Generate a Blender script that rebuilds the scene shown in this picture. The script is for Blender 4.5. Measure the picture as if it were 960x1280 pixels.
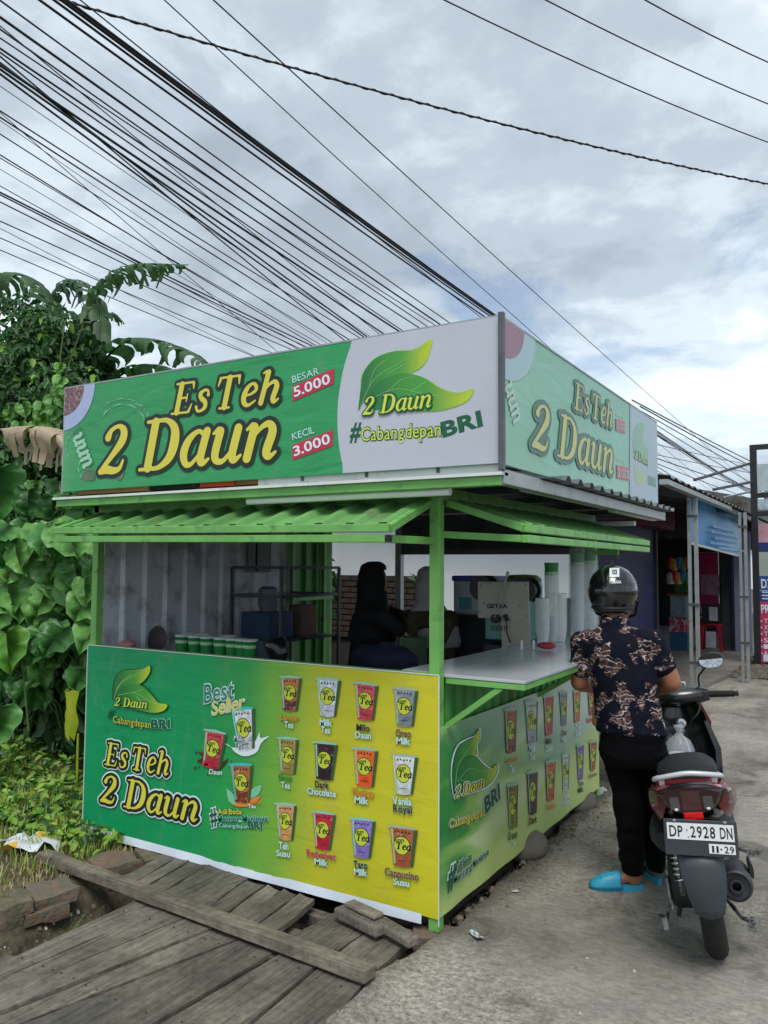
import bpy, bmesh, math, random
import numpy as np
from mathutils import Vector, Matrix, noise
from mathutils.geometry import tessellate_polygon
random.seed(7); rng = np.random.default_rng(11)
PI = math.pi; R_ = math.radians
S = bpy.context.scene; COL = S.collection
for o in list(bpy.data.objects): bpy.data.objects.remove(o)

# ------------------------------------------------------------------ camera
CAM = Vector((1.7209, -3.3157, 1.65)); YAW, PIT, ROL, FPX = 0.545, 0.0651, 0.0062, 997.4
_fw = Vector((-math.sin(YAW)*math.cos(PIT), math.cos(YAW)*math.cos(PIT), math.sin(PIT)))
_r0 = Vector((math.cos(YAW), math.sin(YAW), 0)); _u0 = _r0.cross(_fw)
_R = math.cos(ROL)*_r0 + math.sin(ROL)*_u0; _U = -math.sin(ROL)*_r0 + math.cos(ROL)*_u0
cd = bpy.data.cameras.new('camera'); cam = bpy.data.objects.new('camera', cd); COL.objects.link(cam)
m = Matrix((_R, _U, -_fw)).transposed().to_4x4(); m.translation = CAM; cam.matrix_world = m
cd.sensor_fit = 'VERTICAL'; cd.sensor_height = 36; cd.lens = FPX/1280*36; cd.clip_start = .05; cd.clip_end = 2000
S.camera = cam
S.view_settings.view_transform = 'Standard'; S.view_settings.look = 'None'
S.view_settings.exposure = 0.6; S.view_settings.gamma = 1

# ------------------------------------------------------------------ world: daylight sky under broken cloud
SUN_EL, SUN_AZ = R_(58), R_(150)     # azimuth from +Y towards +X
W = bpy.data.worlds.new('World'); S.world = W; W.use_nodes = True
nt = W.node_tree; nt.nodes.clear()
def nn(t, **k):
    n = nt.nodes.new(t)
    for a, b in k.items():
        if a in n.inputs: n.inputs[a].default_value = b
        else: setattr(n, a, b)
    return n
sky = nn('ShaderNodeTexSky'); sky.sky_type = 'NISHITA'; sky.sun_disc = False
sky.sun_elevation = SUN_EL; sky.sun_rotation = SUN_AZ
tc = nn('ShaderNodeTexCoord'); sep = nn('ShaderNodeSeparateXYZ'); nt.links.new(tc.outputs['Generated'], sep.inputs[0])
zc = nn('ShaderNodeMath', operation='MAXIMUM'); nt.links.new(sep.outputs[2], zc.inputs[0]); zc.inputs[1].default_value = 0
za = nn('ShaderNodeMath', operation='ADD'); nt.links.new(zc.outputs[0], za.inputs[0]); za.inputs[1].default_value = .22
dx = nn('ShaderNodeMath', operation='DIVIDE'); dy = nn('ShaderNodeMath', operation='DIVIDE')
nt.links.new(sep.outputs[0], dx.inputs[0]); nt.links.new(za.outputs[0], dx.inputs[1])
nt.links.new(sep.outputs[1], dy.inputs[0]); nt.links.new(za.outputs[0], dy.inputs[1])
cmb = nn('ShaderNodeCombineXYZ'); nt.links.new(dx.outputs[0], cmb.inputs[0]); nt.links.new(dy.outputs[0], cmb.inputs[1])
def wnoise(scale, det, rough, off, dist=0):
    mp = nn('ShaderNodeMapping'); mp.inputs['Location'].default_value = off
    nt.links.new(cmb.outputs[0], mp.inputs[0])
    n = nn('ShaderNodeTexNoise'); n.inputs['Scale'].default_value = scale; n.inputs['Detail'].default_value = det
    n.inputs['Roughness'].default_value = rough; n.inputs['Distortion'].default_value = dist
    nt.links.new(mp.outputs[0], n.inputs['Vector']); return n.outputs[0]
def wramp(src, stops):
    r = nn('ShaderNodeValToRGB'); nt.links.new(src, r.inputs[0]); e = r.color_ramp.elements
    while len(e) > 1: e.remove(e[-1])
    e[0].position = stops[0][0]; e[0].color = (*stops[0][1], 1)
    for p, c in stops[1:]:
        x = e.new(p); x.color = (*c, 1)
    r.color_ramp.interpolation = 'EASE'; return r.outputs[0]
nA = wnoise(1.15, 5, .5, (3.1, 1.7, 0), .25); nB = wnoise(4.6, 6, .6, (8, 2, 0), .2)
mixn = nn('ShaderNodeMix', data_type='FLOAT'); mixn.inputs[0].default_value = .36
nt.links.new(nA, mixn.inputs[2]); nt.links.new(nB, mixn.inputs[3])
cc = wramp(mixn.outputs[0], [(.36, (2.75, 3.2, 3.75)), (.46, (3.5, 4.1, 4.7)), (.54, (4.7, 5.4, 6.0)), (.64, (6.6, 7.2, 7.6))])
gap = wramp(wnoise(1.5, 7, .6, (5.3, 9.1, 2), .4), [(.55, (0, 0, 0)), (.66, (.6, .6, .6))])
# horizon brightening of the overcast (thinner towards the rim of the cloud deck)
hz = wramp(zc.outputs[0], [(0, (1.4, 1.4, 1.38)), (.14, (1.24, 1.24, 1.23)), (.3, (1.12, 1.12, 1.12)), (.45, (1.04, 1.04, 1.04)), (.62, (1, 1, 1)), (1, (1.45, 1.45, 1.42))])
mul = nn('ShaderNodeMix', data_type='RGBA', blend_type='MULTIPLY'); mul.inputs[0].default_value = 1
nt.links.new(cc, mul.inputs[6]); nt.links.new(hz, mul.inputs[7])
mx = nn('ShaderNodeMix', data_type='RGBA'); nt.links.new(gap, mx.inputs[0])
nt.links.new(mul.outputs[2], mx.inputs[6]); nt.links.new(sky.outputs[0], mx.inputs[7])
bg = nn('ShaderNodeBackground'); bg.inputs[1].default_value = .1; nt.links.new(mx.outputs[2], bg.inputs[0])
wo = nn('ShaderNodeOutputWorld'); nt.links.new(bg.outputs[0], wo.inputs[0])
sl = bpy.data.lights.new('sun', 'SUN'); sl.energy = 1.5; sl.angle = R_(24); sl.color = (1, .96, .9)
so = bpy.data.objects.new('sun', sl); COL.objects.link(so); so.location = (5, -10, 20)
sd = Vector((math.sin(SUN_AZ)*math.cos(SUN_EL), math.cos(SUN_AZ)*math.cos(SUN_EL), math.sin(SUN_EL)))
so.rotation_euler = (-sd).to_track_quat('-Z', 'Y').to_euler()

# ------------------------------------------------------------------ helpers
def ray(px, py): return _fw + _R*((px-480)/FPX) - _U*((py-640)/FPX)
def onz(px, py, z=0): d = ray(px, py); return CAM + d*((z-CAM.z)/d.z)
def onx(px, py, x): d = ray(px, py); return CAM + d*((x-CAM.x)/d.x)
def ony(px, py, y): d = ray(px, py); return CAM + d*((y-CAM.y)/d.y)

def lin(c):
    if isinstance(c, str): c = tuple(int(c[i:i+2], 16)/255 for i in (0, 2, 4))
    else: return tuple(c)
    return tuple(x/12.92 if x < .04045 else ((x+.055)/1.055)**2.4 for x in c)
def new_mat(name):
    mt = bpy.data.materials.new(name); mt.use_nodes = True; t = mt.node_tree
    return mt, t, t.nodes['Principled BSDF']
def N(t, typ, **k):
    n = t.nodes.new(typ)
    for a, b in k.items():
        if a in n.inputs: n.inputs[a].default_value = b
        else: setattr(n, a, b)
    return n
def ramp(t, src, stops, interp='LINEAR'):
    r = t.nodes.new('ShaderNodeValToRGB'); t.links.new(src, r.inputs[0]); e = r.color_ramp.elements
    while len(e) > 1: e.remove(e[-1])
    e[0].position = stops[0][0]; e[0].color = (*lin(stops[0][1]), 1)
    for p, c in stops[1:]:
        x = e.new(p); x.color = (*lin(c), 1)
    r.color_ramp.interpolation = interp; return r.outputs[0]
MC = {}
def M(name, col, rough=.6, metal=0, var=.12, scale=6, bump=0, bscale=60, col2=None, mask=(.45, .6), stretch=(1, 1, 1),
      spec=.5, trans=0, alpha=1, sss=0, coat=0, emit=0, spots=None, sth=(.66, .7)):
    """painted / weathered surface: base colour with soft variation, optional second colour in patches, fine bump"""
    if name in MC: return MC[name]
    mt, t, b = new_mat(name); c = lin(col)
    co = N(t, 'ShaderNodeTexCoord'); mp = N(t, 'ShaderNodeMapping'); mp.inputs['Scale'].default_value = stretch
    t.links.new(co.outputs['Object'], mp.inputs[0])
    nz = N(t, 'ShaderNodeTexNoise'); nz.inputs['Scale'].default_value = scale; nz.inputs['Detail'].default_value = 5
    t.links.new(mp.outputs[0], nz.inputs['Vector'])
    lo = tuple(x*(1-var) for x in c); hi = tuple(min(1, x*(1+var)) for x in c)
    out = ramp(t, nz.outputs[0], [(.3, lo), (.7, hi)])
    if col2 is not None:
        n2 = N(t, 'ShaderNodeTexNoise'); n2.inputs['Scale'].default_value = scale*1.7; n2.inputs['Detail'].default_value = 8
        n2.inputs['Roughness'].default_value = .65; t.links.new(mp.outputs[0], n2.inputs['Vector'])
        f = ramp(t, n2.outputs[0], [(mask[0], (0, 0, 0)), (mask[1], (1, 1, 1))])
        mix = N(t, 'ShaderNodeMix', data_type='RGBA'); t.links.new(f, mix.inputs[0]); t.links.new(out, mix.inputs[6])
        mix.inputs[7].default_value = (*lin(col2), 1); out = mix.outputs[2]
    if spots is not None:
        n4 = N(t, 'ShaderNodeTexNoise'); n4.inputs['Scale'].default_value = 13; n4.inputs['Detail'].default_value = 7; n4.inputs['Roughness'].default_value = .7; t.links.new(mp.outputs[0], n4.inputs['Vector'])
        mix = N(t, 'ShaderNodeMix', data_type='RGBA'); t.links.new(ramp(t, n4.outputs[0], [(sth[0], (0, 0, 0)), (sth[1], (.85, .85, .85))]), mix.inputs[0]); t.links.new(out, mix.inputs[6]); mix.inputs[7].default_value = (*lin(spots), 1); out = mix.outputs[2]
    t.links.new(out, b.inputs['Base Color'])
    b.inputs['Roughness'].default_value = rough; b.inputs['Metallic'].default_value = metal
    b.inputs['Specular IOR Level'].default_value = spec; b.inputs['Transmission Weight'].default_value = trans
    b.inputs['Alpha'].default_value = alpha; b.inputs['Coat Weight'].default_value = coat
    if sss: b.inputs['Subsurface Weight'].default_value = sss
    if emit:
        b.inputs['Emission Color'].default_value = (*c, 1); b.inputs['Emission Strength'].default_value = emit
    if bump:
        nb = N(t, 'ShaderNodeTexNoise'); nb.inputs['Scale'].default_value = bscale; nb.inputs['Detail'].default_value = 6
        t.links.new(mp.outputs[0], nb.inputs['Vector'])
        bp = N(t, 'ShaderNodeBump'); bp.inputs['Strength'].default_value = bump; bp.inputs['Distance'].default_value = .02
        t.links.new(nb.outputs[0], bp.inputs['Height']); t.links.new(bp.outputs[0], b.inputs['Normal'])
    MC[name] = mt; return mt
def leafmat(name, c1, c2, rough=.45, trans=.25, scale=3):
    """foliage: colour shifts from leaf to leaf, thin-sheet translucency"""
    if name in MC: return MC[name]
    mt, t, b = new_mat(name)
    co = N(t, 'ShaderNodeTexCoord'); nz = N(t, 'ShaderNodeTexNoise'); nz.inputs['Scale'].default_value = scale
    nz.inputs['Detail'].default_value = 6; t.links.new(co.outputs['Object'], nz.inputs['Vector'])
    oi = N(t, 'ShaderNodeObjectInfo'); ad = N(t, 'ShaderNodeMath', operation='MULTIPLY_ADD')
    t.links.new(oi.outputs['Random'], ad.inputs[0]); ad.inputs[1].default_value = .35; t.links.new(nz.outputs[0], ad.inputs[2])
    c = ramp(t, ad.outputs[0], [(.35, c1), (.9, c2)])
    t.links.new(c, b.inputs['Base Color']); b.inputs['Roughness'].default_value = rough
    tr = N(t, 'ShaderNodeBsdfTranslucent'); t.links.new(c, tr.inputs[0])
    ms = N(t, 'ShaderNodeMixShader'); ms.inputs[0].default_value = trans
    t.links.new(b.outputs[0], ms.inputs[1]); t.links.new(tr.outputs[0], ms.inputs[2])
    t.links.new(ms.outputs[0], t.nodes['Material Output'].inputs[0]); MC[name] = mt; return mt

MW = {}                                    # world matrix of each root
def tagit(o, label=None, cat=None, group=None, kind=None):
    if label: o['label'] = label
    if cat: o['category'] = cat
    if group: o['group'] = group
    if kind: o['kind'] = kind
    return o
def thing(name, label, cat, loc=(0, 0, 0), rot=(0, 0, 0), group=None):
    o = bpy.data.objects.new(name, None); COL.objects.link(o); o.location = loc; o.rotation_euler = rot
    o.empty_display_size = .1
    from mathutils import Euler
    MW[o.name] = Matrix.Translation(Vector(loc)) @ Euler(rot).to_matrix().to_4x4()
    return tagit(o, label, cat, group)
def rootm(o):
    while o.parent: o = o.parent
    return MW.get(o.name, Matrix.Translation(o.location))
class MB:
    def __init__(s): s.v = []; s.f = []; s.m = []
    def add(s, vs, fs, mi=0):
        b = len(s.v); s.v.extend([tuple(p) for p in vs]); s.f.extend([tuple(i+b for i in f) for f in fs]); s.m.extend([mi]*len(fs)); return s
    def box(s, x0, x1, y0, y1, z0, z1, mi=0):
        vs = [(x, y, z) for z in (z0, z1) for y in (y0, y1) for x in (x0, x1)]
        return s.add(vs, [(0, 2, 3, 1), (4, 5, 7, 6), (0, 1, 5, 4), (2, 6, 7, 3), (0, 4, 6, 2), (1, 3, 7, 5)], mi)
    def bar(s, p, q, w, h, up=(0, 0, 1), mi=0):
        """box beam from p to q, w across, h along up"""
        p = Vector(p); q = Vector(q); d = (q-p).normalized(); a = d.cross(Vector(up))
        if a.length < 1e-4: a = d.cross(Vector((1, 0, 0)))
        a.normalize(); u = a.cross(d).normalized(); a *= w/2; u *= h/2
        vs = [p-a-u, p+a-u, p+a+u, p-a+u, q-a-u, q+a-u, q+a+u, q-a+u]
        return s.add(vs, [(3, 2, 1, 0), (4, 5, 6, 7), (0, 1, 5, 4), (1, 2, 6, 5), (2, 3, 7, 6), (3, 0, 4, 7)], mi)
    def rings(s, rs, mi=0, cap=True, closed=True):
        n = len(rs[0]); vs = [p for r in rs for p in r]; fs = []
        for i in range(len(rs)-1):
            for j in range(n if closed else n-1):
                k = (j+1) % n; fs.append((i*n+j, i*n+k, (i+1)*n+k, (i+1)*n+j))
        if cap and closed: fs.append(tuple(range(n-1, -1, -1))); fs.append(tuple((len(rs)-1)*n+j for j in range(n)))
        return s.add(vs, fs, mi)
    def tube(s, pts, r, n=8, mi=0, cap=True):
        pts = [Vector(p) for p in pts]; rs = []; prev = None
        for i, p in enumerate(pts):
            d = (pts[min(i+1, len(pts)-1)]-pts[max(i-1, 0)]).normalized()
            if prev is None: a = d.orthogonal().normalized()
            else: a = (prev-d*prev.dot(d)).normalized()
            prev = a; b = d.cross(a); rr = r[i] if isinstance(r, (list, tuple)) else r
            rs.append([p+(a*math.cos(t)+b*math.sin(t))*rr for t in [2*PI*k/n for k in range(n)]])
        return s.rings(rs, mi, cap)
    def ell(s, c, rx, ry, rz, n=14, k=9, mi=0, M3=None):
        rs = []
        for i in range(k+1):
            ph = -PI/2+PI*i/k; ph = max(min(ph, PI/2-.04), -PI/2+.04)
            ring = []
            for j in range(n):
                t = 2*PI*j/n; v = Vector((rx*math.cos(ph)*math.cos(t), ry*math.cos(ph)*math.sin(t), rz*math.sin(ph)))
                if M3: v = M3 @ v
                ring.append(Vector(c)+v)
            rs.append(ring)
        return s.rings(rs, mi)
    def lathe(s, prof, c, n=16, mi=0, ax=(0, 0, 1), cap=True):
        ax = Vector(ax).normalized(); a = ax.orthogonal().normalized(); b = ax.cross(a); c = Vector(c)
        return s.rings([[c+ax*z+(a*math.cos(2*PI*k/n)+b*math.sin(2*PI*k/n))*r for k in range(n)] for r, z in prof], mi, cap)
    def prism(s, poly, O, U, V, d, mi=0):
        """polygon in the plane O,U,V pushed out by vector d"""
        O = Vector(O); U = Vector(U); V = Vector(V); d = Vector(d); n = len(poly)
        a = [O+U*x+V*y for x, y in poly]; tri = tessellate_polygon([[Vector((x, y, 0)) for x, y in poly]])
        vs = a+[p+d for p in a]; fs = [tuple(t) for t in tri]+[tuple(i+n for i in reversed(t)) for t in tri]
        fs += [(i, (i+1) % n, (i+1) % n+n, i+n) for i in range(n)]
        return s.add(vs, fs, mi)
    def build(s, name, mats, parent=None, local=False, smooth=False, kind=None, loc=None, bevel=0, angle=40, recalc=True):
        if not isinstance(mats, (list, tuple)): mats = [mats]
        me = bpy.data.meshes.new(name); v = s.v; org = Vector((0, 0, 0))
        if parent is not None and not local:
            im = rootm(parent).inverted(); v = [im @ Vector(p) for p in v]
        elif parent is None:
            if loc is None:
                a = np.array([tuple(p) for p in v]); lo = a.min(0); hi = a.max(0)
                loc = ((lo[0]+hi[0])/2, (lo[1]+hi[1])/2, lo[2])
            org = Vector(loc); v = [Vector(p)-org for p in v]
        me.from_pydata([tuple(p) for p in v], [], s.f); me.polygons.foreach_set('material_index', s.m)
        for mt in mats: me.materials.append(mt)
        if recalc or bevel:
            bm = bmesh.new(); bm.from_mesh(me); bmesh.ops.recalc_face_normals(bm, faces=bm.faces[:])
            if bevel:
                es = [e for e in bm.edges if e.is_manifold and e.calc_face_angle(0) > .6]
                bmesh.ops.bevel(bm, geom=es, offset=bevel, segments=2, profile=.5, affect='EDGES', clamp_overlap=True)
            bm.to_mesh(me); bm.free()
        if smooth:
            me.polygons.foreach_set('use_smooth', [True]*len(me.polygons))
            if angle < 180: me.set_sharp_from_angle(angle=R_(angle))
        o = bpy.data.objects.new(name, me); COL.objects.link(o)
        if parent is not None: o.parent = parent
        else: o.location = org; MW[o.name] = Matrix.Translation(org)
        if kind: o['kind'] = kind
        return o
def dup(root, loc=None, rot=None, label=None, scale=None):
    c = root.copy(); COL.objects.link(c)
    if loc is not None: c.location = loc
    if rot is not None: c.rotation_euler = rot
    if scale is not None: c.scale = scale
    if label: c['label'] = label
    from mathutils import Euler
    MW[c.name] = Matrix.Translation(c.location) @ c.rotation_euler.to_matrix().to_4x4()
    for ch in list(root.children):
        d = ch.copy(); COL.objects.link(d); d.parent = c
        for g in list(ch.children):
            e = g.copy(); COL.objects.link(e); e.parent = d
    return c
def inst(me_obj, parent, mat4, name=None):
    """a piece sharing mesh data; mat4 in the root's space"""
    o = bpy.data.objects.new(name or me_obj.name.split('.')[0], me_obj.data); COL.objects.link(o); o.parent = parent
    o.matrix_local = mat4; return o
def struct(o): o['kind'] = 'structure'; return o
def remesh(o, vox=.012, smooth=6, fac=.5):
    """melt overlapping volumes into one continuous skin"""
    md = o.modifiers.new('r', 'REMESH'); md.mode = 'VOXEL'; md.voxel_size = vox
    sm = o.modifiers.new('s', 'SMOOTH'); sm.iterations = smooth; sm.factor = fac
    dg = bpy.context.evaluated_depsgraph_get(); ev = o.evaluated_get(dg)
    me = bpy.data.meshes.new_from_object(ev); mats = list(o.data.materials); o.modifiers.clear(); o.data = me
    if not me.materials:
        for mt in mats: me.materials.append(mt)
    me.polygons.foreach_set('use_smooth', [True]*len(me.polygons)); return o
def soup(name, V, F, mats, parent=None, kind=None, mi=None, smooth=False, loc=(0, 0, 0)):
    """big mesh from arrays (all quads or all tris)"""
    me = bpy.data.meshes.new(name); V = np.asarray(V, dtype=np.float32)-np.array(loc, dtype=np.float32); F = np.asarray(F, dtype=np.int32)
    if parent is not None:
        l = rootm(parent).translation; V = V-np.array(l, dtype=np.float32)
    me.vertices.add(len(V)); me.vertices.foreach_set('co', V.ravel()); k = F.shape[1]
    me.loops.add(F.size); me.loops.foreach_set('vertex_index', F.ravel())
    me.polygons.add(len(F)); me.polygons.foreach_set('loop_start', np.arange(0, F.size, k, dtype=np.int32))
    me.polygons.foreach_set('loop_total', np.full(len(F), k, dtype=np.int32))
    if mi is not None: me.polygons.foreach_set('material_index', np.asarray(mi, dtype=np.int32))
    if smooth: me.polygons.foreach_set('use_smooth', np.ones(len(F), dtype=bool))
    me.update(calc_edges=True); me.validate()
    for mt in (mats if isinstance(mats, (list, tuple)) else [mats]): me.materials.append(mt)
    o = bpy.data.objects.new(name, me); COL.objects.link(o)
    if parent is not None: o.parent = parent
    else: o.location = loc; MW[o.name] = Matrix.Translation(Vector(loc))
    if kind: o['kind'] = kind
    return o

# ------------------------------------------------------------------ lettering
def catmull(pts, k=8):
    P = [np.array(p, float) for p in pts]
    if len(P) == 2: return [P[0]*(1-t)+P[1]*t for t in np.linspace(0, 1, k)]
    out = []
    for i in range(len(P)-1):
        a = P[max(i-1, 0)]; b = P[i]; c = P[i+1]; d = P[min(i+2, len(P)-1)]
        for t in np.linspace(0, 1, k, endpoint=False):
            out.append(.5*((2*b)+(-a+c)*t+(2*a-5*b+4*c-d)*t*t+(-a+3*b-3*c+d)*t**3))
    out.append(P[-1]); return out
_s = .035; _t = .095
GL = {
 '2': [[(.1,.76,.085),(.16,.9,.05),(.34,.965,.045),(.5,.86,.085),(.5,.66,.095),(.3,.38,.065),(.08,.12,.05)],[(.05,.07,.06),(.22,.1,.085),(.4,.07,.075),(.56,.1,.05),(.62,.26,.03)]],
 'D': [[(.2,.06,_t),(.2,.94,_t)],[(.0,.035,_s),(.36,.035,_s)],[(.0,.965,_s),(.36,.965,_s)],[(.2,.96,.038),(.48,.95,.05),(.7,.78,.09),(.76,.5,.11),(.7,.22,.09),(.48,.05,.05),(.2,.04,.038)]],
 'a': [[(.52,.56,.05),(.34,.66,.045),(.15,.52,.075),(.08,.28,.09),(.16,.08,.07),(.3,.05,.045),(.47,.24,.035)],[(.54,.64,.085),(.5,.16,.085),(.57,.05,.06),(.69,.12,.03)]],
 'u': [[(.0,.58,.028),(.1,.66,.045)],[(.15,.61,.085),(.12,.2,.085),(.2,.06,.065),(.35,.07,.045),(.5,.28,.03)],[(.54,.63,.085),(.51,.16,.085),(.58,.05,.06),(.7,.13,.028)]],
 'n': [[(.0,.58,.028),(.1,.66,.045)],[(.15,.61,.085),(.11,.06,.085)],[(.14,.4,.03),(.3,.59,.045),(.45,.64,.065),(.55,.5,.085),(.5,.16,.085),(.57,.05,.055),(.69,.13,.028)]],
 'E': [[(.2,.06,_t),(.2,.94,_t)],[(0,.965,_s),(.66,.965,_s)],[(.66,.94,.05),(.7,.76,.022)],[(.2,.5,_s),(.5,.5,_s)],[(.5,.62,.022),(.5,.38,.022)],[(0,.035,_s),(.66,.035,_s)],[(.67,.06,.05),(.74,.28,.022)]],
 's': [[(.44,.5,.055),(.4,.63,.04),(.27,.66,.045),(.13,.56,.07),(.2,.42,.08),(.37,.29,.08),(.4,.13,.07),(.28,.035,.045),(.14,.04,.045),(.06,.17,.05)]],
 'T': [[(.38,.06,_t),(.38,.94,_t)],[(.02,.965,_s),(.74,.965,_s)],[(.04,.93,.05),(0,.72,.022)],[(.72,.93,.05),(.76,.72,.022)],[(.2,.035,_s),(.56,.035,_s)]],
 'e': [[(.1,.33,.035),(.3,.36,.04),(.46,.47,.055),(.41,.61,.06),(.28,.665,.045),(.13,.54,.075),(.07,.3,.09),(.14,.1,.08),(.3,.035,.05),(.5,.15,.03)]],
 'h': [[(0,.93,.028),(.08,.97,.04)],[(.17,.94,.085),(.11,.06,.085)],[(.14,.4,.03),(.3,.59,.045),(.45,.64,.065),(.55,.5,.085),(.5,.16,.085),(.57,.05,.055),(.69,.13,.028)]],
}
def sdf_loops(strokes, off, n=56, pad=.2, shear=.22):
    segs = []
    for st in strokes:
        P = catmull(st, 8)
        P = [np.array((p[0]+p[1]*shear, p[1], p[2])) for p in P]
        segs += list(zip(P[:-1], P[1:]))
    allp = np.array([a for s in segs for a in s]); lo = allp[:, :2].min(0)-pad-off; hi = allp[:, :2].max(0)+pad+off
    st = max(hi-lo)/n; xs = np.arange(lo[0], hi[0]+st, st); ys = np.arange(lo[1], hi[1]+st, st)
    X, Y = np.meshgrid(xs, ys, indexing='ij'); D = np.full(X.shape, 9.)
    for a, b in segs:
        d = b[:2]-a[:2]; L = d@d+1e-9; t = np.clip(((X-a[0])*d[0]+(Y-a[1])*d[1])/L, 0, 1)
        D = np.minimum(D, np.hypot(X-a[0]-d[0]*t, Y-a[1]-d[1]*t)-(a[2]+(b[2]-a[2])*t))
    return contour(D-off, xs, ys)
def contour(D, xs, ys):
    nx, ny = D.shape; nxt = {}; pos = {}
    def ep(i, j, k):
        key = (i, j, k)
        if key not in pos:
            if k == 0: a, b = D[i, j], D[i+1, j]; t = a/(a-b); pos[key] = (xs[i]+(xs[i+1]-xs[i])*t, ys[j])
            else: a, b = D[i, j], D[i, j+1]; t = a/(a-b); pos[key] = (xs[i], ys[j]+(ys[j+1]-ys[j])*t)
        return key
    I = D < 0
    cells = np.argwhere((I[:-1, :-1].astype(int)+I[1:, :-1]+I[:-1, 1:]+I[1:, 1:]) % 4 != 0)
    for i, j in cells:
        c = [I[i, j], I[i+1, j], I[i+1, j+1], I[i, j+1]]; e = [(i, j, 0), (i+1, j, 1), (i, j+1, 0), (i, j, 1)]
        outs = [k for k in range(4) if c[k] and not c[(k+1) % 4]]; ins = [k for k in range(4) if not c[k] and c[(k+1) % 4]]
        for o in outs:
            q = min(ins, key=lambda k: (k-o) % 4) if len(ins) > 1 else ins[0]
            nxt[ep(*e[q])] = ep(*e[o])
    loops = []; used = set()
    for k in list(nxt):
        if k in used: continue
        L = []; c = k
        while c in nxt and c not in used: used.add(c); L.append(pos[c]); c = nxt[c]
        if len(L) > 5: loops.append(L)
    return loops
GC = {}
def glyph(font, ch, off):
    key = (font, ch, round(off, 3))
    if key in GC: return GC[key]
    if font == 's' and ch in GL:
        loops = sdf_loops(GL[ch], off); vs = [Vector((x, y, 0)) for L in loops for x, y in L]
        tri = tessellate_polygon([[Vector((x, y, 0)) for x, y in L] for L in loops]); fs = [tuple(t) for t in tri]
    else:
        cu = bpy.data.curves.new('t', 'FONT'); cu.body = ch; cu.size = 1/.69; cu.offset = off; cu.resolution_u = 3
        o = bpy.data.objects.new('t', cu); COL.objects.link(o); bpy.context.view_layer.update()
        me = o.to_mesh(); vs = [v.co.copy() for v in me.vertices]; fs = [tuple(p.vertices) for p in me.polygons]
        o.to_mesh_clear(); bpy.data.objects.remove(o); bpy.data.curves.remove(cu)
    GC[key] = (vs, fs); return GC[key]
FRONT = (Vector((0, -.0, 0)), Vector((1, 0, 0)), Vector((0, 0, 1)), Vector((0, -1, 0)))
class Plane:
    def __init__(s, O, U, V, Nn): s.O = Vector(O); s.U = Vector(U); s.V = Vector(V); s.N = Vector(Nn)
    def px(s, x, y):
        d = ray(x, y); h = CAM+d*((s.O-CAM).dot(s.N)/d.dot(s.N)); return ((h-s.O).dot(s.U), (h-s.O).dot(s.V))
    def P(s, u, v, k=0): return s.O+s.U*u+s.V*v+s.N*k
def text_uv(mb, pl, txt, a, b, h, font='b', layers=((0, 0),), base=.002, step=.0022, gap=None, space=.28, flipmin=None, italic=0):
    """text between plane points a and b (baseline ends), cap height h; layers = (offset, material index)"""
    L = []; x = 0; gap = (.015 if font == 's' else .13) if gap is None else gap
    for ch in txt:
        if ch == ' ': x += space; continue
        vs, fs = glyph(font, ch, 0)
        x0 = min(v.x for v in vs); x1 = max(v.x for v in vs); L.append((ch, x-x0)); x += x1-x0+gap
    x -= gap; a = Vector(a); b = Vector(b); U = (b-a).normalized(); V = Vector((-U.y, U.x)); sx = (b-a).length/x
    for li, (off, mi) in enumerate(layers):
        for gi, (ch, ox) in enumerate(L):
            vs, fs = glyph(font, ch, off)
            k = base+step*li+.00012*(gi % 5)
            pts = [pl.P(*(a+U*((v.x+ox+italic*v.y)*sx)+V*(v.y*h)), k) for v in vs]
            mb.add(pts, fs, mi)
def text(pl, txt, Lp, Rp, Tp, mats, layers, parent, font='b', name='lettering', **k):
    a = Vector(pl.px(*Lp)); b = Vector(pl.px(*Rp)); t = Vector(pl.px(*Tp)); U = (b-a).normalized()
    h = abs((t-a).dot(Vector((-U.y, U.x)))); mb = MB(); text_uv(mb, pl, txt, a, b, h, font, layers, **k)
    return mb.build(name, mats, parent, recalc=False)
def quadpx(mb, pl, pts, k, mi=0):
    mb.add([pl.P(*pl.px(*p), k) for p in pts], [tuple(range(len(pts)))], mi)
def polypx(mb, pl, pts, k, mi=0, sm=0):
    """printed shape from its outline on the plane"""
    P = [pl.px(*p) for p in pts]
    if sm: P = [tuple(q[:2]) for q in catmull([(*p, 0) for p in P+P[:1]], sm)][:-1]
    tri = tessellate_polygon([[Vector((x, y, 0)) for x, y in P]]); mb.add([pl.P(u, v, k) for u, v in P], [tuple(t) for t in tri], mi)
# ------------------------------------------------------------------ shared materials
GREEN = M('green_paint', '70ae5a', .45, var=.16, scale=5, col2='557f4c', mask=(.55, .7), bump=.08, spots='5a4a34', sth=(.64, .69))
GREEN_SHEET = M('green_sheet', '689c5a', .5, var=.2, scale=3, col2='6c7a55', mask=(.55, .7), bump=.1, bscale=8, spots='55482f', sth=(.64, .7))
GREEN_DK = M('green_panel', '3f8a3a', .5, var=.2, scale=3, col2='5c6a3c', mask=(.58, .7))
GREY_SHEET = M('zinc_sheet', '6c7278', .5, .35, var=.2, scale=4, col2='57504a', mask=(.58, .7), bump=.05)
ROOF_UNDER = M('roof_underside', '4a5254', .6, .2, var=.2, scale=3, col2='3b3f3c', mask=(.5, .65))
WHITE_P = M('white_paint', 'd8dcdc', .5, var=.06, scale=4, col2='a9aaa2', mask=(.6, .72))
STEEL = M('dark_steel', '5b5f63', .45, .5, var=.2, scale=9, col2='70523f', mask=(.56, .66))
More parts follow.
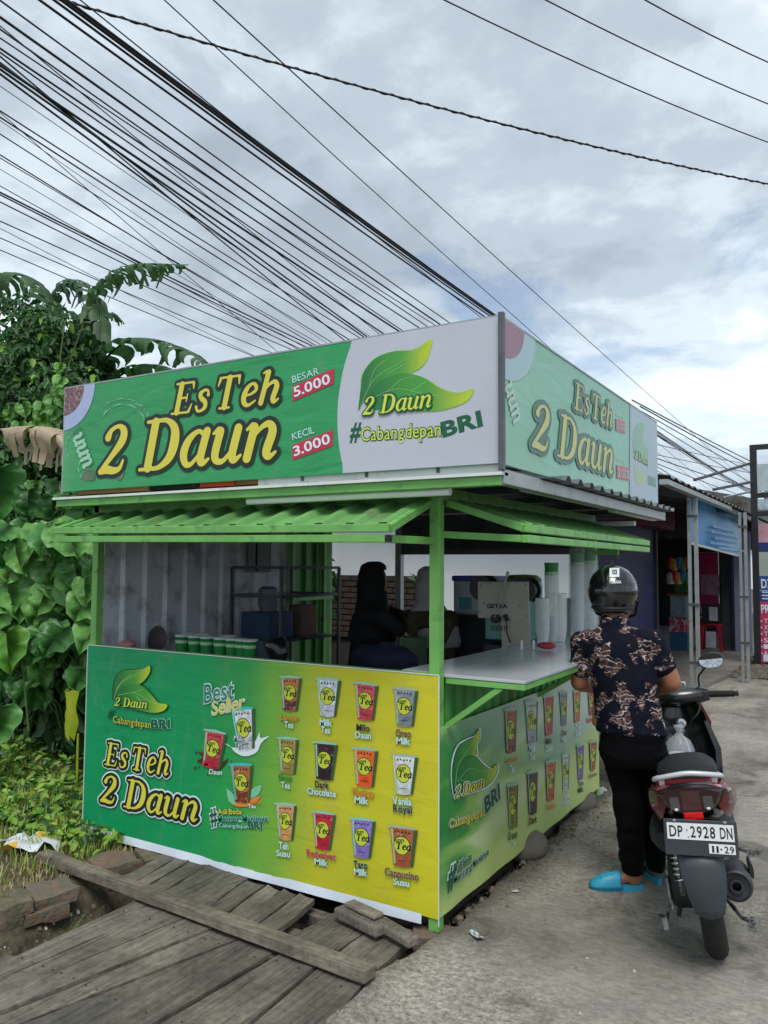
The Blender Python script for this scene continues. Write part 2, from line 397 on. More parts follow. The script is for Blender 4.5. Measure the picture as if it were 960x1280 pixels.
GALV = M('galvanised_steel', 'a3a8a8', .42, .55, var=.12, scale=9, col2='85817a', mask=(.58, .7))
INWALL = M('inner_wall_sheet', 'c4c9d2', .5, .1, var=.1, scale=2.5, col2='7c8088', mask=(.5, .68))
BLACK = M('black_plastic', '17181a', .4, var=.2, scale=12)
BLACKF = M('black_cloth', '0d0d10', .9, var=.3, scale=10, bump=.2, bscale=30)
RUST = M('rusty_edge', '6b4a35', .8, var=.3, scale=20)
FORMICA = M('counter_top', 'b9bec4', .16, var=.05, scale=5)

def gradmat(name, axis, stops, rough=.4, wob=0, wscale=1.2, coat=0, slope=0, saxis=2, spot=None, bump=.25):
    """printed vinyl: colour runs along one axis of the sheet; slight waviness of the hung sheet as bump"""
    mt, t, b = new_mat(name); co = N(t, 'ShaderNodeTexCoord'); sp = N(t, 'ShaderNodeSeparateXYZ')
    t.links.new(co.outputs['Object'], sp.inputs[0]); lo = stops[0][0]; hi = stops[-1][0]
    x = sp.outputs[axis]
    if slope:
        q = N(t, 'ShaderNodeMath', operation='MULTIPLY_ADD'); t.links.new(sp.outputs[saxis], q.inputs[0]); q.inputs[1].default_value = slope
        t.links.new(x, q.inputs[2]); x = q.outputs[0]
    if wob:
        nz = N(t, 'ShaderNodeTexNoise'); nz.inputs['Scale'].default_value = wscale; nz.inputs['Detail'].default_value = 2
        t.links.new(co.outputs['Object'], nz.inputs['Vector'])
        q = N(t, 'ShaderNodeMath', operation='MULTIPLY_ADD'); t.links.new(nz.outputs[0], q.inputs[0]); q.inputs[1].default_value = wob
        t.links.new(x, q.inputs[2]); x = q.outputs[0]
    mr = N(t, 'ShaderNodeMapRange'); mr.inputs[1].default_value = lo; mr.inputs[2].default_value = hi; t.links.new(x, mr.inputs[0])
    c = ramp(t, mr.outputs[0], [((p-lo)/(hi-lo), k) for p, k in stops], 'EASE')
    n2 = N(t, 'ShaderNodeTexNoise'); n2.inputs['Scale'].default_value = 2.2; n2.inputs['Detail'].default_value = 3
    t.links.new(co.outputs['Object'], n2.inputs['Vector'])
    fade = ramp(t, n2.outputs[0], [(.35, (.93, .93, .93)), (.7, (1.05, 1.05, 1.05))])
    mx = N(t, 'ShaderNodeMix', data_type='RGBA', blend_type='MULTIPLY'); mx.inputs[0].default_value = 1
    t.links.new(c, mx.inputs[6]); t.links.new(fade, mx.inputs[7]); t.links.new(mx.outputs[2], b.inputs['Base Color'])
    n3 = N(t, 'ShaderNodeTexNoise'); n3.inputs['Scale'].default_value = 5; n3.inputs['Detail'].default_value = 9; n3.inputs['Roughness'].default_value = .7; m3 = N(t, 'ShaderNodeMapping'); m3.inputs['Scale'].default_value = (2, 2, .6); t.links.new(co.outputs['Object'], m3.inputs[0]); t.links.new(m3.outputs[0], n3.inputs['Vector'])
    m4 = N(t, 'ShaderNodeMix', data_type='RGBA'); t.links.new(ramp(t, n3.outputs[0], [(.55, (0, 0, 0)), (.72, (.22, .22, .22))]), m4.inputs[0]); t.links.new(mx.outputs[2], m4.inputs[6]); m4.inputs[7].default_value = (*lin('8a8878'), 1); t.links.new(m4.outputs[2], b.inputs['Base Color'])
    b.inputs['Roughness'].default_value = rough; b.inputs['Coat Weight'].default_value = coat; b.inputs['Coat Roughness'].default_value = .15
    if bump:
        nb = N(t, 'ShaderNodeTexNoise'); nb.inputs['Scale'].default_value = 2.6; nb.inputs['Detail'].default_value = 4; nb.inputs['Distortion'].default_value = .8
        mp = N(t, 'ShaderNodeMapping'); mp.inputs['Scale'].default_value = (1, 1, 3); t.links.new(co.outputs['Object'], mp.inputs[0]); t.links.new(mp.outputs[0], nb.inputs['Vector'])
        bp = N(t, 'ShaderNodeBump'); bp.inputs['Strength'].default_value = bump; bp.inputs['Distance'].default_value = .03
        t.links.new(nb.outputs[0], bp.inputs['Height']); t.links.new(bp.outputs[0], b.inputs['Normal'])
    return mt
def flat(name, col, rough=.4): return M('print_'+name, col, rough, var=.03, scale=3)
WD, L = 2.354, 2.464                       # stall width (x) and depth (y)
kiosk = thing('drink_stall', 'green steel drinks stall with a wraparound roof sign and printed tea menu banners', 'stall', (0, 0, 0))

def post(x, y, z0, z1, w=.05, mat=GREEN): return MB().box(x-w/2, x+w/2, y-w/2, y+w/2, z0, z1).build('post', mat, kiosk, bevel=.003)
post(0, .0, 0, 2.03, .052); post(-WD, 0, .03, 2.0); post(-WD, L, -.05, 2.0); post(0.0, L, 0, 1.98)
post(-1.12, .01, -.02, .12); 
MB().bar((-WD, 0, .1), (0, 0, .1), .05, .05).bar((0, 0, .1), (0, L, .1), .05, .05).bar((-WD, L, .1), (0, L, .1), .05, .05).bar((-WD, 0, .1), (-WD, L, .1), .05, .05).build('base_frame', GREEN_DK, kiosk)
def corr(p, du, dv, nv, pitch=.1, depth=.018, flat_=.55):
    """trapezoidal ribbed sheet: origin p, ribs repeat along du, run along dv, ribs stand out along nv"""
    p = Vector(p); du = Vector(du); dv = Vector(dv); nv = Vector(nv).normalized(); n = max(1, int(du.length/pitch)); u = du/n
    a = []
    for i in range(n):
        for f, h in ((0, 0), (flat_, 0), (flat_+.1, 1), (.92, 1)): a.append(p+u*(i+f)+nv*(h*depth))
    a.append(p+du); vs = a+[q+dv for q in a]; k = len(a)
    return MB().add(vs, [(i, i+1, i+1+k, i+k) for i in range(k-1)])
corr((-WD+.03, 0.008, .08), (WD-.06, 0, 0), (0, 0, 1.03), (0, 1, 0), .12, .015).build('front_panel', GREEN_DK, kiosk)
corr((-.004, .03, .09), (0, L-.06, 0), (0, 0, 1.03), (1, 0, 0), .11, .016).build('side_panel', GREEN_DK, kiosk)
corr((-WD+.02, .03, .09), (0, 1.8, 0), (0, 0, 1.9), (1, 0, 0), .17, .022, .7).build('inner_wall', INWALL, kiosk)
corr((-WD+.02, 1.84, .09), (0, .6, 0), (0, 0, 1.9), (1, 0, 0), .15, .03, .45).build('door_panel', GREEN_DK, kiosk)
MB().bar((-WD+.07, 1.86, .1), (-WD+.07, 1.86, 1.97), .035, .035, (0, 1, 0)).bar((-WD+.07, 2.3, .1), (-WD+.07, 2.3, 1.97), .035, .035, (0, 1, 0)).bar((-WD+.075, 1.86, 1.36), (-WD+.075, 2.42, 1.36), .03, .03).build('door_frame', GREEN, kiosk)
# the floor and the top rails
MB().box(-WD, 0, 0, L, .1, .125).build('floor_board', M('ply_floor', '6b5a48', .8, var=.2), kiosk)
MB().bar((-WD-.02, .0, 1.98), (.03, 0, 1.98), .05, .05).bar((0, -.02, 1.985), (0, L, 1.985), .05, .05).bar((-WD, 0, 1.98), (-WD, L, 1.98), .05, .05).build('top_rail', GREEN, kiosk)
MB().bar((-WD, 0, 1.13), (0, 0, 1.13), .045, .03).build('sill_rail', GREEN, kiosk)
# back: dark canopy sheet over the right half, its rim and one grey prop
MB().bar((-1.62, L, 1.752), (0, L, 1.752), .04, .045).build('rear_rail', STEEL, kiosk)
MB().box(-1.6, -.02, L+.005, L+.02, 1.775, 2.02).build('rear_valance', ROOF_UNDER, kiosk)
MB().box(-1.655, -1.6, L-.03, L+.025, .1, 1.99).build('rear_prop', GALV, kiosk, bevel=.003)
MB().add([(-1.6, L-.01, 1.78), (-1.25, L-.01, 1.78), (-1.6, L-.01, 1.98)], [(0, 1, 2)]).build('gusset', STEEL, kiosk)

# ---- roof
wave = lambda t: .5+.5*math.cos(t)
mb = MB(); ny = 160; Y0, Y1 = .2, 2.86
for i in range(ny+1):
    y = Y0+(Y1-Y0)*i/ny; ph = (y-Y0)/.19 % 1; h = 0 if y < Y0+.1 else .026 if .0 < ph < .22 else (.026*(1-(ph-.22)/.1) if ph < .32 else (0 if ph < .9 else .026*(ph-.9)/.1))
    mb.v += [(-2.4, y, 2.055+h), (.5, y, 2.05+h)]
mb.f = [(2*i, 2*i+1, 2*i+3, 2*i+2) for i in range(ny)]; mb.m = [0]*ny
mb.box(-2.4, .43, -.19, .21, 2.045, 2.052)
rs = mb.build('roof_sheet', GREY_SHEET, kiosk); md = rs.modifiers.new('t', 'SOLIDIFY'); md.thickness = .004
MB().box(-2.44, .43, -.25, -.21, 1.98, 2.02).build('roof_beam', GREEN, kiosk, bevel=.003)
MB().box(-2.455, .44, -.268, -.2, 2.021, 2.034).build('flashing', WHITE_P, kiosk)
MB().box(.395, .44, -.24, 2.84, 1.985, 2.045).build('roof_beam', GALV, kiosk, bevel=.003)
MB().box(-2.44, -2.4, -.2, 2.84, 1.985, 2.045).build('roof_beam', GREEN, kiosk)
for y in (.45, 1.1, 1.75, 2.4, 2.82): MB().box(-2.4, .395, y-.02, y+.02, 2.01, 2.045).build('rafter', STEEL, kiosk)
MB().box(.3, .36, .26, 1.66, 2.0, 2.04).build('light_tube', WHITE_P, kiosk, bevel=.012)
MB().box(.3, .36, 1.78, 2.95, 1.99, 2.03).build('light_tube', WHITE_P, kiosk, bevel=.012)
MB().tube([(-.98, -.2, 1.965), (.17, -.2, 1.968)], .018, 10).build('light_tube', M('lamp_white', 'e8ecec', .3, var=.02), kiosk, smooth=True)
MB().box(.02, .33, 2.35, 2.4, 1.93, 1.96).build('bracket', WHITE_P, kiosk)

# ---- front awning: ribbed flap in a green frame, a second frame folded right below it
D = .43
def awning(hingeA, hingeB, outA, outB, n, nm='awning'):
    hA, hB, oA, oB = map(Vector, (hingeA, hingeB, outA, outB)); n = Vector(n)
    nb_ = max(1, int((hB-hA).length/.17)); mbs = MB(); top = []; bot = []
    for i in range(nb_):
        for f, h in ((0, 0), (.55, 0), (.68, 1), (.9, 1)): top.append(hA.lerp(hB, (i+f)/nb_)+n*(h*.026)); bot.append(oA.lerp(oB, (i+f)/nb_)+n*(h*.026))
    top.append(hB); bot.append(oB); mbs.add(top+bot, [(i, i+1, i+1+len(top), i+len(top)) for i in range(len(top)-1)]); aw = mbs.build(nm, GREEN_SHEET, kiosk)
    md = aw.modifiers.new('t', 'SOLIDIFY'); md.thickness = .002
    MB().bar(oA, oB, .034, .036).build('awning_bar', GREEN, aw, bevel=.003)
    MB().bar(hA, hB, .03, .03).build('awning_bar', GREEN, aw)
    MB().bar(hA, oA, .034, .034).build('awning_bar', GREEN, aw, bevel=.003); MB().bar(hB, oB, .034, .034).build('awning_bar', GREEN, aw, bevel=.003)
    return aw
awning((-WD+.04, .0, 1.945), (-.03, 0, 1.945), (-2.19, -D, 1.826), (-.0, -D, 1.802), (0, .15, 1))
aw2 = MB().bar((-2.17, -D+.005, 1.778), (-.012, -D+.005, 1.758), .034, .034).build('lower_awning_frame', GREEN, kiosk, bevel=.003)
MB().bar((-.03, -D+.03, 1.757), (-.02, 0.02, 1.76), .034, .034).build('awning_bar', GREEN, aw2, bevel=.003)
MB().bar((-2.18, -D+.03, 1.775), (-WD+.02, 0.02, 1.79), .03, .03).build('awning_bar', GREEN, aw2)
MB().box(-.017, .0, -D-.012, -D+.02, 1.744, 1.772).build('open_tube_end', BLACK, aw2)
awning((0.03, .06, 1.94), (.03, L, 1.94), (D, .0, 1.812), (D, 2.3, 1.803), (-.15, 0, 1))
aw3 = MB().bar((D+.005, -.0, 1.765), (D+.005, 2.27, 1.758), .034, .034).build('lower_awning_frame', GREEN, kiosk, bevel=.003)
MB().bar((.02, .03, 1.79), (D-.01, .0, 1.765), .032, .032).build('awning_bar', GREEN, aw3, bevel=.003)
MB().bar((.0, L-.2, 1.74), (.24, L-.2, 1.74), .03, .035).build('awning_bar', GREEN, aw3)

# ---- serving counter outside the right side
ct = MB().box(.0, .42, .03, L+.02, 1.128, 1.142).box(-.22, .0, .06, L-.03, 1.128, 1.142).build('counter', FORMICA, kiosk, bevel=.002)
MB().bar((.03, .045, 1.112), (.415, .045, 1.112), .024, .026).bar((.405, .03, 1.112), (.405, L, 1.112), .024, .026).build('counter_frame', GREEN, ct, bevel=.002)
MB().bar((.025, .05, .9), (.3, .05, 1.1), .02, .026).build('brace', GREEN, ct, bevel=.002)
MB().bar((.025, 1.25, .88), (.38, 1.25, 1.1), .02, .026).build('brace', GREEN, ct, bevel=.002)
MB().bar((.025, 2.4, .9), (.38, 2.4, 1.1), .02, .026).build('brace', GREEN, ct, bevel=.002)
# inner counter along the front, grey ledge at the corner
MB().box(-WD+.05, -.42, .06, .52, 1.03, 1.05).build('inner_shelf', M('shelf_ply', '6e6a64', .6, var=.15), kiosk)
MB().box(-1.6, -.45, .56, 1.25, .88, .9).build('work_table', M('table_steel', '8a8f92', .3, .5, var=.1), kiosk)
# shelf rack of dark tube inside, by the left wall
rk = MB()
for x, y in ((-2.2, 1.05), (-2.2, 1.75), (-1.75, 1.05), (-1.75, 1.75)): rk.bar((x, y, .12), (x, y, 1.62), .02, .02, (0, 1, 0))
for z in (1.62, 1.42): rk.bar((-2.2, 1.05, z), (-1.75, 1.05, z), .02, .02).bar((-2.2, 1.75, z), (-1.75, 1.75, z), .02, .02).bar((-1.75, 1.05, z), (-1.75, 1.75, z), .02, .02).bar((-2.2, 1.05, z), (-2.2, 1.75, z), .02, .02)
rk.box(-2.19, -1.76, 1.06, 1.74, 1.1, 1.115)
tagit(rk.build('shelf_rack', STEEL), 'open rack of thin dark tubes standing inside the stall by the grey wall', 'rack')

# ------------------------------------------------------------------ front banner
bx0, bx1, bz0, bz1 = -WD-.025, .03, .062, 1.142
gf = gradmat('banner_front_print', 0, [(-2.4, '00925c'), (-1.5, '06985a'), (-1.12, '2a9c4e'), (-.88, '74ae40'), (-.52, 'c2c22c'), (0.15, 'd0c828')], .38, wob=.25, coat=.2, slope=-.12, bump=.2)
mb = MB(); nxx, nzz = 40, 14
for j in range(nzz+1):
    for i in range(nxx+1):
        u = i/nxx; v = j/nzz; x = bx0+(bx1-bx0)*u; z = bz0+(bz1-bz0)*v
        mb.v.append((x, -.036+.0025*math.sin(u*9)*(1-v), z))
mb.f = [(j*(nxx+1)+i, j*(nxx+1)+i+1, (j+1)*(nxx+1)+i+1, (j+1)*(nxx+1)+i) for j in range(nzz) for i in range(nxx)]; mb.m = [0]*len(mb.f)
fb = mb.build('menu_banner', gf, kiosk, recalc=False); fb['label'] = 'green to yellow printed menu banner on the front'
md = fb.modifiers.new('t', 'SOLIDIFY'); md.thickness = .002; md.offset = -1
mb = MB()                                  # the loose white hem below the print
n = 40
for i in range(n+1):
    x = bx0+(bx1-.085-bx0)*i/n; w = .004*math.sin(i*.9)+.003*math.sin(i*2.3); mb.v += [(x, -.037, bz0+.008), (x, -.046-w, bz0-.034+.3*w)]
mb.f = [(2*i, 2*i+1, 2*i+3, 2*i+2) for i in range(n)]; mb.m = [0]*n
MB_h = mb.build('hem', M('white_vinyl', 'cdd6e2', .5, var=.05), fb, smooth=True)
MB().bar((bx0-.004, -.036, bz0), (bx0-.004, -.036, bz1), .004, .004, (0, 1, 0)).bar((bx0, -.036, bz1+.003), (bx1, -.036, bz1+.003), .006, .004).bar((bx1+.002, -.036, bz0-.03), (bx1+.002, -.036, bz1), .004, .004, (0, 1, 0)).build('edge_strip', WHITE_P, fb)

PF = Plane((0, -.0415, 0), (1, 0, 0), (0, 0, 1), (0, -1, 0))
YEL = flat('yellow', 'd9cf4a'); INK = flat('ink', '10231c'); WHT = flat('white', 'dfeaf0'); DKG = flat('deep_green', '0b5a3c'); LEAF_D = flat('leaf_dark', '2f8f3c')
CYAN = flat('pale_cyan', 'b5e6e6'); RED = flat('red', 'd02244'); NAVY = flat('navy', '1d3350'); BROWN = flat('brown', '4a2a1c'); ORG = flat('orange', 'e08a3c')
PINK = flat('pink', 'c8284e'); MAUVE = flat('mauve', '7a4a3a'); LIME = flat('lime', 'd4e04c'); LEAFV = flat('vein', '9fd28a')
def leafgrad(nm, axis, a, b): return gradmat(nm, axis, [(a, '1c7038'), (a+(b-a)*.55, '469a3c'), (b, 'b8cf2c')], .4, bump=0)
z7 = lambda x, y: (110+x/4.174, 810+y/4.174)
def zl(f, pts): return [f(*p) for p in pts]
def logo(pl, f, parent, A1, A2, veins, mats, wh=None, k=.002):
    """two leaves: optional white halo, dark rim, body and fine veins"""
    ax_ = 0 if pl.U.x else 1; nm_ = 'leaf_print_%d' % (len(bpy.data.materials))
    u_ = [pl.px(*f(*p))[0] for p in A1]; w_ = [pl.px(*f(*p))[0] for p in A2]
    mats = [leafgrad(nm_+'a', ax_, min(u_), max(u_)), leafgrad(nm_+'b', ax_, min(w_), max(w_))]+mats[2:]
    mb = MB()
    def grow(P, s):
        c = np.mean(P, 0); return [tuple(np.array(p)+(np.array(p)-c)/max(1e-6, np.linalg.norm(np.array(p)-c))*s) for p in P]
    for q, A in enumerate((A1, A2)):
        P = zl(f, A)
        if wh: polypx(mb, pl, grow(P, wh*2), k+q*.0001, 3, 5)
        polypx(mb, pl, grow(P, 1.1 if wh else .9), k+.0008+q*.0001, 2, 5); polypx(mb, pl, P, k+.0016+q*.0003, q, 5)
    for v in veins:
        P = [np.array(p) for p in zl(f, v)]; P = [q[:2] for q in catmull([(*p, 0) for p in P], 6)]
        for i in range(len(P)-1):
            d = P[i+1]-P[i]; nrm = np.array((-d[1], d[0]))/(np.linalg.norm(d)+1e-9)*.22
            quadpx(mb, pl, [P[i]-nrm, P[i+1]-nrm, P[i+1]+nrm, P[i]+nrm], k+.0026+.00002*i, 4)
    return mb.build('leaf_emblem', mats, parent, recalc=False)
# leaf emblem, top left
logo(PF, z7, fb, [(133, 270), (132, 215), (148, 150), (185, 118), (240, 112), (290, 108), (323, 92), (325, 125), (300, 165), (270, 188), (215, 200), (165, 225)],
     [(150, 230), (190, 200), (240, 186), (290, 200), (335, 245), (370, 285), (415, 295), (400, 325), (350, 338), (290, 330), (220, 310), (160, 280)],
     [[(140, 262), (170, 190), (240, 145), (310, 110)], [(160, 245), (250, 235), (330, 280), (400, 305)], [(150, 215), (190, 165), (230, 140)], [(230, 235), (290, 215)], [(250, 245), (300, 300)]],
     [leafgrad('leafA', 0, -2.3, -2.02), leafgrad('leafB', 0, -2.3, -1.93), INK, WHT, LEAFV])
s3 = [(.11, 1), (.055, 2), (0, 0)]
def T(txt, L_, R2, Tp, mats, layers, font='b', f=z7, pl=PF, par=None, **k):
    return text(pl, txt, f(*L_), f(*R2), f(*Tp), mats, layers, par or fb, font, **k)
T('2 Daun', (143, 300), (315, 316), (160, 255), [LIME, DKG], [(.07, 1), (-.01, 0)], 's', base=.007)
T('#', (102, 358), (130, 365), (108, 312), [DKG], [(.03, 0)], italic=.2)
T('Cabangdepan', (134, 388), (330, 418), (134, 352), [YEL, DKG], [(.07, 1), (.0, 0)], gap=.14)
T('BRI', (336, 418), (430, 418), (336, 372), [DKG, CYAN], [(.08, 1), (.04, 0)], gap=.16)
T('Es Teh', (88, 608), (425, 668), (98, 488), [YEL, INK, WHT], [(.15, 2), (.1, 1), (-.01, 0)], 's')
T('2 Daun', (66, 803), (576, 912), (75, 655), [YEL, INK, WHT], [(.14, 2), (.09, 1), (-.01, 0)], 's')
T('Best', (608, 288), (762, 262), (614, 190), [flat('teal', '0e8a6a'), WHT], [(.07, 1), (.01, 0)], italic=.25)
T('Seller', (648, 352), (818, 315), (652, 278), [YEL, WHT], [(.055, 1), (.005, 0)], italic=.25)
# splashes behind the three best-seller cups
mb = MB(); star = []
polypx(mb, PF, zl(z7, [(712, 495), (760, 520), (860, 500), (895, 440), (900, 470), (945, 460), (905, 495), (880, 545), (820, 565), (770, 545), (740, 510)]), .0008, 0, 3)
polypx(mb, PF, zl(z7, [(590, 500), (600, 545), (570, 540), (600, 570), (565, 590), (605, 605), (640, 640), (690, 635), (735, 575), (700, 595), (650, 600), (612, 560)]), .0009, 1, 3)
polypx(mb, PF, zl(z7, [(722, 730), (735, 800), (775, 815), (760, 765)]), .0008, 2, 3); polypx(mb, PF, zl(z7, [(835, 790), (850, 740), (905, 715), (890, 765)]), .0009, 2, 3)
polypx(mb, PF, zl(z7, [(750, 815), (820, 800), (900, 770), (860, 820), (790, 828)]), .00085, 3, 3)
for x, y, r in ((565, 545, 6), (560, 625, 7), (625, 660, 5), (580, 620, 5), (745, 590, 4)):
    polypx(mb, PF, zl(z7, [(x+r*math.cos(a), y+r*math.sin(a)) for a in np.linspace(0, 5.5, 7)]), .001, 1)
mb.build('splash_print', [WHT, BROWN, flat('mint', '7cc79a'), ORG], fb, recalc=False)

LID = flat('lid', '8fc6b0'); LID2 = flat('lid_grey', 'a8b79a'); CIRC = flat('tea_circle', 'c3cf3e'); SHD = flat('print_shadow', '3a5a34')
def cup_print(pl, q, col, par, lid=LID, f=None, k0=.0012, col2=None, name='printed_cup'):
    """q = TL, TR, BR, BL of the cup in the photograph, on the plane"""
    if f: q = zl(f, q)
    TL, TR, BR, BL = [np.array(pl.px(*p)) for p in q]
    F = lambda u, v: tuple((TL*(1-u)+TR*u)*v+(BL*(1-u)+BR*u)*(1-v))
    mb = MB()
    def pg(P, k, mi):
        P = [F(*p) for p in P]; tri = tessellate_polygon([[Vector((x, y, 0)) for x, y in P]]); mb.add([pl.P(x, y, k) for x, y in P], [tuple(t) for t in tri], mi)
    pg([(.14, .0), (1.12, .0), (1.12, .92), (.14, .92)], k0-.0004, 5)
    pg([(.04, 0), (.5, -.03), (.96, 0), (.97, .93), (.03, .93)], k0, 0)
    pg([(.05, .0), (.95, 0), (.955, .3), (.5, .24), (.045, .34)], k0+.0003, 4)
    pg([(.08, .05), (.17, .05), (.14, .9), (.06, .9)], k0+.0004, 1)
    pg([(-.05, .92), (1.05, .92), (1.05, .965), (.5, 1.0), (-.05, .965)], k0+.0006, 1)
    ci = lambda r, cx=.5, cy=.5: [(cx+r*math.cos(a), cy+r*.62*math.sin(a)) for a in np.linspace(0, 2*PI, 17)[:-1]]
    pg(ci(.38), k0+.0006, 3); pg(ci(.35), k0+.0009, 2)
    for i in range(5): x = .18+.14*i; pg([(x, .8+.03*(i % 2)), (x+.1, .82), (x+.05, .88)], k0+.0006, 3)
    pg([(.3, .12), (.75, .12), (.75, .135), (.3, .135)], k0+.0007, 3)
    a = Vector(F(.26, .41)); b = Vector(F(.95, .40)); h = (Vector(F(.3, .58))-Vector(F(.3, .41))).length
    text_uv(mb, pl, 'Tea', a, b, h, 's', [(.02, 3)], base=k0+.0012, step=0, gap=.0)
    a = Vector(F(.2, .58)); b = Vector(F(.62, .6)); text_uv(mb, pl, 'unn', a, b, h*.55, 's', [(.0, 3)], base=k0+.0012, step=0, gap=.0)
    c = lin(col); dk = col2 or tuple(x*.62 for x in c)
    lt = tuple(x*.6+.4*y_ for x, y_ in zip(c, (.8, .75, .7)))
    k_ = (k0*1000+len(par.children)*7) % 5
    return mb.build(name, [M('cupprint_'+col, col, .4, var=.3, scale=30+k_*6, col2=lt, mask=(.58, .66)), lid, CIRC, INK, M('cuplow_'+str(dk), dk, .4, var=.35, scale=26, col2=c, mask=(.5, .62)), SHD], par, recalc=False)
cup_print(PF, [(745, 310), (858, 300), (862, 525), (785, 535)], 'cfd6dc', fb, flat('lid_cyan', '3fc0c0'), z7, .0026)
cup_print(PF, [(612, 415), (718, 435), (680, 632), (595, 612)], 'c8434a', fb, LID, z7, .0026)
cup_print(PF, [(740, 597), (852, 597), (838, 810), (765, 800)], 'b0683a', fb, flat('lid_cyan', '3fc0c0'), z7, .0026, lin('6e2f22'))
T('Milk', (765, 480), (815, 485), (768, 455), [WHT, NAVY], [(.05, 1), (.0, 0)], base=.0065, italic=.2); T('Tea', (770, 515), (812, 518), (772, 490), [WHT, NAVY], [(.05, 1), (.0, 0)], base=.0065)
T('Milo', (605, 615), (675, 620), (610, 585), [RED], [(.02, 0)], base=.0065, italic=.2); T('Daun', (635, 655), (702, 660), (637, 630), [WHT], [(.02, 0)], base=.0065, italic=.2)
T('Lemon', (835, 810), (908, 808), (837, 790), [ORG], [(.02, 0)], base=.0065); T('Tea', (840, 832), (880, 834), (842, 812), [WHT], [(.02, 0)], base=.0065)
T('#', (645, 925), (680, 915), (650, 830), [DKG, WHT], [(.1, 1), (.03, 0)], italic=.2)
T('Asli Beda', (682, 866), (806, 866), (682, 838), [YEL, DKG], [(.07, 1), (.02, 0)])
T('Mentong Manisnya', (682, 903), (942, 903), (682, 874), [flat('teal2', '0c6e60'), CYAN], [(.08, 1), (.03, 0)])
T('Cabangdepan', (688, 933), (840, 940), (688, 912), [CYAN, DKG], [(.05, 1), (.0, 0)]); T('BRI', (842, 940), (912, 942), (842, 905), [DKG, CYAN], [(.08, 1), (.04, 0)])
z6 = lambda x, y: (330+x/4, 820+y/4)
cups = [((82, 95), (180, 98), (160, 275), (92, 268), 'b5703c', '5a2440'), ((262, 102), (375, 108), (352, 302), (280, 295), 'c9d3dc', 'b9b4cc'), ((450, 122), (562, 135), (542, 322), (466, 315), 'd05058', 'b83842'), ((645, 150), (760, 160), (740, 350), (662, 345), '8b9298', '6f7680'),
 ((68, 400), (165, 405), (150, 590), (80, 580), '9c8a48', '8a7a3c'), ((250, 420), (360, 430), (335, 622), (258, 610), '3d2530', '2e1a24'), ((445, 450), (560, 460), (540, 655), (460, 645), 'e0652c', 'd44f24'), ((640, 482), (760, 492), (735, 692), (658, 685), 'd5dad8', 'bcc6c6'),
 ((58, 728), (155, 735), (138, 922), (72, 912), 'd09a6a', 'c08855'), ((240, 768), (350, 780), (325, 970), (255, 958), 'c42340', 'b01c38'), ((432, 800), (548, 812), (525, 1010), (448, 1000), '8a78c0', '7a68b0'), ((625, 838), (755, 855), (735, 1055), (645, 1045), 'a8603c', '925034')]
for i, c in enumerate(cups): cup_print(PF, c[:4], c[4], fb, LID if i % 4 < 3 else LID2, z6, col2=lin(c[5]))
PAL = flat('pale', 'c3e2e6')
labs = [('Lemon', (85, 318), (172, 325), (85, 292), ORG), ('Tea', (105, 355), (149, 361), (105, 325), PAL), ('Milk', (282, 345), (342, 351), (282, 312), PAL), ('Tea', (288, 381), (334, 387), (288, 350), PAL),
 ('Milo', (465, 371), (530, 377), (465, 338), BROWN), ('Daun', (460, 408), (537, 414), (460, 376), PAL), ('Oreo', (662, 401), (737, 406), (662, 365), MAUVE), ('Milk', (665, 438), (733, 443), (665, 406), PAL),
 ('Green', (75, 617), (140, 625), (75, 590), flat('label_green', '3f8f3a')), ('Tea', (88, 657), (133, 663), (88, 628), PAL), ('Dark', (258, 655), (326, 662), (258, 622), BROWN), ('Chocolate', (220, 688), (362, 705), (220, 656), PAL),
 ('Thaitea', (440, 695), (550, 706), (440, 661), ORG), ('Milk', (457, 733), (523, 741), (457, 700), PAL), ('Vanila', (648, 738), (740, 747), (648, 702), PAL), ('Royal', (650, 777), (742, 786), (650, 741), NAVY),
 ('Teh', (78, 962), (125, 968), (78, 928), PAL), ('Susu', (67, 998), (133, 1006), (67, 968), PAL), ('Redvelvet', (217, 997), (360, 1020), (217, 964), PINK), ('Milk', (257, 1040), (320, 1050), (257, 1010), PAL),
 ('Taro', (452, 1056), (520, 1064), (452, 1021), NAVY), ('Milk', (455, 1092), (518, 1100), (455, 1060), PAL), ('Cappucino', (607, 1093), (775, 1122), (607, 1056), MAUVE), ('Susu', (650, 1140), (728, 1153), (650, 1108), PAL)]
for t_, a, b, c, m_ in labs:
    edge = flat('soft_edge', 'a8c49a') if m_ in (BROWN, NAVY, MAUVE, PINK) else flat('soft_edge2', '6f9a3a')
    T(t_, a, b, c, [m_, edge], [(.075, 1), (.035, 0)], f=z6, gap=.13)

# ------------------------------------------------------------------ side banner
sb = MB(); n = 36
for i in range(n+1):
    y = -.03+(L+.02)*i/n; w = .003*math.sin(i*1.1); sb.v += [(.031+w, y, .066), (.031, y, .907-.006*math.sin(i*PI/n))]
sb.f = [(2*i, 2*i+2, 2*i+3, 2*i+1) for i in range(n)]; sb.m = [0]*n
mt, t, b = new_mat('side_banner_print'); co = N(t, 'ShaderNodeTexCoord'); sp = N(t, 'ShaderNodeSeparateXYZ'); t.links.new(co.outputs['Object'], sp.inputs[0])
nz = N(t, 'ShaderNodeTexNoise'); nz.inputs['Scale'].default_value = 1.1; nz.inputs['Detail'].default_value = 1.5; nz.inputs['Distortion'].default_value = .6
mp = N(t, 'ShaderNodeMapping'); mp.inputs['Rotation'].default_value = (R_(-28), 0, 0); mp.inputs['Scale'].default_value = (1, .9, 3.2)
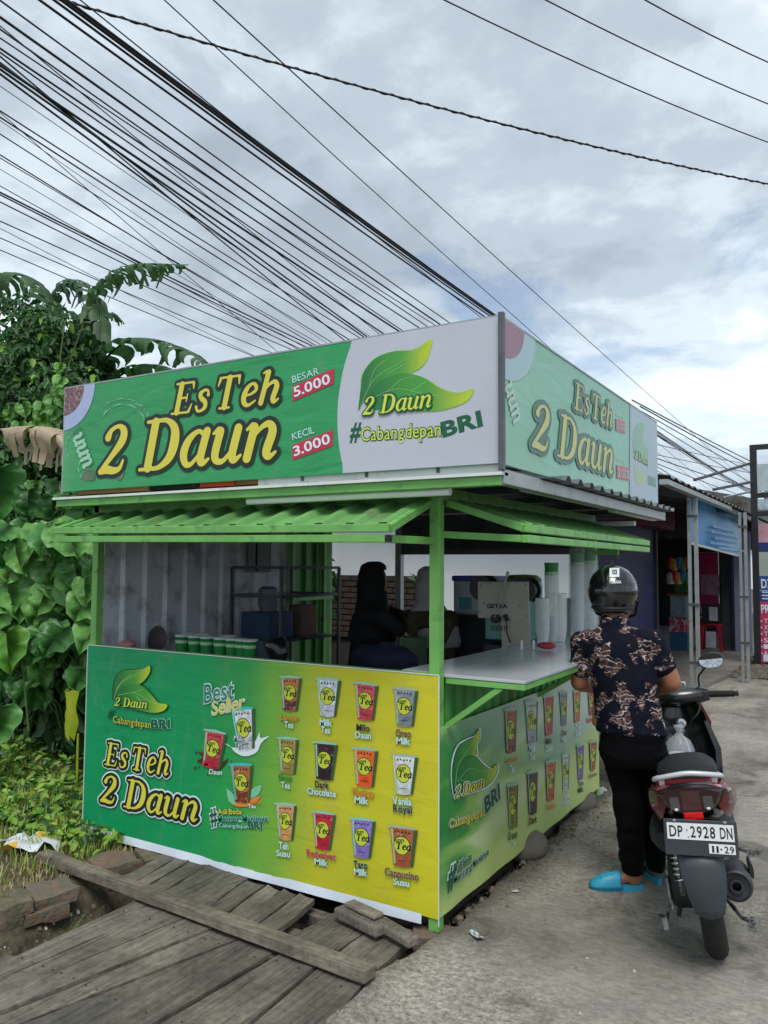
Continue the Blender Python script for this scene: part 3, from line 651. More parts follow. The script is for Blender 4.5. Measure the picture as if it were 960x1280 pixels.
t.links.new(co.outputs['Object'], mp.inputs[0]); t.links.new(mp.outputs[0], nz.inputs['Vector'])
c1 = ramp(t, nz.outputs[0], [(.3, '1f7440'), (.46, '3c9044'), (.56, '86b85a'), (.68, 'c2d89e')], 'EASE')
q = N(t, 'ShaderNodeMath', operation='MULTIPLY_ADD'); t.links.new(sp.outputs[1], q.inputs[0]); q.inputs[1].default_value = .38; t.links.new(sp.outputs[2], q.inputs[2])
f1 = ramp(t, q.outputs[0], [(.95, (0, 0, 0)), (1.0, (.75, .75, .75))]); q.operation = 'MULTIPLY_ADD'
mr = N(t, 'ShaderNodeMapRange'); mr.inputs[1].default_value = .8; mr.inputs[2].default_value = 1.65; t.links.new(q.outputs[0], mr.inputs[0])
mx = N(t, 'ShaderNodeMix', data_type='RGBA'); t.links.new(mr.outputs[0], mx.inputs[0]); t.links.new(c1, mx.inputs[6]); mx.inputs[7].default_value = (*lin('c9dcd8'), 1)
q2 = N(t, 'ShaderNodeMath', operation='MULTIPLY_ADD'); t.links.new(sp.outputs[1], q2.inputs[0]); q2.inputs[1].default_value = -.16; t.links.new(sp.outputs[2], q2.inputs[2])
mr2 = N(t, 'ShaderNodeMapRange'); mr2.inputs[1].default_value = .22; mr2.inputs[2].default_value = .08; t.links.new(q2.outputs[0], mr2.inputs[0])
mx2 = N(t, 'ShaderNodeMix', data_type='RGBA'); t.links.new(mr2.outputs[0], mx2.inputs[0]); t.links.new(mx.outputs[2], mx2.inputs[6]); mx2.inputs[7].default_value = (*lin('b9d07c'), 1)
t.links.new(mx2.outputs[2], b.inputs['Base Color']); b.inputs['Roughness'].default_value = .35; b.inputs['Coat Weight'].default_value = .3
sbn = sb.build('menu_banner', mt, kiosk, recalc=False); sbn['label'] = 'mottled light and dark green printed menu banner on the road side'
md = sbn.modifiers.new('t', 'SOLIDIFY'); md.thickness = .002; md.offset = -1
PS = Plane((.0355, 0, 0), (0, 1, 0), (0, 0, 1), (1, 0, 0))
z8 = lambda x, y: (530+x/3.657, 830+y/3.657)
Ts = lambda *a, **k: T(*a, f=z8, pl=PS, par=sbn, **k)
logo(PS, z8, sbn, [(135, 600), (128, 540), (128, 480), (140, 420), (160, 375), (195, 350), (225, 335), (248, 300), (252, 340), (235, 380), (235, 415), (200, 420), (165, 460)],
     [(150, 470), (190, 430), (235, 425), (265, 460), (300, 480), (328, 460), (330, 490), (310, 530), (275, 560), (225, 580), (180, 590), (150, 560)],
     [[(140, 560), (150, 470), (190, 400), (240, 340)], [(150, 540), (200, 480), (260, 490), (315, 490)], [(165, 530), (210, 540), (265, 520)]],
     [gradmat('leafC', 1, [(.08, '1f8a3f'), (.5, '9cc03c')], bump=0), gradmat('leafD', 1, [(.08, '2a9044'), (.75, 'b8cf2c')], bump=0), DKG, WHT, LEAFV], wh=1.5)
Ts('2 Daun', (134, 612), (266, 562), (138, 560), [YEL, DKG, WHT], [(.14, 2), (.07, 1), (0, 0)], font='s', base=.0075)
Ts('Cabangdepan', (112, 752), (272, 690), (112, 712), [YEL, DKG, WHT], [(.1, 2), (.06, 1), (.02, 0)], gap=.15)
Ts('BRI', (278, 682), (344, 614), (280, 605), [DKG, WHT], [(.11, 1), (.06, 0)], gap=.15)
Ts('Asli Beda', (136, 955), (213, 890), (136, 920), [DKG, WHT], [(.1, 1), (.04, 0)], gap=.15)
Ts('Mentong Manisnya', (136, 1002), (292, 868), (136, 968), [DKG, WHT], [(.1, 1), (.04, 0)], gap=.15)
Ts('#', (106, 1030), (134, 1010), (108, 925), [DKG, WHT], [(.14, 1), (.06, 0)], italic=.2)
sc = [((368, 200), (418, 195), (415, 400), (375, 408), 'b5603c', '5a2430'), ((460, 162), (515, 155), (512, 355), (474, 365), 'b9c3cc', '8894a0'), ((545, 140), (588, 133), (583, 320), (555, 328), 'd04048', 'b83842'), ((618, 122), (650, 118), (648, 278), (628, 285), '8b92a8', '6f7680'), ((681, 119), (712, 112), (708, 262), (688, 268), 'd88a48', 'c0703c'), ((748, 115), (775, 110), (773, 230), (757, 235), 'c42340', 'b01c38'),
 ((378, 545), (425, 535), (422, 745), (388, 755), '8c7a38', '7a8a3c'), ((470, 488), (516, 478), (512, 680), (480, 690), '4d3530', '3e2a24'), ((555, 440), (597, 432), (590, 620), (562, 628), 'e0652c', 'c44f24'), ((630, 405), (662, 398), (658, 572), (634, 582), 'c5d0c8', 'aab6a6'), ((697, 365), (728, 358), (724, 525), (704, 530), '8a68b8', '7a58a8'), ((755, 350), (787, 345), (780, 482), (762, 490), 'b0603c', 'a25034')]
for i, c in enumerate(sc): cup_print(PS, c[:4], c[4], sbn, LID, z8, col2=lin(c[5]))
for t_, a, b_, c, m_ in [('Lemon', (376, 455), (427, 443), (376, 428), ORG), ('Tea', (390, 500), (413, 494), (390, 465), PAL), ('Milk', (480, 405), (508, 398), (480, 372), PAL), ('Tea', (484, 443), (506, 437), (484, 412), PAL), ('Milo', (557, 368), (583, 360), (557, 342), BROWN), ('Daun', (557, 402), (585, 394), (557, 374), PAL),
 ('Oreo', (628, 330), (652, 322), (628, 302), MAUVE), ('Milk', (628, 360), (652, 352), (628, 334), PAL), ('Teh', (692, 303), (715, 297), (692, 280), PAL), ('Susu', (692, 332), (716, 326), (692, 310), PAL), ('Redvelvet', (744, 270), (780, 262), (744, 246), PINK), ('Green', (382, 806), (424, 793), (382, 770), flat('olive', '5d7a3a')), ('Tea', (396, 832), (415, 826), (396, 808), PAL), ('Dark', (478, 736), (514, 722), (478, 704), BROWN),
 ('Thaitea', (556, 672), (600, 656), (556, 648), ORG), ('Vanila', (632, 620), (664, 608), (632, 592), PAL), ('Royal', (632, 648), (664, 636), (632, 624), PAL), ('Taro', (704, 560), (727, 552), (704, 538), NAVY), ('Milk', (704, 590), (727, 582), (704, 566), NAVY), ('Cappucino', (752, 522), (790, 508), (752, 505), MAUVE)]:
    Ts(t_, a, b_, c, [m_], [(.04, 0)], gap=.15)

# ------------------------------------------------------------------ roof sign
sy, sx = -.247, .425
sgm = gradmat('sign_front_print', 0, [(-2.4, '5fae74'), (-2.05, '2f9a5c'), (.5, '2b985b')], .42, wob=.3, bump=.35)
sg = MB().box(-2.392, sx-.003, sy, sy+.02, 2.071, 2.694).build('roof_sign', sgm, kiosk, recalc=True); sg['label'] = 'front face of the roof sign, green with a silver grey end'
PG = Plane((0, sy-.001, 0), (1, 0, 0), (0, 0, 1), (0, -1, 0))
z1 = lambda x, y: (60+x/2.2857, 380+y/2.2857)
z2 = lambda x, y: (400+x/2.1818, 380+y/2.1818)
SILV = M('print_silver', 'bcc0cc', .4, var=.05, scale=2, bump=.25, bscale=4)
mb = MB()                                   # grey end with its curved edge, brown and lilac corner
arc = [PG.px(*z1(*p)) for p in ((868, 112), (846, 180), (833, 250), (828, 300), (828, 360), (834, 420), (843, 463))]
arc = [tuple(p[:2]) for p in catmull([(*a, 0) for a in arc], 5)]; ztop, zbot = 2.693, 2.072
P = [(arc[0][0], ztop)]+arc[1:-1]+[(arc[-1][0], zbot), (sx-.004, zbot), (sx-.004, ztop)]
tri = tessellate_polygon([[Vector((x, y, 0)) for x, y in P]]); mb.add([PG.P(u, v, .0015) for u, v in P], [tuple(q) for q in tri], 0)
mb.build('printed_field', SILV, sg, recalc=False); mb = MB()
for r, k, mi in ((.255, .0015, 1), (.165, .003, 2)):
    P = [(-2.391, 2.693)]+[(-2.391+r*1.05*math.cos(a), 2.693-r*math.sin(a)) for a in np.linspace(0, PI/2, 14)]
    tri = tessellate_polygon([[Vector((x, y, 0)) for x, y in P]]); mb.add([PG.P(u, v, k) for u, v in P], [tuple(q) for q in tri], mi)
mb.build('printed_corner', [SILV, flat('lilac', 'a9b4d8'), M('print_coffee', '6d4a4c', .4, var=.5, scale=28, col2='a08a90', mask=(.5, .6))], sg, recalc=False)
Tg = lambda *a, **k: T(*a, pl=PG, par=sg, **k)
Tg('Es Teh', (352, 318), (662, 283), (362, 228), [YEL, INK], [(.105, 1), (.0, 0)], font='s', f=z1, base=.003)
Tg('2 Daun', (145, 490), (655, 443), (152, 352), [YEL, INK], [(.078, 1), (.0, 0)], font='s', f=z1, base=.003)
Tg('BESAR', (700, 226), (776, 200), (700, 206), [PAL], [(.0, 0)], f=z1, base=.003); Tg('KECIL', (700, 389), (763, 368), (700, 369), [PAL], [(.0, 0)], f=z1, base=.003)
for q_ in ([(699, 278), (817, 228), (817, 184), (699, 236)], [(699, 446), (814, 405), (814, 360), (699, 403)]): mb = MB(); quadpx(mb, PG, zl(z1, q_), .002); mb.build('price_box', flat('price_red', 'c42a48'), sg, recalc=False)
Tg('5.000', (706, 266), (808, 226), (706, 238), [WHT], [(.03, 0)], f=z1, base=.004); Tg('3.000', (706, 435), (808, 397), (706, 407), [WHT], [(.03, 0)], f=z1, base=.004)
mb = MB(); quadpx(mb, PG, zl(z1, [(70, 372), (92, 350), (132, 455), (118, 470)]), .002, 0)
mb.build('faded_print', [flat('faded_green', '2a7a50')], sg, recalc=False)
Tg('unn', (128, 452), (96, 362), (84, 462), [flat('faint_white', '9ccfb0')], [(.02, 0)], font='s', f=z1, base=.003)
# splash print: thin pale arcs around the big 2
mb = MB()
for cx, cy, r, a0, a1, w in ((215, 350, 62, 3.6, 6.0, 3), (215, 350, 78, 4.0, 5.6, 2), (130, 470, 40, 2.4, 4.2, 3), (240, 330, 45, 4.9, 6.6, 3), (110, 410, 55, 2.6, 3.8, 2), (300, 400, 60, 4.6, 5.6, 2)):
    for i in range(14):
        t0 = a0+(a1-a0)*i/14; t1 = a0+(a1-a0)*(i+1)/14; ww = w*(1+.8*math.sin(i*1.7))
        quadpx(mb, PG, zl(z1, [(cx+r*math.cos(t0), cy+r*math.sin(t0)), (cx+r*math.cos(t1), cy+r*math.sin(t1)), (cx+(r+ww)*math.cos(t1), cy+(r+ww)*math.sin(t1)), (cx+(r+ww)*math.cos(t0), cy+(r+ww)*math.sin(t0))]), .0018)
mb.build('splash_print', flat('faint_mint', '74b890'), sg, recalc=False)
for q_ in ([(190, 490), (200, 450), (212, 440), (220, 480), (205, 505)], [(95, 500), (112, 470), (135, 480), (130, 505)]): mb = MB(); polypx(mb, PG, zl(z1, q_), .0019, 0, 3); mb.build('faded_print', M('print_dull_brown', '7a6a58', .5, var=.5, scale=30, col2='3f7a58', mask=(.45, .55)), sg, recalc=False)
logo(PG, z2, sg, [(105, 292), (112, 230), (118, 190), (150, 150), (200, 130), (255, 125), (303, 97), (300, 130), (285, 165), (250, 188), (200, 200), (160, 225), (125, 260)],
     [(120, 262), (160, 215), (220, 190), (280, 200), (330, 230), (375, 242), (418, 232), (405, 262), (370, 280), (320, 292), (260, 293), (190, 290), (140, 285)],
     [[(110, 285), (150, 205), (220, 160), (295, 108)], [(125, 268), (210, 232), (310, 250), (405, 240)], [(135, 230), (150, 180), (185, 150)], [(185, 190), (230, 165)], [(180, 245), (225, 205), (260, 200)], [(250, 238), (290, 212)], [(240, 245), (290, 280)], [(320, 252), (350, 278)]],
     [gradmat('leafE', 0, [(-.62, '2f7f3a'), (-.3, '4f9a3c'), (-.12, 'a0c83a')], bump=0), gradmat('leafF', 0, [(-.6, '23702f'), (-.1, '3f8f38'), (.14, '58a038'), (.3, '9fc832')], bump=0), LEAFV, WHT, LEAFV])
Tg('2 Daun', (119, 305), (306, 283), (125, 255), [LIME, DKG], [(.08, 1), (-.01, 0)], font='s', f=z2, base=.008)
Tg('#', (82, 372), (108, 370), (88, 322), [DKG], [(.05, 0)], f=z2, italic=.2)
Tg('Cabangdepan', (114, 374), (330, 360), (114, 338), [LIME, DKG], [(.08, 1), (.0, 0)], f=z2, gap=.16)
Tg('BRI', (338, 363), (442, 332), (338, 322), [DKG], [(.06, 0)], f=z2, gap=.16)
# side face in paler colours: glossy reflection and fading both painted in
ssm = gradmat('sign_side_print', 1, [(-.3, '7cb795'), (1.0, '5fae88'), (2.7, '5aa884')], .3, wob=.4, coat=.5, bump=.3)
ss = MB().box(sx-.02, sx, sy+.02, 2.652, 2.071, 2.694).build('roof_sign', ssm, kiosk); ss['label'] = 'road side face of the roof sign, pale from fading and painted-in glare'
PSS = Plane((sx+.001, 0, 0), (0, 1, 0), (0, 0, 1), (1, 0, 0))
mb = MB(); yb = PSS.px(786, 580)[0]
mb.add([PSS.P(yb, 2.072, .0015), PSS.P(2.651, 2.072, .0015), PSS.P(2.651, 2.693, .0015), PSS.P(yb+.05, 2.693, .0015)], [(0, 1, 2, 3)], 0)
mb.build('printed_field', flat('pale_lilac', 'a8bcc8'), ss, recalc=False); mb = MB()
for r, k, mi in ((.26, .0015, 1), (.165, .003, 2)):
    P = [(-.226, 2.693)]+[(-.226+r*1.5*math.cos(a), 2.693-r*math.sin(a)) for a in np.linspace(0, PI/2, 14)]
    tri = tessellate_polygon([[Vector((x, y, 0)) for x, y in P]]); mb.add([PSS.P(u, v, k) for u, v in P], [tuple(q) for q in tri], mi)
mb.build('printed_corner', [flat('pale_lilac', 'a8bcc8'), flat('pale_blue', 'a8c4cc'), flat('washed_rose', '9a7484')], ss, recalc=False)
Tx = lambda *a, **k: T(*a, pl=PSS, par=ss, f=z2, **k)
FY = flat('washed_yellow', 'c3c47c'); FI = flat('washed_ink', '4f7468'); FR = flat('washed_red', 'c46a7c'); FP = flat('washed_pale', 'b5d0c8')
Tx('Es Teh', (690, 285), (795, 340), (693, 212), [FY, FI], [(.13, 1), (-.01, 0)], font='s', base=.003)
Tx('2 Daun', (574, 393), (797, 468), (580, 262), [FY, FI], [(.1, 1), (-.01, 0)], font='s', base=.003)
for q_ in ([(806, 346), (832, 354), (832, 322), (806, 312)], [(808, 476), (843, 482), (843, 448), (808, 438)]): mb = MB(); quadpx(mb, PSS, zl(z2, q_), .002); mb.build('price_box', FR, ss, recalc=False)
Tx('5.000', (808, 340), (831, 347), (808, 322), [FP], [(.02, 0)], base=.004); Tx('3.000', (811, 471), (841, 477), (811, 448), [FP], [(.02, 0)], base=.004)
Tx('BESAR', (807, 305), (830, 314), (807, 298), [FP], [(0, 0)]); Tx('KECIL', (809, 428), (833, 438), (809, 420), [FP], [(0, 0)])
mb = MB(); polypx(mb, PSS, zl(z2, [(855, 420), (852, 370), (862, 330), (884, 328), (880, 375), (895, 400), (885, 430)]), .0025, 0, 4); polypx(mb, PSS, zl(z2, [(855, 440), (870, 450), (890, 470), (880, 495), (862, 490)]), .0025, 1, 4); mb.build('leaf_emblem', [flat('washed_leaf', '8ab89c'), flat('washed_lime', 'a8bf9c')], ss, recalc=False)
Tx('2 Daun', (856, 420), (893, 440), (857, 396), [flat('washed_lime2', 'b8cc9c'), flat('washed_deep', '6d9a8a')], [(.08, 1), (0, 0)], font='s', base=.004)
Tx('BRI', (894, 492), (914, 498), (894, 468), [flat('washed_deep', '6d9a8a')], [(.04, 0)], base=.003)
Tx('unn', (545, 310), (520, 205), (515, 325), [FP], [(.01, 0)], font='s', base=.003)
# frame of the sign
MB().bar((sx+.012, sy-.012, 2.04), (sx+.012, sy-.012, 2.705), .024, .026, (0, 1, 0)).build('sign_post', STEEL, kiosk, bevel=.003)
MB().bar((-2.4, sy+.01, 2.697), (sx, sy+.01, 2.697), .024, .008).bar((sx-.008, sy, 2.697), (sx-.008, 2.66, 2.697), .024, .008).bar((-2.397, sy+.01, 2.06), (-2.397, sy+.01, 2.7), .01, .02, (0, 1, 0)).bar((sx-.01, 2.655, 2.06), (sx-.01, 2.655, 2.7), .01, .024, (1, 0, 0)).build('sign_rim', GALV, kiosk)
MB().bar((-2.3, sy+.04, 2.12), (.4, sy+.04, 2.12), .02, .02).build('sign_rail', STEEL, kiosk)
for x in (-.62, -.25, .12): MB().bar((x, sy+.03, 2.05), (x, sy+.03, 2.1), .015, .015, (0, 1, 0)).build('sign_strut', STEEL, kiosk)
MB().box(-.9, .41, sy+.028, sy+.034, 2.036, 2.1).build('backing_sheet', WHITE_P, kiosk)
# ------------------------------------------------------------------ ground, road, veranda
def gh(x, y):
    n = .03*noise.noise(Vector((x*1.3, y*1.3, 0)))+.015*noise.noise(Vector((x*5, y*5, 3)))
    h = -.03+n*.5
    if x < -1.85: h = .0+n+.06*min(1, max(0, (-x-1.85)/1.2))+.25*min(1, max(0, (-x-3.3)/3))
    elif x < -1.62: h = .02+n-(x+1.85)/.23*.28
    elif x < -.04 and y < .05: h = -.28+n*1.5
    elif x < -.0 and y < .45: h = -.28+(y-.05)/.4*.2+n
    elif x < .0: h = -.09+n
    elif x < .1: h = -.05
    else: h = -.03+n*.1
    if x < -.35 and y > 5.2: h = min(h, -.03)
    return h
xs = np.concatenate([np.linspace(-900, -20, 12), np.linspace(-16, -7, 10), np.linspace(-6.6, .2, 150), np.linspace(1, 12, 12), np.linspace(20, 900, 10)])
ys = np.concatenate([np.linspace(-700, -12, 10), np.linspace(-8, -3.4, 10), np.linspace(-3.2, 3.4, 140), np.linspace(4, 16, 20), np.linspace(25, 900, 12)])
V = [(x, y, gh(x, y)) for x in xs for y in ys]; ny = len(ys)
F = [(i*ny+j, (i+1)*ny+j, (i+1)*ny+j+1, i*ny+j+1) for i in range(len(xs)-1) for j in range(ny-1)]
mt, t, b = new_mat('earth'); co = N(t, 'ShaderNodeTexCoord'); n1 = N(t, 'ShaderNodeTexNoise'); n1.inputs['Scale'].default_value = 3; n1.inputs['Detail'].default_value = 8
t.links.new(co.outputs['Object'], n1.inputs['Vector']); n2 = N(t, 'ShaderNodeTexNoise'); n2.inputs['Scale'].default_value = 22; n2.inputs['Detail'].default_value = 8
t.links.new(co.outputs['Object'], n2.inputs['Vector'])
c1 = ramp(t, n1.outputs[0], [(.35, '3b342a'), (.5, '5a5242'), (.65, '6f6650')]); c2 = ramp(t, n2.outputs[0], [(.3, (.45, .45, .45)), (.6, (1, 1, 1)), (.75, (1.5, 1.5, 1.4))])
mx = N(t, 'ShaderNodeMix', data_type='RGBA', blend_type='MULTIPLY'); mx.inputs[0].default_value = 1; t.links.new(c1, mx.inputs[6]); t.links.new(c2, mx.inputs[7])
t.links.new(mx.outputs[2], b.inputs['Base Color']); b.inputs['Roughness'].default_value = .95
bp = N(t, 'ShaderNodeBump'); bp.inputs['Strength'].default_value = .8; bp.inputs['Distance'].default_value = .03; t.links.new(n2.outputs[0], bp.inputs['Height']); t.links.new(bp.outputs[0], b.inputs['Normal'])
struct(soup('ground', V, F, mt, smooth=True))

# concrete road, worn: exposed grit, smoother pale skin in places, damp stains
mt, t, b = new_mat('road_concrete'); co = N(t, 'ShaderNodeTexCoord')
def tn(scale, det=6, rough=.55, typ='ShaderNodeTexNoise', dist=0, st=None):
    n = N(t, typ); n.inputs['Scale'].default_value = scale
    if typ == 'ShaderNodeTexNoise': n.inputs['Detail'].default_value = det; n.inputs['Roughness'].default_value = rough; n.inputs['Distortion'].default_value = dist
    src = co.outputs['Object']
    if st: mp = N(t, 'ShaderNodeMapping'); mp.inputs['Scale'].default_value = st; mp.inputs['Rotation'].default_value = (0, 0, R_(-28)); t.links.new(src, mp.inputs[0]); src = mp.outputs[0]
    t.links.new(src, n.inputs['Vector']); return n.outputs[0]
def mulc(a, c, f=1, bt='MULTIPLY'):
    m_ = N(t, 'ShaderNodeMix', data_type='RGBA', blend_type=bt)
    if isinstance(f, (int, float)): m_.inputs[0].default_value = f
    else: t.links.new(f, m_.inputs[0])
    t.links.new(a, m_.inputs[6])
    if isinstance(c, tuple): m_.inputs[7].default_value = (*c, 1)
    else: t.links.new(c, m_.inputs[7])
    return m_.outputs[2]
base = ramp(t, tn(1.1, 6), [(.35, '7a766e'), (.52, '928d84'), (.68, 'a6a197')])
grit = ramp(t, tn(42, 6, .8), [(.36, (.42, .42, .42)), (.5, (1, 1, 1)), (.62, (1.5, 1.49, 1.45))])
patch = ramp(t, tn(.75, 5, .5, dist=.4), [(.4, (.18, .18, .18)), (.58, (1, 1, 1))])
c = mulc(base, grit, patch)
scr = ramp(t, tn(16, 5, .65, st=(1, 2.4, 1)), [(.38, (.8, .8, .8)), (.6, (1.15, 1.15, 1.14))]); c = mulc(c, scr, .8)
vor = N(t, 'ShaderNodeTexVoronoi'); vor.inputs['Scale'].default_value = 34; t.links.new(co.outputs['Object'], vor.inputs['Vector'])
c = mulc(c, ramp(t, vor.outputs['Distance'], [(.08, (.62, .6, .58)), (.2, (1, 1, 1))]), .7)
c = mulc(c, ramp(t, tn(1.9, 7, .62, dist=.7), [(.34, (.5, .49, .47)), (.44, (1, 1, 1))]), .9)
c = mulc(c, ramp(t, tn(.8, 8, .6, st=(3.2, .5, 1)), [(.4, (.72, .71, .7)), (.5, (1, 1, 1))]), .7)
vc = N(t, 'ShaderNodeTexVoronoi'); vc.feature = 'DISTANCE_TO_EDGE'; vc.inputs['Scale'].default_value = .55; dm = N(t, 'ShaderNodeMix', data_type='VECTOR'); dm.inputs[0].default_value = .12; t.links.new(co.outputs['Object'], dm.inputs[4]); nq = N(t, 'ShaderNodeTexNoise'); nq.inputs['Scale'].default_value = 3; nq.inputs['Detail'].default_value = 6; t.links.new(co.outputs['Object'], nq.inputs['Vector']); t.links.new(nq.outputs['Color'], dm.inputs[5]); t.links.new(dm.outputs[1], vc.inputs['Vector'])
c = mulc(c, ramp(t, vc.outputs['Distance'], [(.0, (.85, .84, .83)), (.03, (1, 1, 1))]), .5)
t.links.new(c, b.inputs['Base Color']); b.inputs['Roughness'].default_value = .88; b.inputs['Specular IOR Level'].default_value = .3
ad = N(t, 'ShaderNodeMath', operation='ADD'); t.links.new(tn(60, 5, .75), ad.inputs[0]); t.links.new(tn(7, 5, .6), ad.inputs[1])
bp = N(t, 'ShaderNodeBump'); bp.inputs['Strength'].default_value = .55; bp.inputs['Distance'].default_value = .02; t.links.new(ad.outputs[0], bp.inputs['Height']); t.links.new(bp.outputs[0], b.inputs['Normal'])
ROADM = mt
def edge(y): return .03+.03*math.sin(y*2.1)+.025*math.sin(y*5.3+1)+.012*math.sin(y*17)+(.0 if y < .4 else 0)
yy = np.concatenate([np.linspace(-40, -3.5, 20), np.linspace(-3.4, 6.5, 160), np.linspace(7, 200, 30)]); xxs = [0, .15, .5, 1, 2, 4, 7.5]
V = []; 
for y in yy:
    for j, dxx in enumerate(xxs):
        e = edge(y) if y < 6.5 else -.5
        x = e+dxx*(1 if j else 0); z = 0+.006*noise.noise(Vector((x*2, y*2, 0)))-(.05 if j == 0 else 0) if j < 2 else .006*noise.noise(Vector((x*2, y*2, 0)))
        if j == 0: V.append((x-.015, y, -.12)); V.append((x, y, .0+.008*noise.noise(Vector((x*9, y*9, 0)))))
        else: V.append((x, y, z))
k = len(xxs)+1
F = [(i*k+j, i*k+j+1, (i+1)*k+j+1, (i+1)*k+j) for i in range(len(yy)-1) for j in range(k-1)]
struct(soup('road', V, F, ROADM, smooth=True))
# dirt strewn along the stall's foot on the road side
mb = MB()
VER = M('veranda_cement', '77736a', .85, var=.14, scale=2.5, bump=.25, bscale=30, col2='5e5a50', mask=(.5, .65))
struct(MB().add([(-.34, 6.75, .05), (-.1, 9.4, .05), (.12, 13.2, .05), (.1, 30, .05), (-6, 30, .05), (-6, 6.4, .05), (-.5, 6.4, .05),
    (-.34, 6.75, -.1), (-.1, 9.4, -.1), (.12, 13.2, -.1), (.1, 30, -.1), (-6, 30, -.1), (-6, 6.4, -.1), (-.5, 6.4, -.1)],
    [(0, 1, 2, 3, 4, 5, 6)]+[(i, (i+1) % 7, (i+1) % 7+7, i+7) for i in range(7)]).build('veranda_floor', VER))

# ------------------------------------------------------------------ timber deck over the ditch
def woodmat(name, a, b2, c3, GR=(20, 1.1, 9)):
    mt, t, b = new_mat(name); co = N(t, 'ShaderNodeTexCoord'); oi = N(t, 'ShaderNodeObjectInfo')
    mp = N(t, 'ShaderNodeMapping'); mp.inputs['Scale'].default_value = GR; t.links.new(co.outputs['Object'], mp.inputs[0])
    cb = N(t, 'ShaderNodeCombineXYZ'); mm = N(t, 'ShaderNodeMath', operation='MULTIPLY'); mm.inputs[1].default_value = 37; t.links.new(oi.outputs['Random'], mm.inputs[0])
    for i in range(3): t.links.new(mm.outputs[0], cb.inputs[i])
    t.links.new(cb.outputs[0], mp.inputs['Location'])
    n1 = N(t, 'ShaderNodeTexNoise'); n1.inputs['Scale'].default_value = 3; n1.inputs['Detail'].default_value = 9; n1.inputs['Roughness'].default_value = .62; n1.inputs['Distortion'].default_value = .25
    t.links.new(mp.outputs[0], n1.inputs['Vector'])
    n2 = N(t, 'ShaderNodeTexNoise'); n2.inputs['Scale'].default_value = 3.5; n2.inputs['Detail'].default_value = 7; t.links.new(co.outputs['Object'], n2.inputs['Vector'])
    g = ramp(t, n1.outputs[0], [(.26, a), (.4, b2), (.75, c3)]); n3 = N(t, 'ShaderNodeTexNoise'); n3.inputs['Scale'].default_value = 26; n3.inputs['Detail'].default_value = 8; n3.inputs['Roughness'].default_value = .75; t.links.new(co.outputs['Object'], n3.inputs['Vector'])
    g2 = N(t, 'ShaderNodeMix', data_type='RGBA', blend_type='MULTIPLY'); g2.inputs[0].default_value = .9; t.links.new(g, g2.inputs[6]); t.links.new(ramp(t, n3.outputs[0], [(.36, (.6, .6, .6)), (.5, (1, 1, 1)), (.66, (1.25, 1.24, 1.2))]), g2.inputs[7]); g = g2.outputs[2]
    d = ramp(t, n2.outputs[0], [(.35, (.62, .62, .6)), (.6, (1.15, 1.13, 1.1))])
    rr = N(t, 'ShaderNodeMapRange'); rr.inputs[3].default_value = .72; rr.inputs[4].default_value = 1.18; t.links.new(oi.outputs['Random'], rr.inputs[0])
    mx = N(t, 'ShaderNodeMix', data_type='RGBA', blend_type='MULTIPLY'); mx.inputs[0].default_value = 1; t.links.new(g, mx.inputs[6]); t.links.new(d, mx.inputs[7])
    vm = N(t, 'ShaderNodeVectorMath', operation='SCALE'); t.links.new(mx.outputs[2], vm.inputs[0]); t.links.new(rr.outputs[0], vm.inputs['Scale'])
    t.links.new(vm.outputs[0], b.inputs['Base Color']); b.inputs['Roughness'].default_value = .78
    bp = N(t, 'ShaderNodeBump'); bp.inputs['Strength'].default_value = .9; bp.inputs['Distance'].default_value = .012; t.links.new(n1.outputs[0], bp.inputs['Height']); t.links.new(bp.outputs[0], b.inputs['Normal'])
    return mt
WOOD = woodmat('weathered_plank', '332e28', '5f5a52', '847d72'); WOOD_L = woodmat('bleached_timber', '4a463f', '77716a', '948c80'); WOOD_X = woodmat('long_timber', '4c473f', '766e62', '968c7d', (1.1, 18, 9))
WOOD_L2 = WOOD_L
deck = thing('timber_deck', 'weathered grey plank deck bridging the ditch in front of the stall', 'deck', (-.7, -.9, 0))
def plank(A, B, C_, D_, z, th=.035, mat=WOOD, parent=deck, name='plank', tilt=0, zb=None):
    """board with corners A,B (near end left/right) and C,D (far end left/right); ragged edges, slightly warped"""
    n = 9; mb = MB(); A, B, C_, D_ = [Vector((*p, 0)) for p in (A, B, C_, D_)]; s = random.random()*99
    for i in range(n+1):
        f = i/n; l = A.lerp(C_, f); r = B.lerp(D_, f); jt = .004
        l = l+Vector((noise.noise(Vector((s, f*5, 0)))*jt*2, 0, 0)); r = r+Vector((noise.noise(Vector((s+9, f*5, 0)))*jt*2, 0, 0))
        e = (noise.noise(Vector((s, 3, 9)))*.02 if i in (0, n) else 0); dv = (C_-A).normalized()*e
        w = noise.noise(Vector((s+3, f*1.7, 0)))*.01; zz = z if zb is None else z+(zb-z)*f
        for p, q in ((l, 0), (l.lerp(r, .5), .5), (r, 1)):
            mb.v.append((p.x+dv.x, p.y+dv.y, zz+w+tilt*(q-.5)-(.004 if q == .5 else 0)))
        for p, q in ((l, 0), (r, 1)): mb.v.append((p.x+dv.x, p.y+dv.y, zz+w+tilt*(q-.5)-th))
    for i in range(n):
        a = i*5; c = a+5; mb.f += [(a, a+1, c+1, c), (a+1, a+2, c+2, c+1), (a+2, a+4, c+4, c+2), (a+4, a+3, c+3, c+4), (a+3, a, c, c+3)]
    e = n*5; mb.f += [(0, 3, 4, 2, 1), (e, e+1, e+2, e+4, e+3)]; mb.m = [0]*len(mb.f)
    return mb.build(name, mat, parent)
g = .006
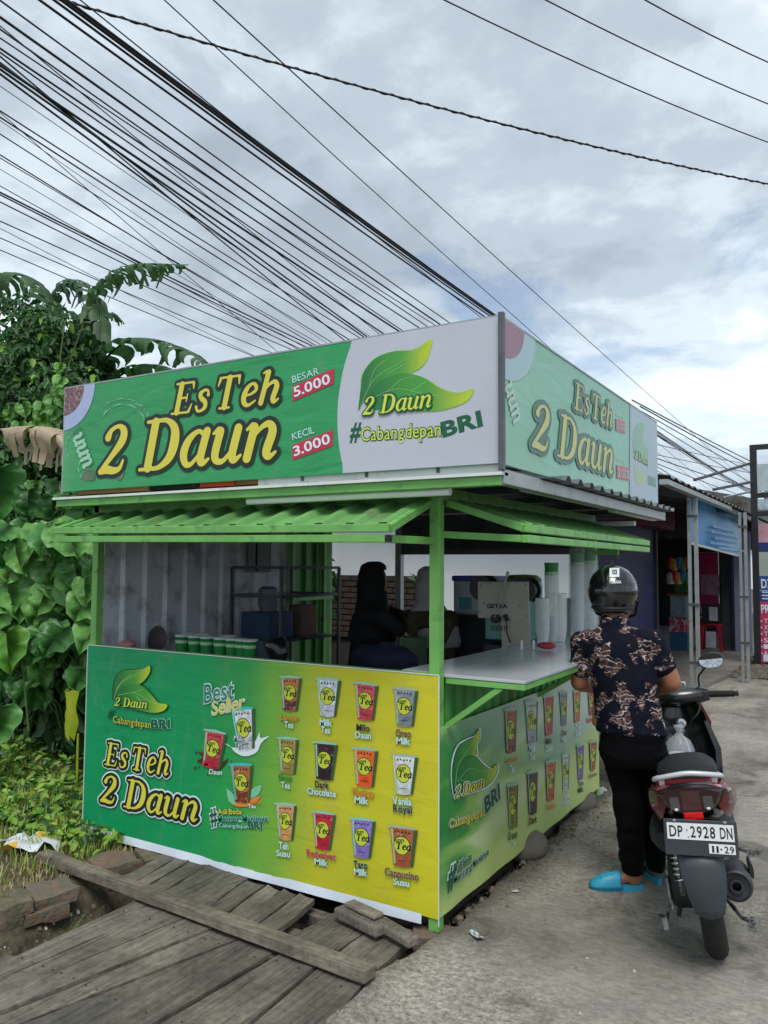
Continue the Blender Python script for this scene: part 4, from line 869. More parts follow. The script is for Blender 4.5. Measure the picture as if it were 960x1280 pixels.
def sm(L1, L2, y0, y1):
    f = lambda L, y: L[0][0]+(L[1][0]-L[0][0])*(y-L[0][1])/(L[1][1]-L[0][1]); return f(L1, y0), f(L2, y0), f(L1, y1), f(L2, y1)
seams = [((-1.398, -.5), (-1.378, -1.4)), ((-1.2, -.6), (-1.27, -1.373)), ((-1.04, -.6), (-1.153, -1.373)), ((-.86, -.6), (-1.02, -1.4)), ((-.70, -.6), (-.917, -1.444)), ((-.487, -.6), (-.53, -1.4)), ((-.262, -.6), (-.21, -1.2)), ((-.03, -.6), (.09, -1.3))]
zz = [0, .004, .008, -.004, -.002, .006, -.002]
for i in range(7):
    x0, x1, x2, x3 = sm(seams[i], seams[i+1], -2.7, -.5+.03*(i % 2))
    gp = g*(.5 if i in (1, 3) else 1)+(.032 if i in (5,) else .008 if i == 4 else 0)
    plank((x0+gp, -2.7), (x1-g, -2.7), (x2+gp, -.42+.03*(i % 2)), (x3-g, -.42+.03*(i % 2)), zz[i])
mb = MB()
for i in range(7):
    for yv in (-1.15, -2.2, -.62):
        x0, x1, x2, x3 = sm(seams[i], seams[i+1], yv, -.5)
        for f in (.25, .75): mb.ell((x0+(x1-x0)*f+.01*math.sin(i*5+yv*9), yv+.012*math.sin(i*3), zz[i]+.002), .005, .005, .002, 6, 4)
mb.build('nail_heads', M('nail_rust', '4a342a', .7, .3), deck)
# upper boards between the beam and the stall
xs_ = [-1.70, -1.60, -1.50, -1.37, -1.22, -1.08]
for i in range(5): plank((xs_[i]+.1+.004, -.45+.01*random.random()), (xs_[i+1]+.1-.004, -.45), (xs_[i]+.004, .0+.02*random.random()), (xs_[i+1]-.004, .02), .035+.006*(i % 2), .028, tilt=random.uniform(-.01, .01), zb=.03)
xs_ = [-1.02, -.9, -.8, -.7, -.59]
for i in range(4): plank((xs_[i]+.03+.004, -.46+.02*random.random()), (xs_[i+1]+.03-.004, -.46), (xs_[i]-.03+.004, -.09+.05*random.random()), (xs_[i+1]-.03-.004, -.08), .03-.008*(i % 2), .025, tilt=random.uniform(-.008, .008), mat=WOOD if i != 1 else WOOD_L)
plank((-.545, -.58), (-.285, -.58), (-.5, -.04), (-.27, -.04), -.012); plank((-.275, -.56), (-.055, -.56), (-.26, -.04), (-.06, -.03), -.01)
plank((-1.62, -.06), (-.55, -.1), (-1.62, .02), (-.55, -.03), -.045, .05)
for y in (-.3, -1.15, -2.2): MB().bar((-1.5, y, -.09), (.02, y, -.09), .09, .1).build('joist', WOOD, deck)
bm_ = MB()                                 # the long loose beam across the boards
A = Vector((-2.2, -.44, .045)); B = Vector((.0, -.56, .04)); n = 12; dr = (B-A).normalized(); sd_ = dr.cross(Vector((0, 0, 1)))
rr = []
for i in range(n+1):
    p = A.lerp(B, i/n); w = .040+.003*noise.noise(Vector((i*.7, 0, 0))); up = Vector((0, 0, 1)); h = .024+.003*noise.noise(Vector((i*.9, 5, 0)))
    rr.append([p-sd_*w-up*h, p+sd_*w-up*h, p+sd_*(w-.004)+up*h, p-sd_*(w-.004)+up*h])
bm_.rings(rr); tagit(bm_.build('beam', WOOD_X, bevel=.004), 'long squared timber beam lying loose across the deck planks', 'beam')
mb = MB(); mb.bar((-.62, -.47, .028), (-.23, -.52, .022), .03, .015).build
tagit(mb.build('wood_sliver', WOOD), 'thin split sliver of wood lying beside the loose beam on the deck', 'wood scrap')
mb = MB(); P = onz(450, 1150, .02); mb.bar((P.x-.12, P.y+.02, .03), (P.x+.16, P.y-.06, .035), .09, .05).bar((P.x+.1, P.y-.0, .035), (P.x+.33, P.y-.08, .03), .07, .04)
tagit(mb.build('wood_block', WOOD_L, bevel=.01), 'broken chunk of grey timber lying under the yellow end of the front banner', 'wood scrap')
mb = MB().bar((P.x-.08, P.y+.03, .07), (P.x+.12, P.y-.03, .075), .06, .02)
tagit(mb.build('wood_offcut', WOOD_L, bevel=.006), 'small curved wood offcut lying on the broken timber chunk', 'wood scrap')

# ------------------------------------------------------------------ brick edging at the ditch
BRICK = M('old_brick', '80624c', .9, var=.25, scale=7, col2='645e52', mask=(.38, .55), bump=.6, bscale=35)
BRICK2 = M('mossy_brick', '6e6252', .92, var=.25, scale=8, col2='56543f', mask=(.4, .6), bump=.6, bscale=30)
def rough_block(c, sx_, sy_, sz_, rz=0, j=.008, seed=0):
    bm = bmesh.new(); bmesh.ops.create_cube(bm, size=1); bmesh.ops.subdivide_edges(bm, edges=bm.edges[:], cuts=2, use_grid_fill=True)
    mb = MB(); cr, sr = math.cos(rz), math.sin(rz)
    for v in bm.verts:
        p = v.co.copy(); q = Vector((p.x*sx_, p.y*sy_, p.z*sz_)); k = p*2
        l = abs(k.x)**6+abs(k.y)**6+abs(k.z)**6; q *= (1-.022*max(0, l-1))
        q += noise.noise_vector(q*18+Vector((seed*3.1, seed, 0)))*j; mb.v.append((c[0]+q.x*cr-q.y*sr, c[1]+q.x*sr+q.y*cr, c[2]+q.z))
    mb.f = [tuple(v.index for v in f.verts) for f in bm.faces]; mb.m = [0]*len(mb.f); bm.free(); return mb
wl = thing('brick_edging', 'low crumbling brick edging between the grass and the ditch', 'brick edging', (-1.9, -.5, 0))
k = 0
for (x0, y0, x1, y1, n) in ((-2.0, -1.22, -1.80, -.62, 3), (-1.93, -.42, -1.66, .28, 3)):
    for c in range(2):
        for i in range(n):
            f = (i+.5+(.0 if c else .3))/n
            if f > 1: continue
            x = x0+(x1-x0)*f; y = y0+(y1-y0)*f; L2 = math.hypot(x1-x0, y1-y0)/n
            rough_block((x+.02*c+.01*math.sin(k*3), y, .0-.055*c), .22-.02*c, L2-.004, .055, math.atan2(y1-y0, x1-x0)-PI/2+.05*math.sin(k*5), .02, k).build('brick', [BRICK, BRICK2][k % 3 == 1], wl, smooth=True, angle=60); k += 1
rough_block((-1.5, -1.75, -.06), .5, .16, .16, .5, .02, 44).build('footing_block', BRICK2, wl, smooth=True, angle=60)
bk = thing('brick', 'mossy brick under the front right leg of the stall', 'brick', (.02, -.02, 0))
rough_block((.0, -.01, -.035), .2, .14, .06, .5, .014, 71).build('brick_body', BRICK, bk, smooth=True, angle=60)
rough_block((.03, -.05, -.05), .2, .1, .05, .2, .018, 72).build('moss_clod', BRICK2, bk, smooth=True, angle=60)
STONE = M('river_stone', '5f5b53', .85, var=.25, scale=4, bump=.3, bscale=25, col2='5d594f', mask=(.5, .65))
def stone(c, rx, ry, rz, label, seed, mat=STONE):
    mb = MB(); mb.ell(c, rx, ry, rz, 18, 12)
    mb.v = [tuple(Vector(p)+noise.noise_vector(Vector(p)*5+Vector((seed, 0, 0)))*min(rx, rz)*.22) for p in mb.v]
    return tagit(mb.build('stone', mat, smooth=True, angle=180), label, 'stone')
p = onz(680, 1075); stone((p.x-.11, p.y+.05, .04), .11, .15, .09, 'large rounded grey boulder under the road side banner', 1)
stone((-.22, .12, .0), .14, .12, .09, 'flat stone in the shade behind the front right leg of the stall', 2)
stone((-1.0, .1, -.06), .12, .1, .1, 'dark stone in the shade under the middle of the front banner', 3, BRICK2)
stone((-1.38, .14, -.08), .14, .1, .12, 'lumpy stone in the shade under the left half of the front banner', 4, BRICK2)
stone((-.05, 2.2, .02), .13, .2, .08, 'rubble stone by the far leg of the stall on the road side', 5)
MB().box(-.09, -.02, .1, 2.3, -.09, .03).build
mb = MB(); mb.bar((-.1, .12, .0), (-.08, 2.3, .0), .09, .11); tagit(mb.build('footing_timber', WOOD, bevel=.01), 'dark timber sill lying under the road side of the stall', 'timber')

# rubble and leaf litter along the foot of the stall
def debris(name, n, fx, fy, size, mats, label, zf, seed):
    r = np.random.default_rng(seed); V = []; F = []; mi = []
    for i in range(n):
        x, y = fx(r), fy(r); s = size*(.3+r.random()**2*1.4); z = zf(x, y)
        P = [(s*math.cos(a)*r.uniform(.6, 1.1), s*math.sin(a)*r.uniform(.6, 1.1)) for a in np.linspace(0, 2*PI, 6)[:-1]]
        b0 = len(V)
        for q in P[:4]: V.append((x+q[0], y+q[1], z-.003))
        for q in P[:4]: V.append((x+q[0]*.6, y+q[1]*.6, z+s*r.uniform(.3, .8)))
        F += [(b0+4, b0+5, b0+6, b0+7)]+[(b0+k, b0+(k+1) % 4, b0+4+(k+1) % 4, b0+4+k) for k in range(4)]; mi += [int(r.integers(0, len(mats)))]*5
    o = soup(name, V, F, mats, mi=mi, kind='stuff'); return tagit(o, label, 'rubble')
debris('rubble', 700, lambda r: -.02+abs(r.normal(0, .09))-.03, lambda r: r.uniform(.1, 3.0), .016, [STONE, BRICK2, WOOD_L], 'crumbs of rubble and dirt along the foot of the road side banner', lambda x, y: 0 if x > .03 else -.06, 3)
debris('rubble', 500, lambda r: r.uniform(-2.4, -.1), lambda r: r.uniform(.0, .5), .03, [STONE, BRICK2, BRICK], 'broken stones and rubble in the dark gap under the front banner', lambda x, y: gh(x, y), 4)
debris('rubble', 500, lambda r: r.uniform(-1.75, -1.35), lambda r: r.uniform(-1.9, -.3), .014, [STONE, BRICK2, WHITE_P, WOOD_L], 'small rubble and scraps in the ditch beside the deck', lambda x, y: gh(x, y), 5)
debris('rubble', 900, lambda r: r.uniform(.25, 1.7)**1, lambda r: r.uniform(6.2, 13), .05, [STONE, BRICK2, M('dry_dirt', '5d5345', .95, var=.3)], 'heaped dirt and stones at the veranda edge by the shops', lambda x, y: 0, 6) if 0 else None
debris('rubble', 700, lambda r: r.uniform(-.05, .55), lambda r: r.uniform(9.6, 14.5), .06, [STONE, BRICK2, M('dry_dirt', '5d5345', .95, var=.3)], 'dark dirt and rubble at the veranda edge by the black sign frame', lambda x, y: .02, 7)
debris('grit', 900, lambda r: r.uniform(.1, 3.2), lambda r: r.uniform(-1.5, 6.0), .006, [STONE, WOOD_L, M('grit_pale', 'a8a49a', .9)], 'loose grit scattered over the concrete road', lambda x, y: .002, 8)
# ------------------------------------------------------------------ plants
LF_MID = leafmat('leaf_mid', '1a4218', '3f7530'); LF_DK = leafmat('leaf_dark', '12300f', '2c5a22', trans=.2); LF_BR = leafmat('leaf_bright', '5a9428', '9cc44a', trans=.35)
LF_YG = leafmat('leaf_yellow', '9ab82a', 'c6d23c', trans=.4); LF_BAN = leafmat('banana_leaf', '284a26', '4d7440', trans=.3); LF_DEAD = leafmat('dead_leaf', '96826a', 'c0ad90', trans=.15)
GRASSM = leafmat('grass_blade', '577a2a', 'a4b858', trans=.25, scale=1.5); STEM = M('stem', '5a6e3a', .7, var=.2)
BARK = M('bark', '4d4336', .9, var=.3, scale=10, bump=.5)
def leaf_soup(name, C3, Nn, size, mats, parent=None, kind=None, mi=None, asp=.62, fold=.18, loc=(0, 0, 0), droop=.5):
    """many folded leaf blades (2 quads... as 4 tris each) at centres C3 facing Nn"""
    C3 = np.asarray(C3); n = len(C3); Nn = Nn/np.linalg.norm(Nn, axis=1, keepdims=True); size = np.broadcast_to(size, (n,))[:, None]
    up = rng.normal(size=(n, 3))*(1-droop)+np.array([0, 0, -1])*droop*1.4; T_ = up-Nn*(up*Nn).sum(1, keepdims=True); T_ /= np.linalg.norm(T_, axis=1, keepdims=True)
    B = np.cross(Nn, T_); f = fold*size
    P0 = C3-T_*size*.5; P3 = C3+T_*size*.55-Nn*f*.4; m1 = C3-T_*size*.12-Nn*f*.5; 
    l1 = C3-T_*size*.22+B*size*asp*.42+Nn*f; r1 = C3-T_*size*.22-B*size*asp*.42+Nn*f; l2 = C3+T_*size*.18+B*size*asp*.36+Nn*f*.7; r2 = C3+T_*size*.18-B*size*asp*.36+Nn*f*.7
    V = np.stack([P0, l1, l2, P3, r2, r1, m1], 1).reshape(-1, 3)
    base = (np.arange(n)*7)[:, None]; q = np.array([[0, 1, 6], [1, 2, 6], [2, 3, 6], [3, 4, 6], [4, 5, 6], [5, 0, 6]])
    F = (base[:, None, :]+q[None]).reshape(-1, 3)
    if mi is not None: mi = np.repeat(mi, 6)
    return soup(name, V, F, mats, parent, kind, mi, loc=loc)
def blob_leaves(cs, n, surf=.75):
    """points through a set of ellipsoid clumps, denser at their skins"""
    P = []; Q = []; w = np.array([c[3]*c[4]*c[5] for c in cs])**.67; w /= w.sum()
    for c, k in zip(cs, (w*n).astype(int)+1):
        d = rng.normal(size=(k, 3)); d /= np.linalg.norm(d, axis=1, keepdims=True); r = surf+(1-surf)*rng.random((k, 1)); r[rng.random(k) < .25] *= .7
        P.append(np.array(c[:3])+d*r*np.array(c[3:6])); Q.append(d+rng.normal(size=(k, 3))*.55)
    return np.concatenate(P), np.concatenate(Q)
# heart-shaped large leaf: shared meshes
def heart(name, mat, s=1, wavy=.04, long=1.15):
    out = [(0, 0), (.14, .12), (.34, .15), (.52, .02), (.57, -.22), (.5, -.5), (.3, -.76), (0, -long)]
    mb = MB(); mb.v = [(0, 0, 0), (0, -.35, .03), (0, -.75, -.03)]
    idx = []; 
    oc = [tuple(q[:2]) for q in catmull([(a_, b_, 0) for a_, b_ in out], 2)]; out = oc
    for sgn in (1, -1):
        for i, (x, y) in enumerate(out[1:-1]):
            mb.v.append((sgn*x*s, y*s, .10*x+wavy*math.sin(i*2.3+sgn)))
    mb.v.append((0, -long, -.16)); k_ = len(out)-2; tip = 3+2*k_
    A = list(range(3, 3+k_)); Bn = list(range(3+k_, 3+2*k_))
    for L_ in (A, Bn):
        a_, b_ = int(k_*.55), int(k_*.8)
        mb.f += [(0, L_[i], L_[i+1]) for i in range(a_)]+[(0, L_[a_], 1)]+[(1, L_[i], L_[i+1]) for i in range(a_, b_)]+[(1, L_[b_], 2)]+[(2, L_[i], L_[i+1]) for i in range(b_, k_-1)]+[(2, L_[-1], tip)]
    mb.v = [(v[0]*(1+.05*math.sin(i*1.3+wavy*50)), v[1]*(1+.03*math.sin(i*1.7+wavy*80)), v[2]+.03*math.sin(i*1.2+wavy*30)-.12*v[0]**2) for i, v in enumerate(mb.v)]
    mb.m = [0]*len(mb.f); me = bpy.data.meshes.new(name); me.from_pydata(mb.v, [], mb.f); me.materials.append(mat)
    me.polygons.foreach_set('use_smooth', [True]*len(me.polygons)); return me
def veinleaf(nm, a, b2):
    """big leaf with paler radiating veins"""
    mt, t, b = new_mat(nm); co = N(t, 'ShaderNodeTexCoord'); sp = N(t, 'ShaderNodeSeparateXYZ'); t.links.new(co.outputs['Object'], sp.inputs[0])
    ax = N(t, 'ShaderNodeMath', operation='ABSOLUTE'); t.links.new(sp.outputs[0], ax.inputs[0])
    m1 = N(t, 'ShaderNodeMath', operation='MULTIPLY_ADD'); t.links.new(ax.outputs[0], m1.inputs[0]); m1.inputs[1].default_value = 1.1; t.links.new(sp.outputs[1], m1.inputs[2])
    m2 = N(t, 'ShaderNodeMath', operation='MULTIPLY'); t.links.new(m1.outputs[0], m2.inputs[0]); m2.inputs[1].default_value = 5
    m3 = N(t, 'ShaderNodeMath', operation='FRACT'); t.links.new(m2.outputs[0], m3.inputs[0]); m4 = N(t, 'ShaderNodeMath', operation='SUBTRACT'); t.links.new(m3.outputs[0], m4.inputs[0]); m4.inputs[1].default_value = .5
    m5 = N(t, 'ShaderNodeMath', operation='ABSOLUTE'); t.links.new(m4.outputs[0], m5.inputs[0]); v1 = ramp(t, m5.outputs[0], [(0, (1, 1, 1)), (.07, (0, 0, 0))])
    v2 = ramp(t, ax.outputs[0], [(0.0, (1, 1, 1)), (.018, (0, 0, 0))]); vx = N(t, 'ShaderNodeMix', data_type='RGBA', blend_type='LIGHTEN'); vx.inputs[0].default_value = 1; t.links.new(v1, vx.inputs[6]); t.links.new(v2, vx.inputs[7])
    oi = N(t, 'ShaderNodeObjectInfo'); nz = N(t, 'ShaderNodeTexNoise'); nz.inputs['Scale'].default_value = 4; t.links.new(co.outputs['Object'], nz.inputs['Vector'])
    ad = N(t, 'ShaderNodeMath', operation='MULTIPLY_ADD'); t.links.new(oi.outputs['Random'], ad.inputs[0]); ad.inputs[1].default_value = .5; t.links.new(nz.outputs[0], ad.inputs[2])
    c = ramp(t, ad.outputs[0], [(.35, a), (1.0, b2)])
    mx = N(t, 'ShaderNodeMix', data_type='RGBA'); mm = N(t, 'ShaderNodeMath', operation='MULTIPLY'); mm.inputs[1].default_value = .3; t.links.new(vx.outputs[2], mm.inputs[0]); t.links.new(mm.outputs[0], mx.inputs[0])
    t.links.new(c, mx.inputs[6]); mx.inputs[7].default_value = (*lin('8fb868'), 1)
    t.links.new(mx.outputs[2], b.inputs['Base Color']); b.inputs['Roughness'].default_value = .42
    tr = N(t, 'ShaderNodeBsdfTranslucent'); t.links.new(mx.outputs[2], tr.inputs[0]); ms = N(t, 'ShaderNodeMixShader'); ms.inputs[0].default_value = .22
    t.links.new(b.outputs[0], ms.inputs[1]); t.links.new(tr.outputs[0], ms.inputs[2]); t.links.new(ms.outputs[0], t.nodes['Material Output'].inputs[0]); return mt
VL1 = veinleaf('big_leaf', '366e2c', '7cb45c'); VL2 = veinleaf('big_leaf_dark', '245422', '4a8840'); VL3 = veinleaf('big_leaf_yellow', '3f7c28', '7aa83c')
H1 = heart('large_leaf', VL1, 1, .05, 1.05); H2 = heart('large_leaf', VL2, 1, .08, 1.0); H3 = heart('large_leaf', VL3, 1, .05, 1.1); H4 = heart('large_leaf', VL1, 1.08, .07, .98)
def face_mat(pos, nrm, s, roll=0):
    """leaf local: blade in xy, tip towards -y, normal +z; tip hangs down"""
    nrm = Vector(nrm).normalized(); dn = Vector((0, 0, -1)); y = -(dn-nrm*dn.dot(nrm))
    if y.length < .05: y = Vector((0, 1, 0))
    y.normalize(); y = Matrix.Rotation(roll, 3, nrm) @ y; x = y.cross(nrm)
    m_ = Matrix((x*s, y*s, nrm*s)).transposed().to_4x4(); m_.translation = Vector(pos); return m_
def big_shrub(name, label, loc, specs, cat='shrub'):
    r_ = thing(name, label, cat, loc); l = Vector(loc)
    for p, nrm, s, ro, me in specs:
        o = bpy.data.objects.new('large_leaf', me); COL.objects.link(o); o.parent = r_; o.matrix_local = face_mat(Vector(p)-l, nrm, s, ro)
    # petioles and stems
    mb = MB(); base = l
    for p, nrm, s, ro, me in specs[::3]:
        q = Vector(p); b0 = Vector((base.x+(q.x-base.x)*.5, base.y+.25+(q.y-base.y)*.5, max(base.z, q.z-.7))); mb.tube([b0, b0.lerp(q, .6)+Vector((0, .05, .08)), q], [.008, .005, .003], 5)
    mb.build('stem', STEM, r_, smooth=True); return r_
rd = random.Random(5)
def wall_specs(pxr, pyr, yr, n, sr, mes, jit=.75):
    out = []
    for i in range(n):
        for _ in range(20):
            px = rd.uniform(*pxr); py = rd.uniform(*pyr); y = rd.uniform(*yr); p = ony(px, py, y)
            if p.x < -2.48 or p.y < -.3: break
        tocam = (CAM-p).normalized(); nrm = tocam+Vector((rd.uniform(-jit, jit), rd.uniform(-jit, jit), rd.uniform(0, jit*1.6)))
        out.append((p, nrm, rd.uniform(*sr), rd.uniform(-.5, .5), rd.choice(mes)))
    return out
big_shrub('climbing_shrub', 'wall of overlapping large heart shaped leaves beside the left end of the stall', (-3.2, .8, .0), wall_specs((-10, 128), (655, 800), (.35, 1.15), 120, (.17, .29), [H1, H1, H4, H2, H2, H1, H4, H1, H2, H4, H1, H3]))
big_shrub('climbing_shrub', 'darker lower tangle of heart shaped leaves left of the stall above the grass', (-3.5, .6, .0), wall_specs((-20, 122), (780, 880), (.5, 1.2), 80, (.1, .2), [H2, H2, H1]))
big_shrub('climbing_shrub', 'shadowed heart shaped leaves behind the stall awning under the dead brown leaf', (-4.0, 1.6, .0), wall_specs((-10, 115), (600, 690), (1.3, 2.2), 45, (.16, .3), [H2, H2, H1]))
# very large pale leaves at the photograph's left rim
s_ = [(ony(8, 792, .2), (.6, -.7, .35), .27, .2, H3), (ony(0, 885, .1), (.5, -.7, .3), .3, -.2, H1), (ony(-6, 590, 1.4), (.8, -.5, .1), .5, .1, H2)]
big_shrub('taro_plant', 'taro with very large pale green leaves at the far left above the grass', (-3.4, 0, 0), s_, 'plant')
# upright young yellow-green leaf
p = ony(92, 925, .45); yl = thing('young_leaf_plant', 'single upright yellow green young leaf standing in the weeds left of the stall', 'plant', (p.x, p.y, 0))
mb = MB(); h0 = ony(98, 917, .45).z; h1 = ony(93, 862, .45).z
for i in range(9):
    f = i/8; z = h0+(h1-h0)*f; w = .066*(.72+.4*f+.06*math.sin(f*11))
    for j in range(7):
        u = j/6-.5; mb.v.append((p.x+u*2*w*.8+.01*math.sin(f*9+j), p.y-.06*math.cos(u*2.6)+.012*math.sin(j*2+f*7), z+.012*math.sin(j*1.7)*(f > .8)-(.05*rd.random() if i == 0 else 0)))
mb.f = [(i*7+j, i*7+j+1, (i+1)*7+j+1, (i+1)*7+j) for i in range(8) for j in range(6)]; mb.m = [0]*len(mb.f)
mb.build('leaf', LF_YG, yl, smooth=True, angle=180); MB().tube([(p.x+.05, p.y, 0), (p.x+.045, p.y, h0)], .008, 6).build('stem', LF_YG, yl)

# vine-smothered tree: clumps of small leaves behind the shrubs
def pxc(px, py, y, r): p = ony(px, py, y); return (p.x, p.y, p.z, *([r] if not isinstance(r, tuple) else []), *((r, r) if not isinstance(r, tuple) else r))
cl = [pxc(15, 420, 2.6, .55), pxc(60, 430, 2.5, .5), pxc(30, 480, 2.3, .6), pxc(85, 500, 2.3, .45), pxc(60, 540, 2.2, .5), pxc(10, 560, 2.4, .6), pxc(45, 600, 2.1, .5), pxc(75, 640, 2.0, .4), pxc(5, 640, 2.2, .6), pxc(-40, 500, 2.8, .8), pxc(-50, 620, 2.6, .8), pxc(95, 455, 3.0, .35)]
tr = thing('vine_covered_tree', 'dark tree smothered in small leaved vines behind the left end of the roof sign', 'tree', (-5, 3.2, 0))
MB().tube([(-5, 3.3, -.1), (-4.9, 3.25, 1.5), (-5.1, 3.3, 3.2)], [.14, .11, .07], 8).tube([(-4.9, 3.25, 1.6), (-4.4, 3.1, 2.8), (-4.2, 3.0, 3.2)], [.07, .05, .03], 6).tube([(-5, 3.3, 1.9), (-5.6, 3.2, 3.0)], [.07, .03], 6).build('trunk', BARK, tr, smooth=True)
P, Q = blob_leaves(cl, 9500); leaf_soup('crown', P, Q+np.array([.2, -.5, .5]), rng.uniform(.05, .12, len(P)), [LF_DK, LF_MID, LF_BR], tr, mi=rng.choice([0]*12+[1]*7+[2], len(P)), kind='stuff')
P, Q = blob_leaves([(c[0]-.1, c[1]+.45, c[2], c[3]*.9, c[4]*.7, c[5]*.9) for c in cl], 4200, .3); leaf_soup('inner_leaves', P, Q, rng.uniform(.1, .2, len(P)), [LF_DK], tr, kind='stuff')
# background greenery that closes the view to the left
cl = [(-6.5, 4.5, 1, 1.2, .8, 1.1), (-8, 5.5, 1.2, 1.5, 1, 1.4), (-5.2, 3.6, .8, .9, .7, .9), (-9.5, 4, 1, 1.5, 1, 1.6), (-7, 2.6, .5, 1.4, .8, 1.0), (-11, 7, 1.2, 2, 1.5, 1.6), (-4.4, 4.2, 1.2, .8, .8, 1.0), (-3.9, 3.0, .7, .7, .6, .7), (-5.0, 1.9, .3, .9, .5, .45), (-3.2, .85, .3, .6, .3, .4), (-4.0, 1.0, .35, .7, .35, .45), (-4.8, 1.2, .4, .7, .35, .5), (-3.0, .9, .9, .4, .2, .5), (-3.8, 1.1, .9, .6, .25, .5), (-3.6, 2.0, .8, .6, .45, .8), (-4.4, 1.8, 1.5, .7, .5, .6)]
bs = thing('undergrowth', 'dense dark undergrowth filling the plot behind the shrubs on the left', 'bushes', (-6.5, 4, 0)); bs['kind'] = 'stuff'
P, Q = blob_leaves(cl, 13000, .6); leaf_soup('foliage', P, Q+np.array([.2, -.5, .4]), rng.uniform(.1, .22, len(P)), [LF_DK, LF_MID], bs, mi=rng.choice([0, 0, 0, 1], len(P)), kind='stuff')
# hanging vine strands with bright heart leaves in front of the tree
vn = thing('hanging_vine', 'vine strands with bright pointed leaves hanging left of the roof sign', 'vine', tuple(ony(70, 600, 1.6)))
mb = MB(); spots = []
for pts in ([(82, 400), (76, 440), (74, 480), (66, 515), (58, 560)], [(104, 405), (88, 450), (80, 475), (70, 500), (62, 535), (45, 560)], [(60, 530), (55, 570), (40, 610)]):
    P = [ony(x, y, 1.6) for x, y in pts]; P = [Vector(q) for q in catmull([tuple(p) for p in P], 5)]; mb.tube(P, .006, 5)
for x, y, s in ((77, 472, .13), (70, 484, .12), (80, 486, .1), (66, 497, .14), (74, 497, .11), (53, 504, .14), (68, 511, .13), (54, 517, .15), (44, 529, .14), (65, 531, .12), (27, 505, .14), (24, 528, .14), (60, 545, .1), (12, 515, .1), (75, 455, .1)): spots.append((ony(x, y, 1.55), s))
mb.build('stem', STEM, vn); lv = vn.location
for p, s in spots:
    o = bpy.data.objects.new('leaf', H3 if rd.random() < .7 else H1); COL.objects.link(o); o.parent = vn
    o.matrix_local = face_mat(p-lv, (CAM-p).normalized()+Vector((rd.uniform(-.4, .4), 0, rd.uniform(0, .5))), s, rd.uniform(-.5, .5))

# banana: leaves torn into strips along an arched midrib
def banana_leaf(par, rib, w, mats=LF_BAN, torn=.7, droop=1.0, seed=0, name='leaf', strip=.055, both=True, side=None, curl=.4, dead=False):
    r = random.Random(seed); P = [Vector(p[:3]) for p in catmull([tuple(p) for p in rib], 10)]; mb = MB()
    d = [0]; 
    for i in range(1, len(P)): d.append(d[-1]+(P[i]-P[i-1]).length)
    Ltot = d[-1]
    def at(s):
        for i in range(1, len(P)):
            if d[i] >= s or i == len(P)-1: f = (s-d[i-1])/max(1e-6, d[i]-d[i-1]); return P[i-1].lerp(P[i], f), (P[i]-P[i-1]).normalized()
    mb.tube([p for p in P[::2]], [.018*(1-.8*i/len(P[::2])) for i in range(len(P[::2]))], 5)
    for sgn in (1, -1):
        if side and sgn != side: continue
        s = Ltot*.06; gapped = False; prev = None
        while s < Ltot*.99:
            wd = strip*1.5*r.uniform(.5, 1.6); e = min(s+wd, Ltot); f = (s+e)/2/Ltot
            prof = (min(1, f/.22)**.6)*(1-max(0, (f-.72)/.28)**1.6); L_ = w*1.15*prof*(r.uniform(.6, 1.05) if r.random() < torn else 1)
            a0, t0 = at(s); a1, t1 = at(e*(1) if r.random() > torn*.8 else e-wd*.3); sd2 = t0.cross(Vector((0, 0, 1))).normalized()*sgn; up = Vector((0, 0, 1)); k = 5; fl = r.uniform(.8, 1.25)*droop
            sweep = t0*.25; base = len(mb.v); tw = r.uniform(-.15, .15)
            for j in range(k+1):
                q = j/k; ang = curl-q*1.35*fl; 
                off = (sd2*math.cos(ang)+up*math.sin(ang)); off = sd2*(q*L_*math.cos(min(1.45, q*1.15*fl)))+up*(L_*(.12*q-.62*fl*q*q))+sweep*L_*q
                nar = 1-(.4*q**2 if torn > .3 else .1*q)
                c = (a0+a1)/2; h = (a1-a0)/2*nar; tws = t0*tw*q*wd
                mb.v += [c-h+off+tws, c+h*.98+off+tws*.4]
            for j in range(k): mb.f.append((base+2*j, base+2*j+1, base+2*j+3, base+2*j+2)); mb.m.append(0)
            s = e
    return mb.build(name, mats, par, smooth=True, angle=180, recalc=False)
bp_ = thing('banana_plant', 'banana plant with tattered arching leaves rising behind the roof sign', 'banana plant', (-4.6, 3.4, 0))
y = 3.4
MB().tube([(-4.6, 3.4, -.1), (-4.62, 3.4, 1.8), tuple(ony(122, 560, y)), tuple(ony(118, 470, y))], [.12, .1, .08, .05], 10).build('trunk', M('banana_stem', '5f6b42', .6, var=.25, scale=5, col2='6b5238', mask=(.5, .65)), bp_, smooth=True)
Pq = lambda L_, y=y: [ony(a, b, y+c) for a, b, c in L_]
banana_leaf(bp_, Pq([(120, 480, 0), (121, 420, -.1), (118, 378, -.1), (135, 348, -.15), (175, 332, -.2), (236, 331, -.3)]), .34, seed=1, torn=.9, strip=.09, droop=1.2)
banana_leaf(bp_, Pq([(118, 385, 0), (108, 356, .1), (88, 352, .2), (66, 378, .3)]), .42, seed=2, strip=.09, torn=.9, droop=1.2)
banana_leaf(bp_, Pq([(118, 372, 0), (114, 400, -.1), (115, 440, -.2)]), .2, seed=3, torn=.1, strip=.12, droop=.5)
banana_leaf(bp_, Pq([(122, 370, 0), (126, 398, -.12), (124, 436, -.2)]), .16, seed=31, torn=.1, strip=.12, droop=.6)
